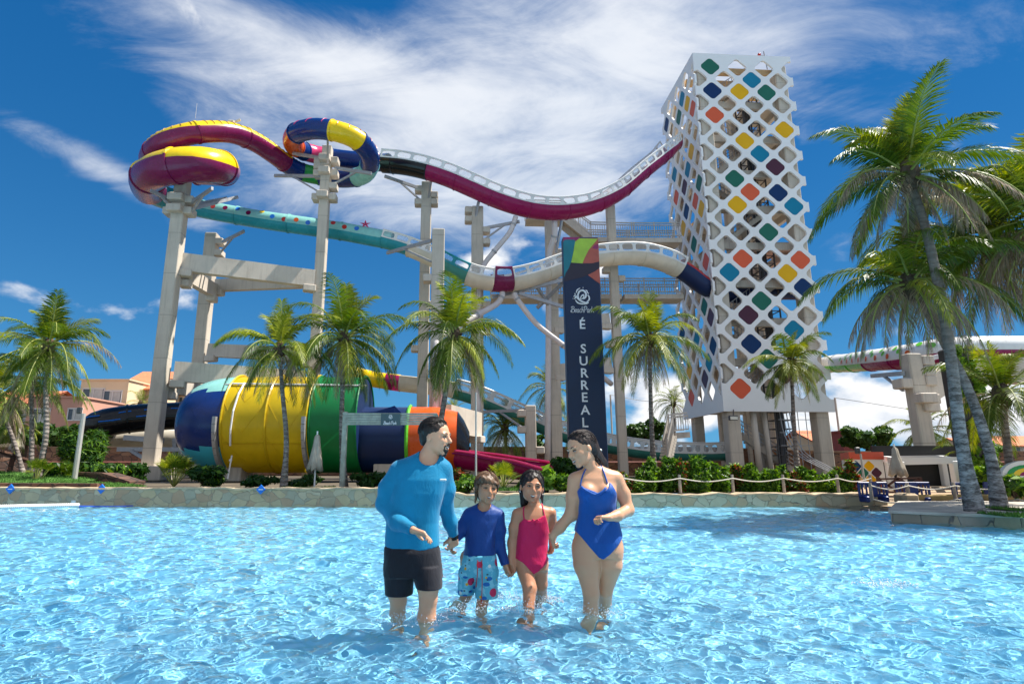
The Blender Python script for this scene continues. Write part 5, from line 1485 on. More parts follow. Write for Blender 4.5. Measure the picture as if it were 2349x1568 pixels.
def leaf_cloud(mb, blobs, n, size, seed, mi=(0,), up=.25, elong=2.2, shell=.55):
    """leaves scattered through ellipsoids (cx, cy, cz, rx, ry, rz)"""
    r = np.random.RandomState(seed); W = np.array([b[3] * b[4] * b[5] for b in blobs]) ** .7; W /= W.sum()
    for b, cnt in zip(blobs, (W * n).astype(int) + 3):
        v = r.normal(size=(cnt, 3)); v /= np.linalg.norm(v, axis=1)[:, None]
        rad = (shell + (1 - shell) * r.rand(cnt)) * (1 + .12 * r.normal(size=cnt))
        p = v * rad[:, None] * np.array(b[3:6]) + np.array(b[:3])
        nrm = v + r.normal(size=(cnt, 3)) * .55 + np.array([0, 0, up]); nrm /= np.linalg.norm(nrm, axis=1)[:, None]
        a = np.cross(nrm, r.normal(size=(cnt, 3))); a /= np.linalg.norm(a, axis=1)[:, None]; c = np.cross(nrm, a)
        s = size * (.6 + .8 * r.rand(cnt))
        A = a * (s * elong / 2)[:, None]; C = c * (s / 2)[:, None]
        q = np.stack([p - A, p + C * .9 - A * .1, p + A, p - C * .9 - A * .1], 1).reshape(-1, 3)
        o = len(mb.v); mb.v += [tuple(x) for x in q.tolist()]
        mb.f += [(o + 4 * i, o + 4 * i + 1, o + 4 * i + 2, o + 4 * i + 3) for i in range(cnt)]
        m_ = r.choice(mi, cnt); mb.mi += m_.tolist()
LG = leafmat('shrub_leaf_bright', (.06, .15, .012), (.20, .34, .03)); LD = leafmat('shrub_leaf_dark', (.012, .045, .008), (.04, .10, .015)); LR = leafmat('shrub_leaf_red', (.16, .03, .02), (.34, .09, .03))
LT = leafmat('tree_leaf', (.02, .06, .012), (.08, .15, .03))
WOOD = plain('shrub_wood', (.09, .06, .04), .9, .3, .3, 6)
def shrub(x, y, Y, rx, rz, label, seed, mats=(0, 1), size=.09, n=900, name='shrub', cat='shrub', group=None, upright=False, elong=2.4):
    c = at(x, y, Y); RX = rx / 1334 * Y; RZ = rz / 1334 * Y
    t = thing(name, label, cat, (c.x, Y, GZ), group)
    r = random.Random(seed); mb = MB(); ms = MB(); blobs = []
    if upright:   # several leafy canes
        for i in range(upright):
            bx = c.x + r.uniform(-RX, RX); by = Y + r.uniform(-.35, .45); h = (c.z + RZ - GZ) * r.uniform(.4, 1.2)
            ms.tube([(bx, by, GZ - .05), (bx + r.uniform(-.08, .08), by, GZ + h)], .018, 4)
            k = max(3, int(h / .13))
            for q in range(k): blobs.append((bx + r.uniform(-.05, .05), by + r.uniform(-.05, .05), GZ + h * (.18 + .85 * q / k), .09, .09, .11))
    else:
        for i in range(9): blobs.append((c.x + r.uniform(-RX, RX) * .6, Y + r.uniform(-RX, RX) * .5, c.z + r.uniform(-RZ, RZ) * .55, RX * r.uniform(.35, .6), RX * r.uniform(.35, .6), RZ * r.uniform(.35, .6)))
        for i in range(6): ms.tube([(c.x + r.uniform(-.1, .1), Y, GZ - .05), (c.x + r.uniform(-RX, RX) * .5, Y + r.uniform(-.2, .2), c.z)], .02, 4)
    leaf_cloud(mb, blobs, n, size, seed, mats, elong=elong)
    mb.build('foliage', [LG, LD, LR], t); ms.build('stem', WOOD, t)
    return t
# hedge along the right pool wall
r_ = random.Random(5)
hx = 1440; i = 0
ORD = 'first second third fourth fifth sixth seventh eighth ninth tenth eleventh twelfth thirteenth fourteenth fifteenth sixteenth seventeenth eighteenth nineteenth twentieth twenty-first twenty-second twenty-third twenty-fourth twenty-fifth twenty-sixth'.split()
while hx < 1955:
    wd = r_.uniform(20, 30); topy = r_.choice((1072, 1080, 1088, 1066, 1086, 1092)) - (6 if hx < 1720 else 0)
    shrub(hx, 1100, 17.3 + r_.uniform(-.1, .5), wd * .55, 1100 - topy, ORD[i] + ' leafy cane plant from the left in the hedge behind the rope', 100 + i, (0, 0, 1) if i % 5 else (0, 1, 2), .075, 1700, 'hedge_plant', 'plant', 'leafy plants of the hedge behind the right pool wall', upright=5, elong=3.6)
    hx += wd; i += 1
shrub(1070, 1108, 17.2, 40, 20, 'low glossy green shrub between the man and the boy', 201, (0, 0, 1), .085, 1800)
shrub(1118, 1112, 17.4, 26, 16, 'small yellow green shrub right above the boy hair', 202, (0, 0, 1), .08, 1000)
shrub(1210, 1112, 17.4, 24, 15, 'small shrub just behind the girl hair', 203, (0, 1), .08, 900)
shrub(1250, 1100, 17.4, 24, 28, 'broad leaved bright plant right of the girl head', 204, (0, 0, 0), .17, 420, elong=1.7)
shrub(1290, 1108, 17.3, 26, 20, 'low leafy plant left of the woman shoulder', 205, (0, 1), .09, 1200)
shrub(1048, 1092, 17.9, 20, 18, 'dark reddish shrub at the foot of the black funnel end', 206, (1, 2), .08, 700)
shrub(200, 1045, 22.5, 48, 62, 'feathery yellow green bush left of the tall column', 207, (0, 1, 1), .055, 9000, elong=7)
shrub(235, 1080, 20.8, 60, 26, 'dark bush behind the light pole', 208, (1, 1, 0), .1, 1800)
shrub(140, 1085, 20.2, 50, 24, 'dark spreading bush behind the palm trunks', 209, (1, 1, 0), .1, 1500)
shrub(305, 1085, 22, 30, 28, 'dark shrub in front of the brown wall left of the column plinth', 210, (1, 1), .1, 900)
shrub(480, 1090, 18.4, 44, 24, 'dark leafy shrub right of the fan palm under the funnel end', 211, (1, 1, 1, 0), .09, 1800)
shrub(600, 1102, 18.6, 34, 12, 'low dark spiky plants under the yellow drum left part', 212, (1, 1), .09, 900)
shrub(700, 1102, 18.6, 40, 12, 'low dark spiky plants under the yellow drum right part', 213, (1, 1), .09, 900)
shrub(850, 1100, 18.6, 40, 16, 'low dark plants under the navy cone', 214, (1, 1), .09, 1100)
shrub(1300, 1075, 22, 34, 26, 'dark shrub at the foot of the banner', 215, (1, 1), .1, 1100)
shrub(2270, 1095, 19, 42, 26, 'leafy green plant left of the white lettered sign', 216, (0, 0, 1), .16, 1000, elong=3.5)
shrub(2325, 1115, 15.2, 34, 26, 'dark green shrub below the white lettered sign', 217, (1, 0), .08, 1500)
shrub(2110, 1085, 24, 50, 30, 'shadowy shrub under the pergola', 218, (1, 1, 0), .12, 1400)
shrub(2260, 1030, 30, 30, 12, 'green tree top seen between the two leaning trunks', 219, (0, 1), .12, 700)
def tree(x, y, Y, rx, rz, label, seed, n=5000, size=.32):
    c = at(x, y, Y); RX = rx / 1334 * Y; RZ = rz / 1334 * Y; r = random.Random(seed)
    t = thing('broadleaf_tree', label, 'tree', (c.x, Y, GZ)); mb = MB(); ms = MB(); blobs = []
    for i in range(26):
        a = r.uniform(0, 6.28); q = r.random() ** .6
        blobs.append((c.x + cos(a) * RX * q * .85, Y + sin(a) * RX * q * .6, c.z + r.uniform(-.7, .95) * RZ * sqrt(max(0, 1 - q * q * .8)), RX * r.uniform(.16, .3), RX * r.uniform(.16, .3), RZ * r.uniform(.2, .36)))
    leaf_cloud(mb, blobs, n, size, seed, (0,), elong=1.5, shell=.35); mb.build('crown', LT, t)
    ms.tube([(c.x, Y, GZ - .1), (c.x + .2, Y, c.z - RZ * .4)], [.35, .22], 7)
    for i in range(5): ms.tube([(c.x + .15, Y, c.z - RZ * .6), (c.x + r.uniform(-RX, RX) * .6, Y + r.uniform(-1, 1), c.z + r.uniform(-.1, .5) * RZ)], [.16, .05], 5)
    ms.build('trunk', WOOD, t)
tree(1488, 996, 56, 50, 32, 'round dense dark tree behind the palm right of the banner', 301)
tree(1985, 1003, 46, 58, 30, 'wide dense green tree behind the kiosk', 302)
tree(1240, 1022, 60, 26, 22, 'small far tree behind the low slide', 303, 1800)
tree(55, 995, 44, 60, 30, 'loose green tree behind the left palms', 304, 3500)
tree(140, 1000, 50, 50, 26, 'second loose green tree before the pink house', 305, 2500)
def fan_palm(x, y, Y, R, label, seed, n=16, tint=(0, 1)):
    c = at(x, y, Y); R = R / 1334 * Y; r = random.Random(seed)
    t = thing('fan_palm', label, 'fan palm', (c.x, Y, GZ)); mb = MB(); ms = MB()
    base = Vector((c.x, Y, GZ + .1))
    for k in range(n):
        az = k * 2.4 + r.uniform(-.3, .3); el = radians(r.uniform(15, 85)); d = Vector((cos(az) * cos(el), sin(az) * cos(el), sin(el)))
        L = R * r.uniform(.6, .95); tip = base.lerp(Vector((c.x, Y, c.z)), .5) + d * L; ms.tube([base, tip], .012, 4)
        S = d.cross(Vector((0, 0, 1))).normalized(); U = S.cross(d)
        m_ = r.choice(tint)
        for j in range(18):
            a = radians(-115 + 230 * j / 17); f = (d * cos(a) + S * sin(a) + U * .15).normalized(); l2 = R * .62 * r.uniform(.8, 1.05)
            e = f.cross(U).normalized() * R * .028; m1 = tip + f * l2 * .55; m2 = tip + f * l2 + Vector((0, 0, -.18 * l2))
            o = len(mb.v); mb.v += [tuple(tip), tuple(m1 + e), tuple(m2), tuple(m1 - e)]; mb.f.append((o, o + 1, o + 2, o + 3)); mb.mi.append(m_)
    mb.build('fronds', [PALMY, PALMG], t); ms.build('frond_stems', RACH, t)
fan_palm(402, 1083, 18.2, 46, 'bright fan palm at the foot of the tall left column', 401, 22)
fan_palm(1155, 1095, 17.7, 40, 'silvery fan palm rising between the boy and the girl', 402, 18)
fan_palm(88, 1072, 19.0, 34, 'small fan palm by the curved palm trunk', 403, 12)
fan_palm(150, 1082, 20.0, 32, 'dark fan palm left of the light pole', 404, 12, (1,))
def ivy_pillar():
    Y = 21.0; a = at(2188, 800, Y)
    t = thing('ivy_pillar', 'dark pillar overgrown with yellow green ivy behind the biggest palm', 'pillar', (a.x, Y, GZ))
    mb = MB(); mb.bevbox((a.x, Y, (a.z + GZ) / 2), (.75, .7, a.z - GZ), .05); mb.build('shaft', plain('dark_pillar', (.05, .045, .04), .9), t)
    mb = MB(); bl = []; r = random.Random(9)
    for i in range(60):
        z = GZ + (a.z - GZ) * r.random(); s = r.choice((-1, 1, 1)); bl.append((a.x + s * r.uniform(.1, .42), Y - .4, z, .14, .1, .22))
    leaf_cloud(mb, bl, 4500, .09, 9, (0,)); mb.build('ivy', LG, t)
ivy_pillar()
# ------------------------------------------------------------------ small things round the pool
WOODP = plain('weathered_post', (.36, .30, .24), .85, .3, .25, 4, bump=.4); ROPE = plain('pale_rope', (.62, .57, .48), .8)
def rope_fence(pts, Y, heights, label, top, two=False):
    """posts joined by sagging rope; pts: x pixels"""
    P = []; t = thing('rope_fence', label, 'rope fence', (at(pts[0], 1100, Y).x, Y, GZ), 'rope fences round the pool')
    for i, x in enumerate(pts):
        q = at(x, top, Y); mb = MB(); b = GZ if Y > 16.6 else .24
        mb.tube([(q.x, Y, b - .05), (q.x, Y, q.z)], [.045, .04], 8); mb.build('post', WOODP, t); P.append(q)
    for k, dz in enumerate((.08, .42) if two else (.10,)):
        for a, b in zip(P, P[1:]):
            a2, b2 = a - Vector((0, .04, dz)), b - Vector((0, .04, dz)); m = (a2 + b2) / 2 - Vector((0, 0, .09))
            mb = MB(); mb.tube(spline([a2, a2.lerp(m, .55) - Vector((0, 0, .018)), m, b2.lerp(m, .55) - Vector((0, 0, .018)), b2], 4), .016, 5); mb.build('rope', ROPE, t)
    return t
rope_fence([1430, 1558, 1679, 1795, 1919, 1995], 16.95, None, 'single pale rope on wooden posts in front of the hedge', 1088)
rope_fence([1995, 2080, 2186, 2325, 2400], 15.6, None, 'double pale rope on brown posts in front of the blue barriers', 1106, True)
def closed_umbrella(x, ytop, ybot, Y, label, w=.2, base=GZ):
    a = at(x, ytop, Y); b = at(x, ybot, Y); t = thing('closed_umbrella', label, 'umbrella', (a.x, Y, base), 'folded beach umbrellas')
    mb = MB(); n = 20; prof = [(.03, a.z), (.07, a.z - .06), (.10, a.z - (a.z - b.z) * .35), (w * .8, b.z + .25), (w, b.z), (w * .4, b.z + .05)]
    vs = []; 
    for r, z in prof:
        for k in range(n): g = 2 * pi * k / n; rr = r * (1 + .28 * cos(5 * g + z * 2)); vs.append((a.x + rr * cos(g), Y + rr * sin(g), z + (.06 * cos(5 * g) if z == b.z else 0)))
    mb.add(vs, [(i * n + k, i * n + (k + 1) % n, i * n + n + (k + 1) % n, i * n + n + k) for i in range(len(prof) - 1) for k in range(n)]); mb.build('canopy', plain('beige_canvas', (.42, .37, .30), .85, .2, .15, 3), t, smooth=True)
    mb = MB(); mb.tube([(a.x, Y, base), (a.x, Y, a.z + .1)], .025, 8); mb.build('pole', WHITE, t)
    mb = MB(); mb.bevbox((a.x, Y, base + .06), (.5, .5, .12), .03); mb.build('foot', CONC2, t)
closed_umbrella(728, 996, 1078, 18.0, 'folded beige umbrella standing before the green drum', .22)
closed_umbrella(45, 985, 1030, 36, 'folded cream umbrella far behind the left palms', .35)
closed_umbrella(2051, 1025, 1090, 18.5, 'folded beige umbrella between the kiosk and the pergola', .22)
def light_pole(x0, y0, x1, y1, Y, label, head=True, r=.055):
    a = at(x0, y0, Y); t = thing('light_pole', label, 'light pole', (a.x, Y, GZ)); mb = MB(); mb.tube([(a.x, Y, GZ), (a.x, Y, a.z)], [r * 1.2, r], 8); mb.build('pole', plain('grey_pole', (.38, .37, .34), .6), t)
    if head: mb = MB(); mb.bevbox((a.x - .12, Y - .05, a.z + .10), (.16, .10, .22), .04); mb.build('lamp_housing', DARKSTEEL, t)
light_pole(192, 948, 168, 1100, 19.6, 'grey light pole left of the tall column with small dark lamp', True, .07)
light_pole(1092, 900, 1090, 1105, 17.5, 'thin grey pole rising behind the boy', False, .025)
light_pole(1974, 1040, 1974, 1110, 19.5, 'thin pole with small white spotlight before the kiosk', True, .03)
light_pole(1182, 602, 1182, 640, 45.5, 'small lamp on a pole on the far walkway behind the cream flume', True, .04) if False else None
def gate_sign():
    Y = 17.9; a = at(793, 944, Y); b = at(1000, 950, Y); z0 = at(800, 975, Y).z; z1 = at(800, 947, Y).z
    t = thing('gate_sign', 'weathered slatted wooden gate board with dark Beach Park plate', 'sign', (a.x, Y, GZ))
    for x, zt in ((a.x, a.z), (b.x, b.z)):
        mb = MB(); mb.bevbox((x, Y, (zt + GZ) / 2), (.15, .15, zt - GZ), .02); mb.build('post', plain('grey_green_wood', (.34, .36, .30), .8, .3, .2, 5, bump=.4), t)
    mb = MB(); n = 5
    for i in range(n):
        z = z0 + (z1 - z0) * (i + .5) / n; mb.box(((a.x + b.x) / 2, Y - .09, z), (b.x - a.x + .1, .03, (z1 - z0) / n * .86))
    mb.build('slat_panel', plain('grey_green_wood', (.34, .36, .30)), t)
    c = at(896, 962, Y - .13); w = at(918, 960, Y).x - at(874, 960, Y).x
    mb = MB(); mb.box((c.x, Y - .125, c.z), (w, .03, at(896, 948, Y).z - at(896, 975, Y).z)); mb.build('name_plate', plain('plate_grey', (.05, .09, .10), .5), t)
    ex, ez, nr = Vector((1, 0, 0)), Vector((0, 0, 1)), Vector((0, -1, 0)); O = Vector((c.x, Y - .142, c.z))
    emblem(t, O + Vector((0, 0, .07)), ex, ez, nr, .10, WLET); script_word(t, O - Vector((0, 0, .15)), ex, ez, nr, .10, WLET, .007, 'Beach Park', .2)
gate_sign()
def diamond_mark(x, y, label):
    c = at(x, y, EDGE_Y - .06); t = thing('depth_mark', label, 'marker', c, 'blue diamond marks on the pool wall'); s = .13
    mb = MB(); P = [(0, 0, s), (s * .95, 0, 0), (0, 0, -s), (-s * .95, 0, 0)]
    mb.add([c + Vector(p) for p in P] + [c + Vector(p) + Vector((0, .04, 0)) for p in P], [(0, 3, 2, 1), (4, 5, 6, 7), (0, 1, 5, 4), (1, 2, 6, 5), (2, 3, 7, 6), (3, 0, 4, 7)]); mb.build('plate', G['bluemark'], t)
    mb = MB(); mb.box(c + Vector((0, -.004, .0)), (.12, .004, .022)); mb.build('white_bar', WHITE, t)
diamond_mark(23, 1121, 'blue diamond plate on the pool wall at the far left end')
diamond_mark(232, 1121, 'blue diamond plate on the pool wall below the light pole')
diamond_mark(598, 1122, 'blue diamond plate on the pool wall under the yellow drum')
def lane_rope():
    a = at_z(-30, 1168, 0); b = at_z(178, 1163, 0); c = at_z(475, 1156, 0)
    t = thing('lane_rope', 'white float lane rope turning to plain blue rope at the left', 'lane rope', a)
    n = 46
    for i in range(n):
        p = a.lerp(b, i / (n - 1)) + Vector((0, 0, .02)); mb = MB(); d = (b - a).normalized()
        mb.tube([p - d * .032 + Vector((0, 0, .035)), p + Vector((0, 0, .035)), p + d * .032 + Vector((0, 0, .035))], [.045, .06, .045], 8); mb.build('float', WHITE, t)
    for i in range(11):
        p = at_z(i * 20 - 30, 1156.5 + (i * .35), 0); mb = MB(); mb.lathe([(.06, .0), (.085, .05), (.08, .15), (.06, .16)], p, 8); mb.build('marker_float', WHITE, t, smooth=False)
    mb = MB(); mb.tube(spline([b + Vector((0, 0, .03)), b.lerp(c, .3) + Vector((0, 0, .0)), b.lerp(c, .6) + Vector((0, 0, .03)), c + Vector((0, .1, .12))], 6), .022, 6); mb.build('rope', plain('blue_rope', (.01, .07, .42), .5), t)
lane_rope()
def kiosk():
    Y = 21.5; x0, x1 = at(1931, 1060, Y + 2.2).x, at(2026, 1060, Y).x; zt = at(1980, 1036, Y).z; zr = at(1980, 1053, Y).z; D_ = 2.2; sh = .35
    t = thing('kiosk', 'white kiosk with red roof band and coloured diamonds', 'kiosk', ((x0 + x1) / 2, Y + D_ / 2, GZ))
    xa = at(1950, 1060, Y).x
    mb = MB(); mb.add([(xa, Y, GZ), (x1, Y, GZ), (x1, Y + D_, GZ), (x0, Y + D_, GZ), (xa, Y, zr), (x1, Y, zr), (x1, Y + D_, zr), (x0, Y + D_, zr)], [(0, 1, 5, 4), (1, 2, 6, 5), (2, 3, 7, 6), (3, 0, 4, 7)]); mb.build('body', WHITE, t)
    mb = MB(); e = .03; mb.add([(xa - e, Y - e, zr), (x1 + e, Y - e, zr), (x1 + e, Y + D_, zr), (x0 - e, Y + D_, zr), (xa - e, Y - e, zt), (x1 + e, Y - e, zt), (x1 + e, Y + D_, zt), (x0 - e, Y + D_, zt)], [(0, 1, 5, 4), (1, 2, 6, 5), (2, 3, 7, 6), (3, 0, 4, 7), (4, 5, 6, 7)]); mb.build('roof_band', G['red'] if False else plain('kiosk_red', (.58, .08, .03), .5), t)
    k = 0; seq = 'ntgycpnytcgpnctyg'
    for j in range(5):
        for i in range(5):
            x = xa + .2 + (i + .5 * (j % 2)) * .47; z = zr - .24 - j * .235
            if x > x1 - .15: continue
            P = rounded_diamond(16, .185, .185); mb = MB(); mb.add([(x + a, Y - .006, z + b) for a, b in P], [tuple(range(16))]); mb.build('diamond', PANELC[seq[(i * 3 + j * 2) % 17]], t)
kiosk()
BLUEP = plain('blue_plastic', (.004, .025, .16), .4, .5, .08, 3)
def barrier(xa, xb, ya, yb, Y, label, rz=0.0):
    a = at(xa, ya, Y); b = at(xb, yb, Y); w = b.x - a.x; cx = (a.x + b.x) / 2; z0, z1 = b.z, a.z
    t = thing('crowd_barrier', label, 'barrier', (cx, Y, z0), 'blue plastic crowd barriers'); mb = MB()
    for z in (z1 - .03, z0 + .16): mb.bevbox((cx, Y, z), (w, .06, .07), .015)
    for s in (-1, 1): mb.bevbox((cx + s * (w / 2 - .03), Y, (z0 + z1) / 2 + .08), (.06, .06, z1 - z0 - .16), .015)
    n = max(5, int(w / .11))
    for i in range(1, n): mb.bevbox((cx - w / 2 + w * i / n, Y, (z0 + z1) / 2 + .06), (.04, .045, z1 - z0 - .22), .01)
    mb.build('panel', BLUEP, t)
    for s in (-.32, .32): mb = MB(); mb.bevbox((cx + w * s, Y, z0 + .07), (.10, .34, .16), .02); mb.build('foot', BLUEP, t)
    mb = MB(); mb.box((cx - .0, Y - .035, (z0 + z1) / 2 + .1), (.2, .02, .34)); mb.build('centre_plate', BLUEP, t)
barrier(1966, 2040, 1105, 1150, 16.2, 'blue plastic barrier in front of the kiosk')
barrier(2052, 2138, 1105, 1153, 16.2, 'blue plastic barrier between the two wooden posts')
barrier(2180, 2244, 1106, 1153, 16.2, 'blue plastic barrier left of the patchy white palm trunk')
barrier(2254, 2278, 1106, 1150, 16.4, 'narrow visible blue barrier just right of the patchy palm trunk')
def pergola():
    Y = 19.5; t = thing('pergola', 'white timber pergola frame beside the kiosk', 'pergola', at(2120, 1100, Y)); t.location.z = GZ
    for x, y, YY in ((2064, 1058, Y), (2186, 1056, Y), (2036, 1052, Y + 3), (2160, 1052, Y + 3)):
        a = at(x, y, YY); mb = MB(); mb.bevbox((a.x, YY, (a.z + GZ) / 2), (.2, .2, a.z - GZ), .02); mb.build('post', WHITE, t)
    for a, b in (((2058, 1058, Y), (2192, 1055, Y)), ((2028, 1052, Y + 3), (2170, 1050, Y + 3)), ((2064, 1058, Y), (2030, 1052, Y + 3)), ((2186, 1056, Y), (2160, 1052, Y + 3))):
        mb = MB(); mb.bar(at(*a), at(*b), .16, .22); mb.build('beam', WHITE, t)
    mb = MB(); c = at(2145, 1105, Y + 2.5); mb.box((c.x, Y + 3.2, GZ + .75), (3.4, .1, 1.5)); mb.build('dark_screen', plain('charcoal_screen', (.02, .02, .02), .8), t)
pergola()
def brown_rail():
    Y = 18.0; t = thing('timber_rail', 'dark brown crossed timber rail below the folded umbrella', 'railing', at(2060, 1110, Y)); t.location.z = GZ; m = plain('dark_brown_timber', (.10, .04, .025), .7); mb = MB()
    for a, b in (((2014, 1098), (2110, 1096)), ((2014, 1128), (2110, 1126)), ((2014, 1098), (2060, 1128)), ((2060, 1096), (2016, 1128)), ((2062, 1096), (2108, 1128)), ((2110, 1096), (2064, 1128))): mb.bar(at(*a, Y), at(*b, Y), .05)
    mb.build('cross_rail', m, t)
    for x in (2014, 2062, 2110): a = at(x, 1094, Y); mb = MB(); mb.bar((a.x, Y, GZ), a, .08); mb.build('post', m, t)
brown_rail()
def surf_sign():
    Y = 16.6; c = at(2350, 1100, Y); t = thing('arched_sign', 'white arched sign lettered SURF with coloured arch patches at the right edge', 'sign', (c.x, Y, GZ)); ex, ez, nr = Vector((1, 0, 0)), Vector((0, 0, 1)), Vector((0, -1, 0))
    x0 = at(2286, 1120, Y).x; zb = at(2300, 1128, Y).z; zm = at(2300, 1094, Y).z; zt = at(2330, 1060, Y).z; xr = x0 + 2.6
    P = [(x0 + .1, zb), (x0, zb + .1), (x0, zm - .08), (x0 + .1, zm + .02), (x0 + .2, zm + .04)]
    for i in range(11): a = pi - pi * i / 10; P.append((x0 + .95 + cos(a) * .72, zm + .05 + sin(a) * (zt - zm)))
    for i in range(11): a = pi - pi * i / 10; P.append((xr - .55 + cos(a) * .38, zm + .05 + sin(a) * (zt - zm) * .7))
    P += [(xr, zm), (xr, zb)]
    n = len(P); mb = MB(); mb.add([(a, Y, b) for a, b in P] + [(a, Y + .12, b) for a, b in P], [tuple(range(n)), tuple(range(2 * n - 1, n - 1, -1))] + [(i, i + n, (i + 1) % n + n, (i + 1) % n) for i in range(n)]); mb.build('board', WHITE, t)
    cx = x0 + .95
    for r0, r1, m in ((.42, .6, G['green']), (.24, .42, G['yellow']), (.05, .24, G['magenta'])):
        mb = MB(); A = [pi * i / 10 for i in range(11)]; k = (zt - zm) / .8
        V = [(cx + cos(a) * r1, Y - .006, zm + .04 + sin(a) * r1 * k) for a in A] + [(cx + cos(a) * r0, Y - .006, zm + .04 + sin(a) * r0 * k) for a in A]
        mb.add(V, [(i, i + 1, i + 12, i + 11) for i in range(10)]); mb.build('arch_patch', m, t)
    text_mesh('SURF', .36, Vector((x0 + .62, Y - .01, (zb + zm) / 2 - .02)), ex, ez, nr, plain('black_lettering', (.01, .01, .01), .5), t, 'lettering', .006, .008, sx=1.15)
    for x in (x0 + .3, xr - .3): mb = MB(); mb.bar((x, Y + .06, GZ - .1), (x, Y + .06, zb + .1), .08); mb.build('post', DARKSTEEL, t)
surf_sign()
def wires():
    for i, (a, b, l) in enumerate((((1915, 912, 60), (2420, 968, 90), 'thin power cable sagging right of the tower'), ((1400, 905, 70), (1580, 912, 70), 'thin power cable between banner and tower'))):
        A, B = at(*a), at(*b); m = (A + B) / 2 - Vector((0, 0, .6)); t = thing('power_cable', l, 'cable', A); mb = MB(); mb.tube(spline([A, m, B], 8), .03, 4); mb.build('wire', DARKSTEEL, t)
        mb = MB(); mb.tube([(A.x, A.y, GZ), A], .1, 6); mb.build('mast', CONC2, t)
wires()
# splashes thrown up by the wading legs
def splash():
    r = random.Random(12); m = NT('water_drops'); m.set(Base_Color=(.95, .97, 1), Roughness=.05, IOR=1.33); m.b.inputs['Transmission Weight'].default_value = .25
    for (x, y, s, n, who) in ((1240, 1380, .13, 520, 'the girl left leg'), (1205, 1402, .12, 460, 'the girl front leg'), (1085, 1400, .14, 330, 'the boy legs'), (1160, 1372, .12, 260, 'the gap between the children'), (945, 1425, .17, 380, 'the man legs'), (1370, 1412, .15, 300, 'the woman legs')):
        c = at_z(x, y, 0); t = MB()
        for i in range(n):
            a = r.uniform(0, 6.28); d = s * r.random() ** .6; h = abs(r.gauss(0, .035)) * (1.3 - d / s); t.ball((c.x + cos(a) * d * 1.5, c.y + sin(a) * d, .006 + h), r.uniform(.0012, .0034), 4, sc=(1, 1, r.uniform(.8, 2.2)))
        o = t.build('splash', m.mat, smooth=True, loc=c); tag(o, 'droplets of water thrown up round ' + who, 'splash', 'splashes round the wading legs', 'stuff')
    c = at_z(2030, 1345, 0); t = MB()
    for i in range(160):
        a = r.uniform(0, 6.28); d = .3 * r.random() ** .7; t.ball((c.x + cos(a) * d, c.y + sin(a) * d * .6, abs(r.gauss(0, .02)) + .012), r.uniform(.003, .009), 4)
    tag(t.build('splash', m.mat, smooth=True, loc=c), 'small bubbling spot in the water right of the woman', 'splash', None, 'stuff')
splash()
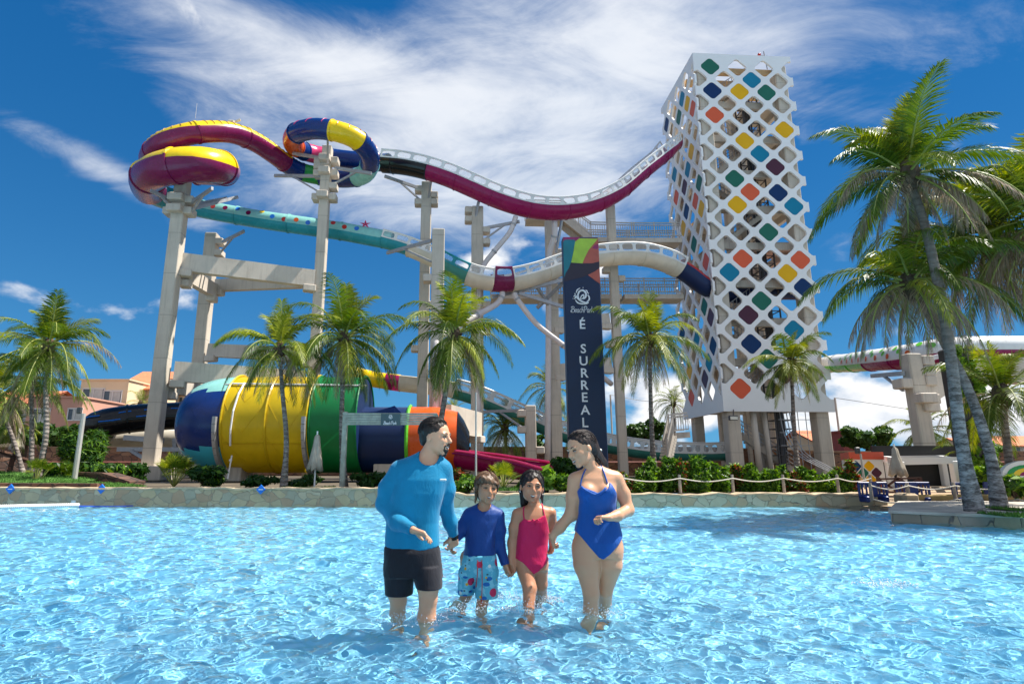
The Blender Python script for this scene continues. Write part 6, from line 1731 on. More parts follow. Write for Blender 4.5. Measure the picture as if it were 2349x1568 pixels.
# ------------------------------------------------------------------ people, grown as smooth implicit surfaces
def _rc(P, a, b, r1, r2):
    """distance to a tapered capsule"""
    ba = b - a; l2 = float(ba.dot(ba)) + 1e-9
    pa = P - a; t = np.clip((pa @ ba) / l2, 0, 1)
    d = pa - t[..., None] * ba
    return np.sqrt((d * d).sum(-1)) - (r1 + (r2 - r1) * t)
def _el(P, c, R, M=None):
    q = P - c
    if M is not None: q = q @ M
    k = np.sqrt(((q / R) ** 2).sum(-1)); g = np.sqrt(((q / (R * R)) ** 2).sum(-1)) + 1e-9
    return k * (k - 1) / g
class Body:
    """list of primitives; each keeps its own blend radius"""
    def __init__(s): s.pr = []
    def rc(s, a, b, r1, r2, k=.012):
        a, b = np.array(a, float), np.array(b, float); m = max(r1, r2) + k + .02
        s.pr.append((np.minimum(a, b) - m, np.maximum(a, b) + m, lambda P: _rc(P, a, b, r1, r2), k, 0)); return s
    def el(s, c, R, M=None, k=.012, sub=False):
        c, R = np.array(c, float), np.array(R, float); m = R.max() + k + .02
        s.pr.append((c - m, c + m, lambda P: _el(P, c, R, M), k, 1 if sub else 0)); return s
    def chain(s, pts, rad, k=.012):
        for i in range(len(pts) - 1): s.rc(pts[i], pts[i + 1], rad[i], rad[i + 1], k)
        return s
    def loft(s, rows, k=.02, pw=2.3):
        """rows: (z, cx, cy, half width, half depth) from bottom to top"""
        R = np.array(sorted(rows)); lo = np.array([(R[:, 1] - R[:, 3]).min(), (R[:, 2] - R[:, 4]).min(), R[0, 0]]) - .04; hi = np.array([(R[:, 1] + R[:, 3]).max(), (R[:, 2] + R[:, 4]).max(), R[-1, 0]]) + .04
        def f(P):
            z = P[..., 2]; zz = np.clip(z, R[0, 0], R[-1, 0])
            cx, cy, a, b = (np.interp(zz, R[:, 0], R[:, i]) for i in (1, 2, 3, 4))
            q = ((np.abs(P[..., 0] - cx) / a) ** pw + (np.abs(P[..., 1] - cy) / b) ** pw) ** (1 / pw)
            d = (q - 1) * np.minimum(a, b) * .95; dz = np.maximum(R[0, 0] - z, z - R[-1, 0])
            return np.where(dz > 0, np.sqrt(np.maximum(d, 0) ** 2 + dz ** 2), d)
        s.pr.append((lo, hi, f, k, 0)); return s
    def bounds(s):
        a = np.min([p[0] for p in s.pr if not p[4]], 0); b = np.max([p[1] for p in s.pr if not p[4]], 0); return a, b
    def field(s, lo, res, shape, grow=0.0):
        F = np.full(shape, .5)
        for plo, phi, f, k, sub in s.pr:
            i0 = np.maximum(((plo - grow - lo) / res).astype(int), 0); i1 = np.minimum(((phi + grow - lo) / res).astype(int) + 2, shape)
            if (i1 <= i0).any(): continue
            ax = [lo[j] + res * np.arange(i0[j], i1[j]) for j in range(3)]
            P = np.stack(np.meshgrid(*ax, indexing='ij'), -1); D = f(P)
            sl = tuple(slice(i0[j], i1[j]) for j in range(3)); A = F[sl]
            if sub: h = np.clip(.5 - .5 * (A + D) / k, 0, 1); F[sl] = A * (1 - h) - D * h + k * h * (1 - h)
            else: h = np.clip(.5 + .5 * (A - D) / k, 0, 1); F[sl] = A * (1 - h) + D * h - k * h * (1 - h)
        return F
def surface_net(F, lo, res):
    S = F < 0; nx, ny, nz = F.shape
    c = [F[a:nx - 1 + a, b:ny - 1 + b, d:nz - 1 + d] for a in (0, 1) for b in (0, 1) for d in (0, 1)]
    sg = sum((x < 0).astype(np.int8) for x in c); act = (sg > 0) & (sg < 8)
    idx = np.argwhere(act); n = len(idx); vid = np.full(act.shape, -1, int); vid[act] = np.arange(n)
    cv = np.stack([x[act] for x in c], 1)
    off = np.array([(a, b, d) for a in (0, 1) for b in (0, 1) for d in (0, 1)], float)
    acc = np.zeros((n, 3)); cnt = np.zeros(n)
    for i in range(8):
        for j in range(i + 1, 8):
            if abs(off[i] - off[j]).sum() != 1: continue
            a, b = cv[:, i], cv[:, j]; m = (a < 0) != (b < 0); t = np.where(m, a / np.where(m, a - b, 1), 0)
            acc += np.where(m[:, None], off[i] + (off[j] - off[i]) * t[:, None], 0); cnt += m
    V = (idx + acc / cnt[:, None]) * res + lo
    quads = []
    for ax in range(3):
        a = [slice(None)] * 3; b = [slice(None)] * 3; a[ax] = slice(0, -1); b[ax] = slice(1, None)
        A, B = S[tuple(a)], S[tuple(b)]; E = np.argwhere(A != B); fl = A[A != B]
        o1, o2 = [(1, 2), (2, 0), (0, 1)][ax]
        ok = (E[:, o1] > 0) & (E[:, o2] > 0) & (E[:, o1] < act.shape[o1]) & (E[:, o2] < act.shape[o2]) & (E[:, ax] < act.shape[ax]); E = E[ok]; fl = fl[ok]
        def g(d1, d2):
            q = E.copy(); q[:, o1] -= d1; q[:, o2] -= d2; return vid[q[:, 0], q[:, 1], q[:, 2]]
        Q = np.stack([g(1, 1), g(0, 1), g(0, 0), g(1, 0)], 1)
        Q[~fl] = Q[~fl][:, ::-1]; quads.append(Q)
    Q = np.concatenate(quads); Q = Q[(Q >= 0).all(1)]
    # a little smoothing keeps the net from showing its grid
    for _ in range(2):
        s = np.zeros_like(V); k = np.zeros(len(V))
        for e in ((0, 1), (1, 2), (2, 3), (3, 0)):
            for a, b in (e, e[::-1]): np.add.at(s, Q[:, a], V[Q[:, b]]); np.add.at(k, Q[:, a], 1)
        V = V * .5 + .5 * s / np.maximum(k, 1)[:, None]
    return V, Q
def net_object(name, V, Q, mats, parent, mi=None):
    me = bpy.data.meshes.new(name); me.vertices.add(len(V)); me.vertices.foreach_set('co', V.astype(np.float32).ravel())
    me.loops.add(Q.size); me.loops.foreach_set('vertex_index', Q.ravel().astype(np.int32)); me.polygons.add(len(Q))
    me.polygons.foreach_set('loop_start', np.arange(0, Q.size, 4, dtype=np.int32)); me.polygons.foreach_set('loop_total', np.full(len(Q), 4, dtype=np.int32))
    for m in (mats if isinstance(mats, (list, tuple)) else [mats]): me.materials.append(m)
    me.update(calc_edges=True); me.polygons.foreach_set('use_smooth', np.ones(len(Q), dtype=bool)); me.validate()
    o = bpy.data.objects.new(name, me); COL.objects.link(o); o.cycles.is_caustics_receiver = True; o.parent = parent; o.matrix_parent_inverse = parent_world(parent).inverted(); return o
def grow_mesh(name, body, res, mats, parent, grow=0.0, mask=None, wrinkle=None):
    lo, hi = body.bounds(); lo = lo - grow - .02; hi = hi + grow + .02; shape = tuple(((hi - lo) / res).astype(int) + 1)
    F = body.field(lo, res, shape, grow + .02) - grow
    if mask is not None or wrinkle is not None:
        ax = [lo[j] + res * np.arange(shape[j]) for j in range(3)]; X_, Y_, Z_ = np.meshgrid(*ax, indexing='ij')
        if wrinkle is not None: F = F - wrinkle(X_, Y_, Z_)
        if mask is not None: F = np.maximum(F, mask(X_, Y_, Z_))
    V, Q = surface_net(F, lo, res); return net_object(name, V, Q, mats, parent)
def poly_sd(poly, X_, Z_):
    """signed distance to a polygon (negative inside) in the x-z plane"""
    P = np.array(poly, float); D = np.full(X_.shape, 1e9); ins = np.zeros(X_.shape, bool)
    for i in range(len(P)):
        a, b = P[i - 1], P[i]; e = b - a; wx, wz = X_ - a[0], Z_ - a[1]; t = np.clip((wx * e[0] + wz * e[1]) / (e @ e + 1e-12), 0, 1)
        D = np.minimum(D, (wx - e[0] * t) ** 2 + (wz - e[1] * t) ** 2)
        c = ((a[1] > Z_) != (b[1] > Z_)) & (X_ < (b[0] - a[0]) * (Z_ - a[1]) / (b[1] - a[1] + 1e-12) + a[0]); ins ^= c
    D = np.sqrt(D); return np.where(ins, -D, D)
# picture coordinates of the enlargement the poses were read from
def J(x, y, Y): return np.array(at((900 + x / 2.8) / 1.08982, (1020 + y / 2.8) / 1.08982, Y))
def px(Y): return Y / 1334 / 3.0515 * 1.0
def rows(L, Y, shrink=0.0, dy=0.0):
    """(y, xl, xr, half depth[, extra Y]) to loft rows"""
    out = []
    for r in L:
        YY = Y + (r[4] if len(r) > 4 else 0); a = J(r[1], r[0], YY); b = J(r[2], r[0], YY)
        out.append((a[2], (a[0] + b[0]) / 2, YY, (b[0] - a[0]) / 2 - shrink, r[3] - shrink))
    return out
def skin(name, col, rough=.42):
    m = NT(name); v = m.coord('Object'); n = m.noise(v, 14, 5, .6); n2 = m.noise(v, 3, 3, .5)
    c = m.ramp(n2, [(.3, tuple(x * .88 for x in col)), (.7, tuple(min(1, x * 1.08) for x in col))])
    c = m.mix(m.math('MULTIPLY', n, .22), c, (col[0] * .85, col[1] * .62, col[2] * .55))
    m.set(Base_Color=c, Roughness=rough); m.b.inputs['Subsurface Weight'].default_value = .12; m.b.inputs['Subsurface Scale'].default_value = .02
    m.b.inputs['Subsurface Radius'].default_value = (1, .35, .2)
    m.bump(m.noise(v, 120, 3, .6), .08, .002); return m.mat
def cloth(name, col, rough=.75, fold=.0, sheen=.15, spec=.25):
    m = NT(name); v = m.coord('Object'); n = m.noise(m.coord('Object', (1, 1, .45)), 5, 5, .6, .8)
    c = m.ramp(n, [(.3, tuple(x * .82 for x in col)), (.72, tuple(min(1, x * 1.1) for x in col))])
    m.set(Base_Color=c, Roughness=rough); m.b.inputs['Specular IOR Level'].default_value = spec; m.b.inputs['Sheen Weight'].default_value = sheen
    b = m.bump(m.noise(m.coord('Object', (1, 1, .5)), 9, 5, .62, 1.2), .5, .018); return m.mat
def hairmat(name, col, hi):
    m = NT(name); v = m.coord('Object', (70, 70, 6)); n = m.noise(v, 1.0, 4, .6)
    m.set(Base_Color=m.ramp(n, [(.3, col), (.75, hi)]), Roughness=.5); m.b.inputs['Specular IOR Level'].default_value = .35
    m.bump(n, .5, .004); return m.mat
EYEW = plain('eye_white', (.42, .36, .32), .2, .5, .02); EYED = plain('eye_dark', (.02, .012, .008), .15); TEETH = plain('teeth', (.62, .58, .52), .3); MOUTH = plain('mouth_inside', (.07, .012, .012), .4)
LIPM = {}
def lips(col):
    k = 'lips_%d' % int(col[0] * 100)
    return plain(k, col, .35)
class Head:
    """H: chin to crown; local axes f (forward), r (to the figure's left seen from the front is +x), u (up)"""
    def __init__(s, c, H, yaw, pitch=0, roll=0):
        s.c = np.array(c, float); s.H = H
        # yaw 0 faces the camera (-Y); positive turns the face towards +X
        f = np.array([sin(yaw) * cos(pitch), -cos(yaw) * cos(pitch), sin(pitch)])
        r = np.array([cos(yaw), sin(yaw), 0.0]); u = np.cross(r, f); u = -np.cross(f, r)
        if u[2] < 0: u = -u
        cr, sr = cos(roll), sin(roll); r2 = r * cr + u * sr; u2 = u * cr - r * sr
        s.f, s.r, s.u = f, r2, u2; s.M = np.stack([f, r2, u2], 1)
    def p(s, f, r, u): return s.c + s.H * (s.f * f + s.r * r + s.u * u)
    def build(s, B, jaw=1.0, smile=True, child=False):
        ns = .72 if child else 1.0
        H = s.H; e = lambda c, R, k=.012, sub=False: B.el(s.p(*c), np.array(R) * H, s.M, k, sub)
        e((-.07, 0, .13), (.41, .315, .355)); e((.06, 0, -.06), (.30, .27, .33), .02)
        B.rc(s.p(.12, -.10, -.22), s.p(.12, .10, -.22), .175 * H * jaw * (.94 if child else 1), .175 * H * jaw * (.94 if child else 1), .02)
        B.rc(s.p(.14, 0, -.26), s.p(.235 if child else .255, 0, -.355 if child else -.375), .15 * H, (.095 if child else .085) * H * jaw, .02)
        for g in (-1, 1):
            e((.20, g * .15, -.07), (.13, .10, .11), .02); e((.30, g * .10, .10), (.06, .12, .045), .012)
            e((.345, g * .125, .012), (.045, .066, .038), .012, True)
            e((-.03, g * .325, -.03), (.07, .035, .105), .008)
            B.rc(s.p(.33, g * .045, -.125), s.p(.36, g * .05, -.12), .034 * H, .03 * H, .008)
        B.rc(s.p(.335, 0, .06), s.p(.43 if not child else .40, 0, -.085), .034 * H * ns, .048 * H * ns, .012)
        e((.305, 0, -.235), (.085, .125, .075), .015)
        if smile: e((.385, 0, -.235), (.05, .115, .045), .008, True)
        B.rc(s.p(.33, -.075, -.285), s.p(.33, .075, -.285), .026 * H, .026 * H, .008)
        return B
    def face(s, parent, browm, lip, open_=.035, wide=.105, squint=.5):
        H = s.H; out = []
        def ell(name, lst, mat):
            mb = MB()
            for c, R in lst:
                M = Matrix(((*s.f, 0), (*s.r, 0), (*s.u, 0), (0, 0, 0, 1))).transposed() @ Matrix.Diagonal((R[0] * H, R[1] * H, R[2] * H, 1)); M.translation = Vector(s.p(*c))
                mb.lathe([(max(1e-4, sin(pi * i / 8)), -cos(pi * i / 8)) for i in range(9)], n=12, M=M, cap=False)
            return mb.build(name, mat, parent, smooth=True)
        for g in (-1, 1):
            ey = ell('eye', [((.305, g * .125, .012), (.045, .052, .030 * squint * 1.1))], EYEW)
            mb = MB(); c = Vector(s.p(.352, g * .125 + .0, .012)); mb.ball(c, .015 * H, 6, sc=(1, 1, .7)); mb.build('iris', EYED, ey, smooth=True)
            mb = MB(); mb.tube(spline([s.p(.31, g * .065, .03), s.p(.353, g * .12, .048 * (.6 + .4 * squint)), s.p(.30, g * .19, .022)], 3), .010 * H, 5); mb.build('lash_line', EYED, ey)
            mb = MB(); mb.tube(spline([s.p(.358, g * .05, .10), s.p(.360, g * .12, .125), s.p(.295, g * .21, .10)], 3), [.007 * H, .010 * H, .012 * H, .011 * H, .010 * H, .007 * H, .004 * H], 6); mb.build('eyebrow', browm, parent)
        # smiling mouth: dark opening, teeth, lips
        w = wide
        N = 12; up = []; lo = []
        for i in range(N + 1):
            a = -1 + 2 * i / N; ff = .378 - .07 * a * a
            up.append((ff, a * w, -.228 + .034 * a * a)); lo.append((ff - .012, a * w, -.228 + .034 * a * a - open_ * 2 * (1 - a * a) - .002))
        mb = MB(); V = [s.p(*q) for q in up] + [s.p(*q) for q in lo]; mb.add(V, [(i, i + 1, N + 2 + i, N + 1 + i) for i in range(N)]); mo = mb.build('mouth', MOUTH, parent)
        mb = MB(); t = .9; V = [s.p(q[0] + .006, q[1] * t, q[2] - .002) for q in up] + [s.p(a[0] + .003, a[1] * t, a[2] * .5 + b[2] * .5) for a, b in zip(up, lo)]; mb.add(V, [(i, i + 1, N + 2 + i, N + 1 + i) for i in range(N)]); mb.build('teeth', TEETH, mo)
        mb = MB()
        for L_, r0 in ((up, .006), (lo, .009)): mb.tube([s.p(q[0] + .004, q[1] * 1.05, q[2]) for q in L_], [r0 * H * (.45 + .55 * sin(pi * i / N)) for i in range(N + 1)], 6)
        mb.build('lips', lips(lip), mo, smooth=True)
def V3(a): return np.array(a, float)
def strands(h, n, mat, parent, mode='back', seed=1, r0=.0022, c=(-.085, 0, .155), R=(.43, .345, .372), t1=205, lift=.006, t0=38):
    """locks lying over the hair: combed back, parted to the sides, or brought forward as a fringe"""
    rr = random.Random(seed); mb = MB()
    for i in range(n):
        s_ = rr.uniform(-.93, .93); pts = []; up = 1.004 + rr.random() ** 2 * lift / h.H * 2.4; K = 9
        if mode == 'back':
            a0 = radians(t0 + 16 * abs(s_) + rr.uniform(-3, 25)); a1 = radians(t1 + rr.uniform(-30, 8)); w = rr.uniform(-.10, .10)
            for k in range(K):
                a = a0 + (a1 - a0) * k / (K - 1); s2 = max(-.97, min(.97, s_ + w * sin(k * .8))); q = sqrt(1 - s2 * s2)
                pts.append(h.p(c[0] + cos(a) * q * R[0] * up, c[1] + s2 * R[1] * up, c[2] + sin(a) * q * R[2] * up))
        else:
            g = rr.choice((-1, 1)); f0 = rr.uniform(-.8, .62); b0 = radians(3 + rr.uniform(0, 12)); b1 = radians(rr.uniform(80, 118))
            if mode == 'fringe': f0 = rr.uniform(-.8, .75)
            for k in range(K):
                b = b0 + (b1 - b0) * k / (K - 1); f = f0 + (-.25 if mode == 'part' else .12) * k / (K - 1); f = max(-.96, min(.96, f)); q = sqrt(1 - f * f)
                pts.append(h.p(c[0] + f * R[0] * up, c[1] + g * sin(b) * q * R[1] * up, c[2] + cos(b) * q * R[2] * up))
        mb.tube(pts, [r0 * (1 - .6 * k / (K - 1)) for k in range(K)], 4)
    return mb.build('hair_locks', mat, parent, smooth=True)
def hand(B, wrist, tip, normal, size, curl=(.5, .6, .7, .8), thumb=.5, side=1, k=.004, wr=.024):
    """palm from wrist towards tip; normal points out of the palm (the side the fingers close to); side: thumb side sign"""
    w, t = V3(wrist), V3(tip); d = t - w; d /= np.linalg.norm(d); n = V3(normal); n -= d * (n @ d); n /= np.linalg.norm(n); s_ = np.cross(d, n) * side
    S = size; pal = w + d * S * .30
    for q in (-.30, -.1, .1, .30):
        B.rc(w + s_ * q * S * .35, w + d * S * .50 + s_ * q * S * .72, S * .105, S * .088, .012)
    L = [.40, .46, .43, .34]
    for i, q in enumerate((.33, .11, -.11, -.32)):
        c = curl[i]; b = w + d * S * .50 + s_ * q * S * .70; a = c * .5; r = S * .066; p = b
        for j, (f, ra) in enumerate(((.45, 1.0), (.31, .92), (.24, .8))):
            a += c * (.25, 1.05, .85)[j]; dd = d * cos(a) + n * sin(a) + s_ * (.10 - .07 * i) * (1 - c)
            e = p + dd * S * L[i] * f; B.rc(p, e, r * ra, r * ra * .9, k); p = e
    b = w + d * S * .14 + s_ * S * .26
    m = b + (d * .55 + s_ * (.75 - .4 * thumb) + n * (.25 + .4 * thumb)) * S * .26; e = m + (d * .8 + s_ * (.15 - .5 * thumb) + n * (.25 + .4 * thumb)) * S * .20
    B.rc(b, m, S * .098, S * .078, .010); B.rc(m, e, S * .075, S * .06, .004)
    return B
def wrk(seed, amp, fx=(18, 14, 26), n=7, zlo=None, zamp=None):
    r = np.random.RandomState(seed); K = r.normal(size=(n, 3)) * np.array(fx); ph = r.rand(n) * 6.28; A = r.rand(n) + .3
    def f(X_, Y_, Z_):
        o = 0
        for k, p, a in zip(K, ph, A): o = o + a * np.abs(np.sin((k[0] * X_ + k[1] * Y_ + k[2] * Z_) * .5 + p + 1.3 * np.sin(X_ * 9 + Z_ * 7 + p))) ** 1.6
        return (o / n - .3) * amp
    return f
RES = .0062
def emb(o, label, cat='person'): return tag(o, label, cat)
# ---- the man
def build_man():
    Y = 4.38; t = thing('person', 'bearded man in turquoise long sleeved swim shirt and black shorts looking right', 'person', at_z(945, 1415, -.37), 'family wading hand in hand')
    t.location.z = -.37
    sk = skin('fair_skin', (.66, .345, .205)); hair = hairmat('black_brown_hair', (.006, .004, .003), (.035, .02, .014))
    T = [(312, 425, 512, .055), (335, 392, 540, .068), (362, 322, 575, .085), (390, 278, 596, .10), (440, 252, 602, .118), (500, 236, 612, .135), (600, 214, 588, .145), (700, 204, 560, .138), (800, 188, 548, .128), (900, 182, 548, .125), (1000, 180, 556, .13), (1080, 182, 566, .135)]
    def torso(B, sh): B.loft(rows(T, Y, sh), .03)
    armL = [J(272, 446, Y - .0), J(200, 560, Y - .0), J(168, 668, Y + .02), J(262, 790, Y - .12), J(372, 852, Y - .24)]
    armR = [J(578, 440, Y + .02), J(600, 570, Y + .06), J(598, 690, Y + .12), J(632, 800, Y + .17), J(655, 892, Y + .22)]
    def arms(B, g):
        B.chain(armL, [.068 + g, .064 + g, .050 + g, .047 + g, .033 + g], .035); B.rc(J(440, 348, Y), J(290, 422, Y), .045 + g, .055 + g, .04); B.rc(J(520, 350, Y), J(575, 422, Y + .01), .050 + g, .055 + g, .04); B.chain(armR, [.066 + g, .063 + g, .050 + g, .044 + g, .031 + g], .03)
    B = Body(); torso(B, .014); arms(B, -.008)
    B.chain([J(455, 410, Y + .01), J(480, 330, Y + .0), J(505, 260, Y - .01)], [.068, .056, .058], .025)
    h = Head(J(533, 204, Y - .01), .262 * px(Y) * 1000 * 1.0, radians(66), radians(-4), radians(0)); h.build(B, 1.0)
    legL = [J(262, 1060, Y + .06), J(262, 1280, Y + .08), J(268, 1345, Y + .10), J(262, 1430, Y + .16)]
    legR = [J(462, 1065, Y - .02), J(476, 1250, Y - .04), J(478, 1330, Y - .04), J(466, 1470, Y - .03)]
    footL = V3(at_z(912, 1408, 0)); footR = V3(at_z(978, 1424, 0))
    aL = V3((footL[0], footL[1] + .12, -.29)); aR = V3((footR[0] - .01, footR[1] + .03, -.30))
    B.chain(legL + [V3((footL[0], footL[1] + .08, -.12)), aL], [.095, .072, .058, .056, .05, .04], .02)
    B.chain(legR + [V3((footR[0], footR[1] + .02, -.12)), aR], [.084, .074, .062, .062, .052, .04], .02)
    for a in (aL, aR): B.rc(a + V3((0, -.02, -.03)), a + V3((.0, -.2, -.045)), .038, .028, .02)
    hand(B, J(372, 852, Y - .24), J(450, 880, Y - .25), J(372, 852, Y)[0:3] * 0 + V3((-.2, -.35, -1)), .165, (.25, .4, .5, .6), .2, 1)
    hand(B, J(655, 892, Y + .22), J(652, 990, Y + .27), V3((-.6, .8, 0)), .165, (.7, .75, .8, .85), .5, -1)
    grow_mesh('body', B, RES, sk, t)
    # shirt
    S = Body(); torso(S, -.003); arms(S, .006)
    nb, nt2 = J(472, 352, Y), J(505, 235, Y); hemz = J(360, 985, Y)[2]
    cL, cR = J(372, 852, Y - .24), J(655, 892, Y + .22); dL = (cL - armL[3]) / np.linalg.norm(cL - armL[3]); dR = (cR - armR[3]) / np.linalg.norm(cR - armR[3])
    xm = J(368, 990, Y)[0]
    def mask(X_, Y_, Z_):
        P = np.stack([X_, Y_, Z_], -1)
        a = -(_rc(P, nb + V3((.012, -.05, .0)), nt2, .070, .09))
        hem = (hemz + .028 * ((X_ - xm) / .2) ** 2 - .0) - Z_; hem = np.where((X_ > J(590, 900, Y)[0]), -1, hem)
        # cuffs
        c1 = ((P - (cL - dL * .006)) @ dL); c1 = np.where(np.sqrt(((P - cL) ** 2).sum(-1)) < .11, c1, -1)
        c2 = ((P - (cR - dR * .006)) @ dR); c2 = np.where(np.sqrt(((P - cR) ** 2).sum(-1)) < .10, c2, -1)
        return np.maximum(np.maximum(a, hem), np.maximum(c1, c2))
    w1 = wrk(3, .012, (20, 12, 10), 8)
    zt = J(0, 700, Y)[2]
    grow_mesh('swim_shirt', S, RES, cloth('turquoise_cloth', (.001, .20, .37), .65, spec=.2), t, mask=mask, wrinkle=lambda X_, Y_, Z_: w1(X_, Y_, Z_) * np.clip((zt + .1 - Z_) * 3, .25, 1.2))
    mb = MB(); c = Vector(J(582, 500, Y - .128)); mb.bevbox(c + Vector((0, .0, 0)), (.045, .03, .014), .006); mb.build('chest_mark', WHITE, t)
    # shorts
    Q = Body(); Q.loft(rows([(955, 180, 550, .125), (1000, 172, 560, .135), (1080, 168, 566, .135), (1170, 176, 570, .125)], Y, -.003), .012)
    Q.loft(rows([(1100, 170, 385, .122, .01), (1200, 175, 378, .122, .03), (1306, 180, 370, .115, .06)], Y), .012); Q.loft(rows([(1100, 356, 568, .122, -.01), (1180, 372, 574, .122, -.03), (1258, 395, 576, .114, -.05)], Y), .012)
    z1, z2 = J(0, 1300, Y + .06)[2], J(0, 1254, Y - .04)[2]; xs = J(382, 1250, Y)[0]; ztop = J(360, 962, Y)[2]
    w2 = wrk(5, .014, (26, 14, 8), 7)
    grow_mesh('swim_shorts', Q, RES, cloth('black_cloth', (.012, .012, .018), .8), t, mask=lambda X_, Y_, Z_: np.maximum(np.where(X_ < xs, z1, z2) - Z_, Z_ - ztop), wrinkle=w2)
    # hair and beard
    Hh = Body(); H = h.H
    Hh.el(h.p(-.09, 0, .155), np.array((.42, .335, .372)) * H, h.M); Hh.el(h.p(-.25, 0, -.05), np.array((.20, .26, .24)) * H, h.M, .02)
    for g in (-1, 1): Hh.rc(h.p(.06, g * .30, .10), h.p(.03, g * .305, -.06), .045 * H, .03 * H, .01)
    def hm(X_, Y_, Z_):
        P = np.stack([X_, Y_, Z_], -1) - h.c; f = P @ h.f / H; u = P @ h.u / H; r = P @ h.r / H
        line = np.where(u > .12, .20 + (u - .20) * .55, .04 + (u - .12) * 1.3); line = np.where(u < -.02, -.12, line)
        return np.maximum((f - line + .012 * np.sin(u * 60) + .01 * np.sin(u * 140 + 1)) * H, (-.24 - u + .02 * np.sin(f * 70)) * H)
    rw = np.random.RandomState(2)
    grow_mesh('hair', Hh, RES * .85, hair, t, mask=hm, wrinkle=lambda X_, Y_, Z_: .0022 * np.sin(X_ * 150 + 60 * Z_) * np.sin(Z_ * 50 + Y_ * 120))
    strands(h, 150, hair, t, 'back', 5, R=(.425, .338, .374), t1=190)
    Bd = Body(); Bd.rc(h.p(.30, 0, -.345), h.p(.28, 0, -.44), .065 * H, .05 * H, .01); Bd.rc(h.p(.33, -.06, -.32), h.p(.33, .06, -.32), .03 * H, .03 * H, .01)
    for g in (-1, 1): Bd.rc(h.p(.395, g * .01, -.165), h.p(.35, g * .115, -.20), .022 * H, .018 * H, .006); Bd.rc(h.p(.345, g * .125, -.21), h.p(.31, g * .09, -.33), .016 * H, .024 * H, .008)
    grow_mesh('beard', Bd, RES * .7, hair, t)
    h.face(t, hair, (.40, .18, .13), .028, .11)
    mb = MB(); c = Vector(J(657, 898, Y + .225)); d = Vector(dR); mb.tube([c - d * .012, c + d * .012], .036, 12); mb.ball(c + Vector((.012, -.03, 0)), .02, 8, sc=(1, .5, 1)); mb.build('wrist_watch', G['black'], t)
    return t
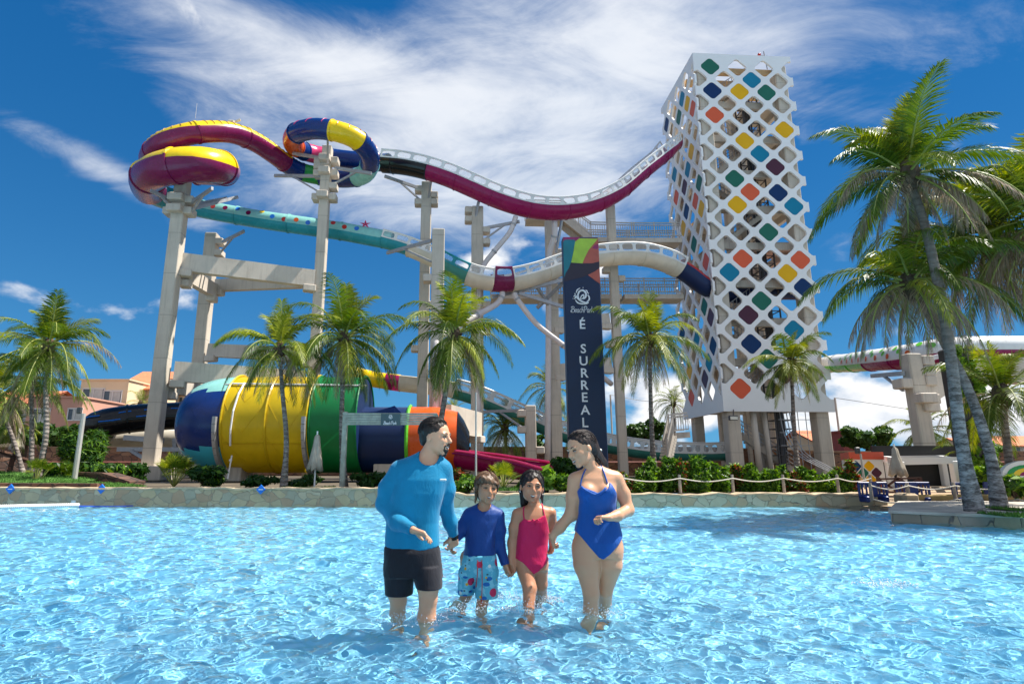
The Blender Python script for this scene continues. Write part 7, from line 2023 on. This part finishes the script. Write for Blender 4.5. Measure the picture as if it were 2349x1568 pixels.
# ---- the boy
def build_boy():
    Y = 4.84; t = thing('person', 'smiling boy in navy blue long sleeved top and patterned light blue shorts', 'person', (at_z(1085, 1388, 0).x, Y, -.37), 'family wading hand in hand')
    sk = skin('boy_skin', (.54, .26, .14)); hair = hairmat('brown_hair', (.06, .03, .016), (.21, .115, .06))
    T = [(672, 832, 905, .042), (690, 806, 935, .052), (710, 772, 962, .066), (738, 748, 982, .08), (800, 738, 968, .092), (870, 742, 950, .094), (950, 738, 944, .092), (1010, 732, 944, .094), (1060, 730, 948, .098)]
    armL = [J(762, 748, Y), J(708, 840, Y + .0), J(672, 880, Y - .02), J(634, 940, Y - .10)]
    armR = [J(966, 752, Y), J(976, 850, Y + .0), J(974, 950, Y + .02), J(1018, 1100, Y - .02)]
    def parts(B, sh, g): B.loft(rows(T, Y, sh), .025); B.chain(armL, [.045 + g, .042 + g, .038 + g, .029 + g], .03); B.rc(J(845, 700, Y), J(778, 738, Y), .034 + g, .040 + g, .03); B.rc(J(900, 700, Y), J(955, 742, Y), .036 + g, .040 + g, .03); B.chain(armR, [.045 + g, .043 + g, .037 + g, .027 + g], .02)
    B = Body(); parts(B, .012, -.007)
    B.chain([J(866, 735, Y), J(872, 680, Y), J(880, 630, Y)], [.048, .044, .046], .02)
    h = Head(J(886, 566, Y - .02), .218 * px(Y) * 1000, radians(16), radians(2), radians(-6)); h.build(B, .92, child=True)
    fL = V3(at_z(1066, 1382, 0)); fR = V3(at_z(1106, 1391, 0))
    B.chain([J(765, 1050, Y + .04), J(752, 1260, Y + .10), V3((fL[0], fL[1] + .05, .0)), V3((fL[0] - .05, fL[1] + .16, -.30))], [.075, .052, .046, .035], .02)
    B.chain([J(890, 1050, Y), J(868, 1280, Y), V3((fR[0], fR[1], .0)), V3((fR[0] + .0, fR[1] + .0, -.31))], [.075, .052, .044, .034], .02)
    for a in ((fL[0] - .05, fL[1] + .16, -.32), (fR[0], fR[1], -.33)): B.rc(V3(a), V3(a) + V3((.0, -.16, -.01)), .032, .024, .02)
    hand(B, J(634, 940, Y - .10), J(640, 1030, Y - .16), V3((.7, -.2, -.1)), .125, (.6, .7, .75, .8), .5, 1)
    hand(B, J(1018, 1100, Y - .02), J(1048, 1190, Y - .02), V3((.8, .4, -.2)), .125, (.6, .65, .7, .8), .4, -1)
    grow_mesh('body', B, RES, sk, t)
    S = Body(); parts(S, -.003, .005)
    nb, n2 = J(868, 690, Y), J(880, 600, Y); cL, cR = armL[3], armR[3]; dL = (cL - armL[2]) / np.linalg.norm(cL - armL[2]); dR = (cR - armR[2]) / np.linalg.norm(cR - armR[2]); hz = J(840, 1062, Y)[2]; xa = J(962, 1000, Y)[0]
    def mask(X_, Y_, Z_):
        P = np.stack([X_, Y_, Z_], -1); a = -_rc(P, nb + V3((0, -.03, 0)), n2, .052, .06); hem = np.where(X_ > xa, -1, hz - Z_)
        c1 = np.where(np.sqrt(((P - cL) ** 2).sum(-1)) < .08, (P - cL + dL * .004) @ dL, -1); c2 = np.where(np.sqrt(((P - cR) ** 2).sum(-1)) < .08, (P - cR + dR * .004) @ dR, -1)
        return np.maximum(np.maximum(a, hem), np.maximum(c1, c2))
    blue = cloth('deep_blue_cloth', (.0005, .040, .21), .5, spec=.3)
    grow_mesh('swim_top', S, RES, blue, t, mask=mask, wrinkle=wrk(8, .014, (24, 14, 16), 8))
    Q = Body(); Q.loft(rows([(1015, 732, 948, .10), (1060, 722, 952, .105), (1120, 706, 958, .11), (1165, 702, 958, .095)], Y, -.003), .012)
    Q.loft(rows([(1130, 702, 815, .09, .03), (1300, 688, 792, .085, .07)], Y, -.004), .02); Q.loft(rows([(1130, 815, 958, .09, 0), (1322, 812, 958, .085, 0)], Y, -.004), .02)
    z1 = J(0, 1298, Y + .07)[2]; z2 = J(0, 1322, Y)[2]; xs = J(803, 1250, Y)[0]; zt = J(0, 1020, Y)[2]
    m = NT('print_shorts_cloth'); v = m.coord('Object')
    base = m.ramp(m.noise(v, 18, 3, .5), [(.45, (.10, .42, .55)), (.55, (.22, .55, .66))]); base.node.color_ramp.interpolation = 'CONSTANT'
    for sc, th, col, off in ((15, .10, (.55, .02, .09), 0), (17, .095, (.01, .13, .42), 3), (23, .055, (.75, .42, .02), 7), (26, .05, (.02, .015, .03), 11), (19, .055, (.70, .72, .66), 15)):
        vo = m.n('ShaderNodeTexVoronoi'); vo.inputs['Scale'].default_value = sc * .55; mp = m.coord('Object', (1, 1, 1.7 if col[0] < .1 else 1), (.3, .8, .5 * off), (off, off * 2, off)); m.l(mp, vo.inputs['Vector'])
        base = m.mix(m.math('LESS_THAN', vo.outputs['Distance'], th * 2.6), base, col)
    m.set(Base_Color=base, Roughness=.75); m.bump(m.noise(v, 10, 4, .6, 1), .5, .015)
    grow_mesh('swim_shorts', Q, RES, m.mat, t, mask=lambda X_, Y_, Z_: np.maximum(np.where(X_ < xs, z1, z2) - Z_, Z_ - zt), wrinkle=wrk(9, .016, (26, 14, 8), 8))
    mb = MB()
    for a, b in (((824, 1062), (812, 1250)), ((852, 1062), (850, 1378))): mb.tube(spline([J(a[0], a[1], Y - .118), J((a[0] + b[0]) / 2 + 4, (a[1] + b[1]) / 2, Y - .125), J(b[0], b[1], Y - .108)], 4), .0032, 5)
    mb.build('draw_cord', G['red'], t)
    H = h.H; Hh = Body(); Hh.el(h.p(-.07, 0, .16), np.array((.44, .365, .375)) * H, h.M)
    Hh.rc(h.p(.22, -.22, .30), h.p(.30, .20, .16), .10 * H, .07 * H, .02); Hh.rc(h.p(.10, -.33, .15), h.p(-.02, -.345, -.12), .06 * H, .045 * H, .015); Hh.rc(h.p(.12, .32, .2), h.p(.05, .335, -.02), .055 * H, .035 * H, .015)
    Hh.rc(h.p(-.12, -.28, -.1), h.p(-.10, -.30, -.42), .07 * H, .03 * H, .02); Hh.el(h.p(-.27, 0, -.10), np.array((.18, .28, .26)) * H, h.M, .02)
    def hm(X_, Y_, Z_):
        P = np.stack([X_, Y_, Z_], -1) - h.c; f = P @ h.f / H; u = P @ h.u / H; r = P @ h.r / H
        fringe = .155 + .05 * r - .10 * np.abs(r + .08)
        return np.where(f > .12, (fringe + .018 * np.sin(r * 70) + .012 * np.sin(r * 150) - u) * H, np.where(f > -.02, (np.where(np.abs(r) > .27, -.12, .1) - u) * H, -1))
    grow_mesh('hair', Hh, RES * .85, hair, t, mask=hm, wrinkle=lambda X_, Y_, Z_: .0025 * np.sin(X_ * 160 + 30 * Z_) * np.sin(Z_ * 40 + Y_ * 90))
    strands(h, 150, hair, t, 'fringe', 6, c=(-.07, 0, .16), R=(.435, .365, .377))
    h.face(t, hair, (.34, .15, .095), .026, .12, .35)
    return t
def tube_on(B, pts, r, name, mat, parent, Y0, off=.004):
    """a strap laid on the front of a body: each (x, y) found by marching back from the camera side"""
    out = []
    for x, y in pts:
        P = np.stack([J(x, y, Y0 - .35 + .004 * i) for i in range(150)]); F = np.full(len(P), .5)
        for plo, phi, f, k, sub in B.pr:
            if sub: continue
            D = f(P); h = np.clip(.5 + .5 * (F - D) / k, 0, 1); F = F * (1 - h) + D * h - k * h * (1 - h)
        i = np.argmax(F < off) if (F < off).any() else 90
        out.append(P[i])
    mb = MB(); mb.tube(spline(out, 3), r, 6, flat=1.0); return mb.build(name, mat, parent, smooth=True)
# ---- the girl
def build_girl():
    Y = 4.86; t = thing('person', 'laughing girl with long wet dark hair in bright pink swimsuit', 'person', (at_z(1225, 1385, 0).x, Y, -.37), 'family wading hand in hand')
    sk = skin('girl_skin', (.52, .24, .13)); hair = hairmat('wet_black_hair', (.006, .004, .004), (.03, .02, .016))
    T = [(682, 1180, 1262, .042), (698, 1142, 1308, .055), (718, 1112, 1338, .066), (745, 1100, 1348, .078), (790, 1108, 1328, .09), (860, 1108, 1322, .09), (950, 1100, 1308, .084), (1030, 1090, 1306, .09), (1080, 1086, 1310, .096), (1130, 1100, 1308, .09)]
    B = Body(); B.loft(rows(T, Y, .002), .025)
    armL = [J(1098, 738, Y), J(1074, 840, Y), J(1064, 945, Y + .02), J(1058, 1080, Y - .03)]; armR = [J(1340, 730, Y), J(1350, 830, Y + .03), J(1352, 880, Y + .03), J(1345, 940, Y - .01)]
    B.rc(J(1195, 700, Y), J(1120, 728, Y), .032, .036, .03); B.rc(J(1250, 698, Y), J(1325, 724, Y), .032, .036, .03); B.chain(armL, [.039, .036, .034, .025], .03); B.chain(armR, [.038, .036, .032, .025], .02)
    B.chain([J(1222, 715, Y), J(1218, 670, Y), J(1212, 620, Y)], [.046, .040, .042], .02)
    h = Head(J(1203, 556, Y - .02), .228 * px(Y) * 1000, radians(4), radians(4), radians(-7)); h.build(B, .9, child=True)
    fR = V3(at_z(1212, 1396, 0)); fL = V3(at_z(1242, 1372, 0))
    kn = J(1188, 1262, Y - .10)
    B.chain([J(1148, 1090, Y), kn, V3((fR[0], fR[1] - .02, .0)), V3((fR[0] - .02, fR[1] + .03, -.30))], [.078, .052, .042, .034], .02)
    B.chain([J(1250, 1090, Y + .02), J(1262, 1230, Y + .06), V3((fL[0], fL[1] + .0, .02)), V3((fL[0] - .02, fL[1] + .1, -.30))], [.080, .055, .044, .034], .02)
    for a in ((fR[0] - .02, fR[1] + .03, -.32), (fL[0] - .02, fL[1] + .1, -.32)): B.rc(V3(a), V3(a) + V3((0, -.16, -.01)), .032, .024, .02)
    hand(B, J(1058, 1080, Y - .03), J(1078, 1185, Y - .06), V3((-.5, -.5, -.1)), .125, (.5, .6, .7, .75), .4, 1)
    hand(B, J(1345, 940, Y - .01), J(1338, 1010, Y - .02), V3((-.6, -.3, 0)), .12, (.7, .7, .8, .8), .5, -1)
    grow_mesh('body', B, RES, sk, t)
    S = Body(); S.loft(rows(T, Y, .002), .025); S.pr += [p for p in B.pr if False]
    S.rc(J(1148, 1090, Y), kn, .078, .052, .02); S.rc(J(1250, 1090, Y + .02), J(1262, 1230, Y + .06), .080, .055, .02)
    poly = [(1145, 765), (1175, 778), (1225, 775), (1290, 738), (1306, 790), (1322, 860), (1330, 950), (1325, 1052), (1290, 1088), (1240, 1130), (1212, 1150), (1185, 1120), (1135, 1068), (1070, 1036), (1080, 950), (1095, 880), (1112, 800)]
    pp = [tuple(J(x, y, Y)[[0, 2]]) for x, y in poly]
    pink = cloth('pink_swim_cloth', (.62, .008, .09), .55, spec=.25)
    grow_mesh('swimsuit', S, RES * .8, pink, t, grow=.006, mask=lambda X_, Y_, Z_: poly_sd(pp, X_, Z_), wrinkle=wrk(12, .003, (24, 8, 30), 6))
    for pts in (((1150, 785), (1144, 735), (1146, 700), (1150, 690)), ((1292, 752), (1284, 715), (1276, 680), (1272, 668))): tube_on(B, pts, .0055, 'strap', pink, t, Y)
    c = Vector(J(1226, 788, Y - .098)); mb = MB()
    for sx in (-1, 1): mb.tube([c, c + Vector((sx * .018, -.006, .010)), c + Vector((sx * .03, 0, .0))], [.005, .009, .004], 6); mb.tube([c, c + Vector((sx * .006, -.004, -.03))], .003, 5)
    mb.build('bow', pink, t)
    H = h.H; Hh = Body(); Hh.el(h.p(-.07, 0, .15), np.array((.43, .345, .375)) * H, h.M); Hh.el(h.p(-.25, 0, -.15), np.array((.17, .28, .35)) * H, h.M, .03)
    for pts, rr in ((((1150, 500, 0), (1136, 580, .01), (1142, 660, .03), (1135, 720, .05)), (.03, .028, .024, .012)), (((1262, 500, 0), (1274, 570, .02), (1272, 620, .04), (1276, 664, .06)), (.026, .02, .014, .007)), (((1150, 560, .04), (1150, 650, .06), (1168, 705, .06), (1120, 740, .06)), (.028, .026, .022, .008))):
        Hh.chain([J(x, y, Y + d) for x, y, d in pts], rr, .012)
    def hm(X_, Y_, Z_):
        P = np.stack([X_, Y_, Z_], -1) - h.c; f = P @ h.f / H; u = P @ h.u / H; r = P @ h.r / H
        part = .30 - 1.15 * np.maximum(np.abs(r - .05) - .02, 0) ; return np.where((f > .02) & (np.abs(r) < .29) & (u > -.6), (part - u) * H, -1)
    grow_mesh('hair', Hh, RES * .8, hair, t, mask=hm, wrinkle=lambda X_, Y_, Z_: .003 * np.sin(X_ * 190 + 20 * Z_) * np.sin(Z_ * 30 + Y_ * 90))
    strands(h, 130, hair, t, 'part', 7, c=(-.07, 0, .15), R=(.43, .35, .378))
    h.face(t, hair, (.34, .13, .09), .036, .115, .45)
    for g in (-1, 1): mb = MB(); mb.ball(Vector(h.p(.0, g * .34, -.15)), .006, 6); mb.build('earring', TEETH, t)
    return t
# ---- the woman
def build_woman():
    Y = 4.60; t = thing('person', 'woman in royal blue halter swimsuit looking down left with wet dark hair', 'person', (at_z(1372, 1400, 0).x, Y, -.37), 'family wading hand in hand')
    sk = skin('warm_skin', (.64, .335, .19)); hair = hairmat('wet_dark_hair', (.007, .004, .004), (.045, .026, .02))
    T = [(415, 1605, 1685, .048), (440, 1565, 1740, .062), (462, 1528, 1790, .074), (490, 1506, 1812, .088), (530, 1500, 1812, .10), (600, 1525, 1790, .125), (660, 1530, 1786, .125), (730, 1534, 1790, .108), (790, 1524, 1802, .105), (860, 1506, 1820, .12), (930, 1494, 1834, .135), (1000, 1488, 1838, .135), (1040, 1492, 1834, .125)]
    B = Body(); B.loft(rows(T, Y, .002), .025)
    for x in (1592, 1728): B.el(J(x, 590, Y - .075), (.062, .06, .062), None, .03)
    armL = [J(1498, 500, Y), J(1492, 620, Y + .0), J(1478, 740, Y + .02), J(1400, 832, Y + .02), J(1345, 895, Y + .03)]; armR = [J(1795, 492, Y), J(1842, 600, Y), J(1876, 712, Y - .02), J(1800, 752, Y - .15), J(1738, 764, Y - .22)]
    B.rc(J(1610, 445, Y), J(1530, 482, Y), .042, .046, .03); B.rc(J(1680, 440, Y), J(1775, 478, Y), .042, .046, .04); B.chain(armL, [.050, .050, .044, .038, .027], .03); B.chain(armR, [.051, .052, .044, .038, .027], .025)
    B.chain([J(1640, 470, Y + .01), J(1618, 410, Y), J(1590, 340, Y - .01)], [.060, .050, .055], .02)
    h = Head(J(1548, 290, Y - .02), .25 * px(Y) * 1000, radians(-62), radians(-14), radians(10)); h.build(B, .88)
    fL = V3(at_z(1355, 1406, 0)); fR = V3(at_z(1386, 1392, 0))
    B.chain([J(1582, 980, Y), J(1590, 1090, Y - .02), J(1618, 1290, Y - .05), V3((fL[0], fL[1], .0)), V3((fL[0], fL[1] + .06, -.30))], [.105, .100, .058, .054, .038], .02)
    B.chain([J(1745, 980, Y), J(1742, 1090, Y), J(1716, 1270, Y + .05), V3((fR[0] + .01, fR[1] + .03, .02)), V3((fR[0], fR[1] + .14, -.30))], [.105, .098, .056, .052, .038], .012)
    for a in ((fL[0], fL[1] + .06, -.32), (fR[0], fR[1] + .14, -.32)): B.rc(V3(a), V3(a) + V3((-.02, -.19, -.01)), .034, .026, .02)
    hand(B, J(1345, 895, Y + .03), J(1345, 985, Y + .12), V3((.8, .3, 0)), .15, (.6, .7, .8, .85), .5, -1)
    hand(B, J(1738, 764, Y - .22), J(1668, 762, Y - .25), V3((.1, -.1, -1)), .15, (.95, 1.0, 1.05, 1.1), .5, -1)
    grow_mesh('body', B, RES, sk, t)
    S = Body(); S.loft(rows(T, Y, .002), .025)
    for x in (1592, 1728): S.el(J(x, 590, Y - .075), (.062, .06, .062), None, .03)
    S.rc(J(1582, 980, Y), J(1590, 1090, Y - .02), .105, .100, .02); S.rc(J(1745, 980, Y), J(1742, 1090, Y), .105, .098, .012)
    poly = [(1536, 535), (1552, 552), (1590, 566), (1620, 576), (1645, 588), (1680, 578), (1712, 556), (1728, 515), (1745, 530), (1775, 590), (1800, 650), (1830, 760), (1850, 860), (1836, 890), (1780, 950), (1720, 1010), (1680, 1040), (1650, 1028), (1590, 960), (1530, 885), (1495, 845), (1490, 760), (1500, 640), (1510, 580)]
    pp = [tuple(J(x, y, Y)[[0, 2]]) for x, y in poly]; blue = cloth('royal_blue_swim_cloth', (.0005, .078, .35), .55, spec=.25)
    wf = wrk(15, .006, (10, 8, 34), 6); zb = J(0, 660, Y)[2]
    grow_mesh('swimsuit', S, RES * .85, blue, t, grow=.007, mask=lambda X_, Y_, Z_: poly_sd(pp, X_, Z_), wrinkle=lambda X_, Y_, Z_: wf(X_, Y_, Z_) * np.clip((Z_ - zb) * 12, .2, 1.6))
    for pts in (((1542, 545), (1550, 500), (1562, 462), (1574, 436), (1580, 425)), ((1732, 525), (1718, 480), (1700, 430), (1685, 395)),): tube_on(B, pts, .0055, 'strap', blue, t, Y)
    mb = MB(); mb.tube(spline([J(1552, 556, Y - .15), J(1600, 585, Y - .155), J(1645, 604, Y - .15), J(1690, 588, Y - .155), J(1722, 556, Y - .14)], 4), .009, 7); mb.build('cowl_fold', blue, t, smooth=True)
    H = h.H; Hh = Body(); Hh.el(h.p(-.09, 0, .15), np.array((.43, .345, .365)) * H, h.M); Hh.el(h.p(-.30, 0, -.10), np.array((.20, .27, .27)) * H, h.M, .03)
    Hh.chain([h.p(-.35, 0, .05), J(1650, 340, Y + .06), J(1690, 385, Y + .09), J(1740, 450, Y + .11)], [.06, .055, .045, .018], .02)
    def hm(X_, Y_, Z_):
        P = np.stack([X_, Y_, Z_], -1) - h.c; f = P @ h.f / H; u = P @ h.u / H; r = P @ h.r / H
        line = np.where(u > .10, .17 + (u - .20) * .6, .03 + (u - .10) * .9); line = np.where(u < -.02, .0, line)
        return np.where((f > -.12) & (u > -.45), (f - line + .014 * np.sin(u * 55) + .01 * np.sin(u * 130 + 1)) * H, -1)
    grow_mesh('hair', Hh, RES * .85, hair, t, mask=hm, wrinkle=lambda X_, Y_, Z_: .0022 * np.sin(X_ * 150 + 60 * Z_) * np.sin(Z_ * 40 + Y_ * 90))
    mb = MB()
    r = random.Random(4)
    for i in range(34):
        a = J(1600 + r.uniform(-20, 30), 290 + r.uniform(-20, 40), Y + r.uniform(-.06, .1)); b = J(1660 + r.uniform(-20, 25), 370 + r.uniform(-20, 25), Y + r.uniform(-.04, .12)); c = J(1715 + r.uniform(-25, 35), 440 + r.uniform(-25, 25), Y + r.uniform(.0, .14)); mb.tube(spline([a, b, c], 4), [.0045, .0045, .0042, .004, .0038, .0032, .0026, .002, .001], 5)
    mb.build('hair_strands', hair, t, smooth=True)
    mb = MB(); c = Vector(J(1672, 292, Y + .03)); mb.ball(c, .017, 8, sc=(1.5, .6, .7)); mb.build('hair_clip', TEETH, t)
    strands(h, 150, hair, t, 'back', 8, c=(-.09, 0, .15), R=(.435, .35, .37), t1=215)
    h.face(t, hair, (.44, .16, .12), .03, .11, .4)
    # painted nails on the closed hand
    return t
build_man(); build_boy(); build_girl(); build_woman()
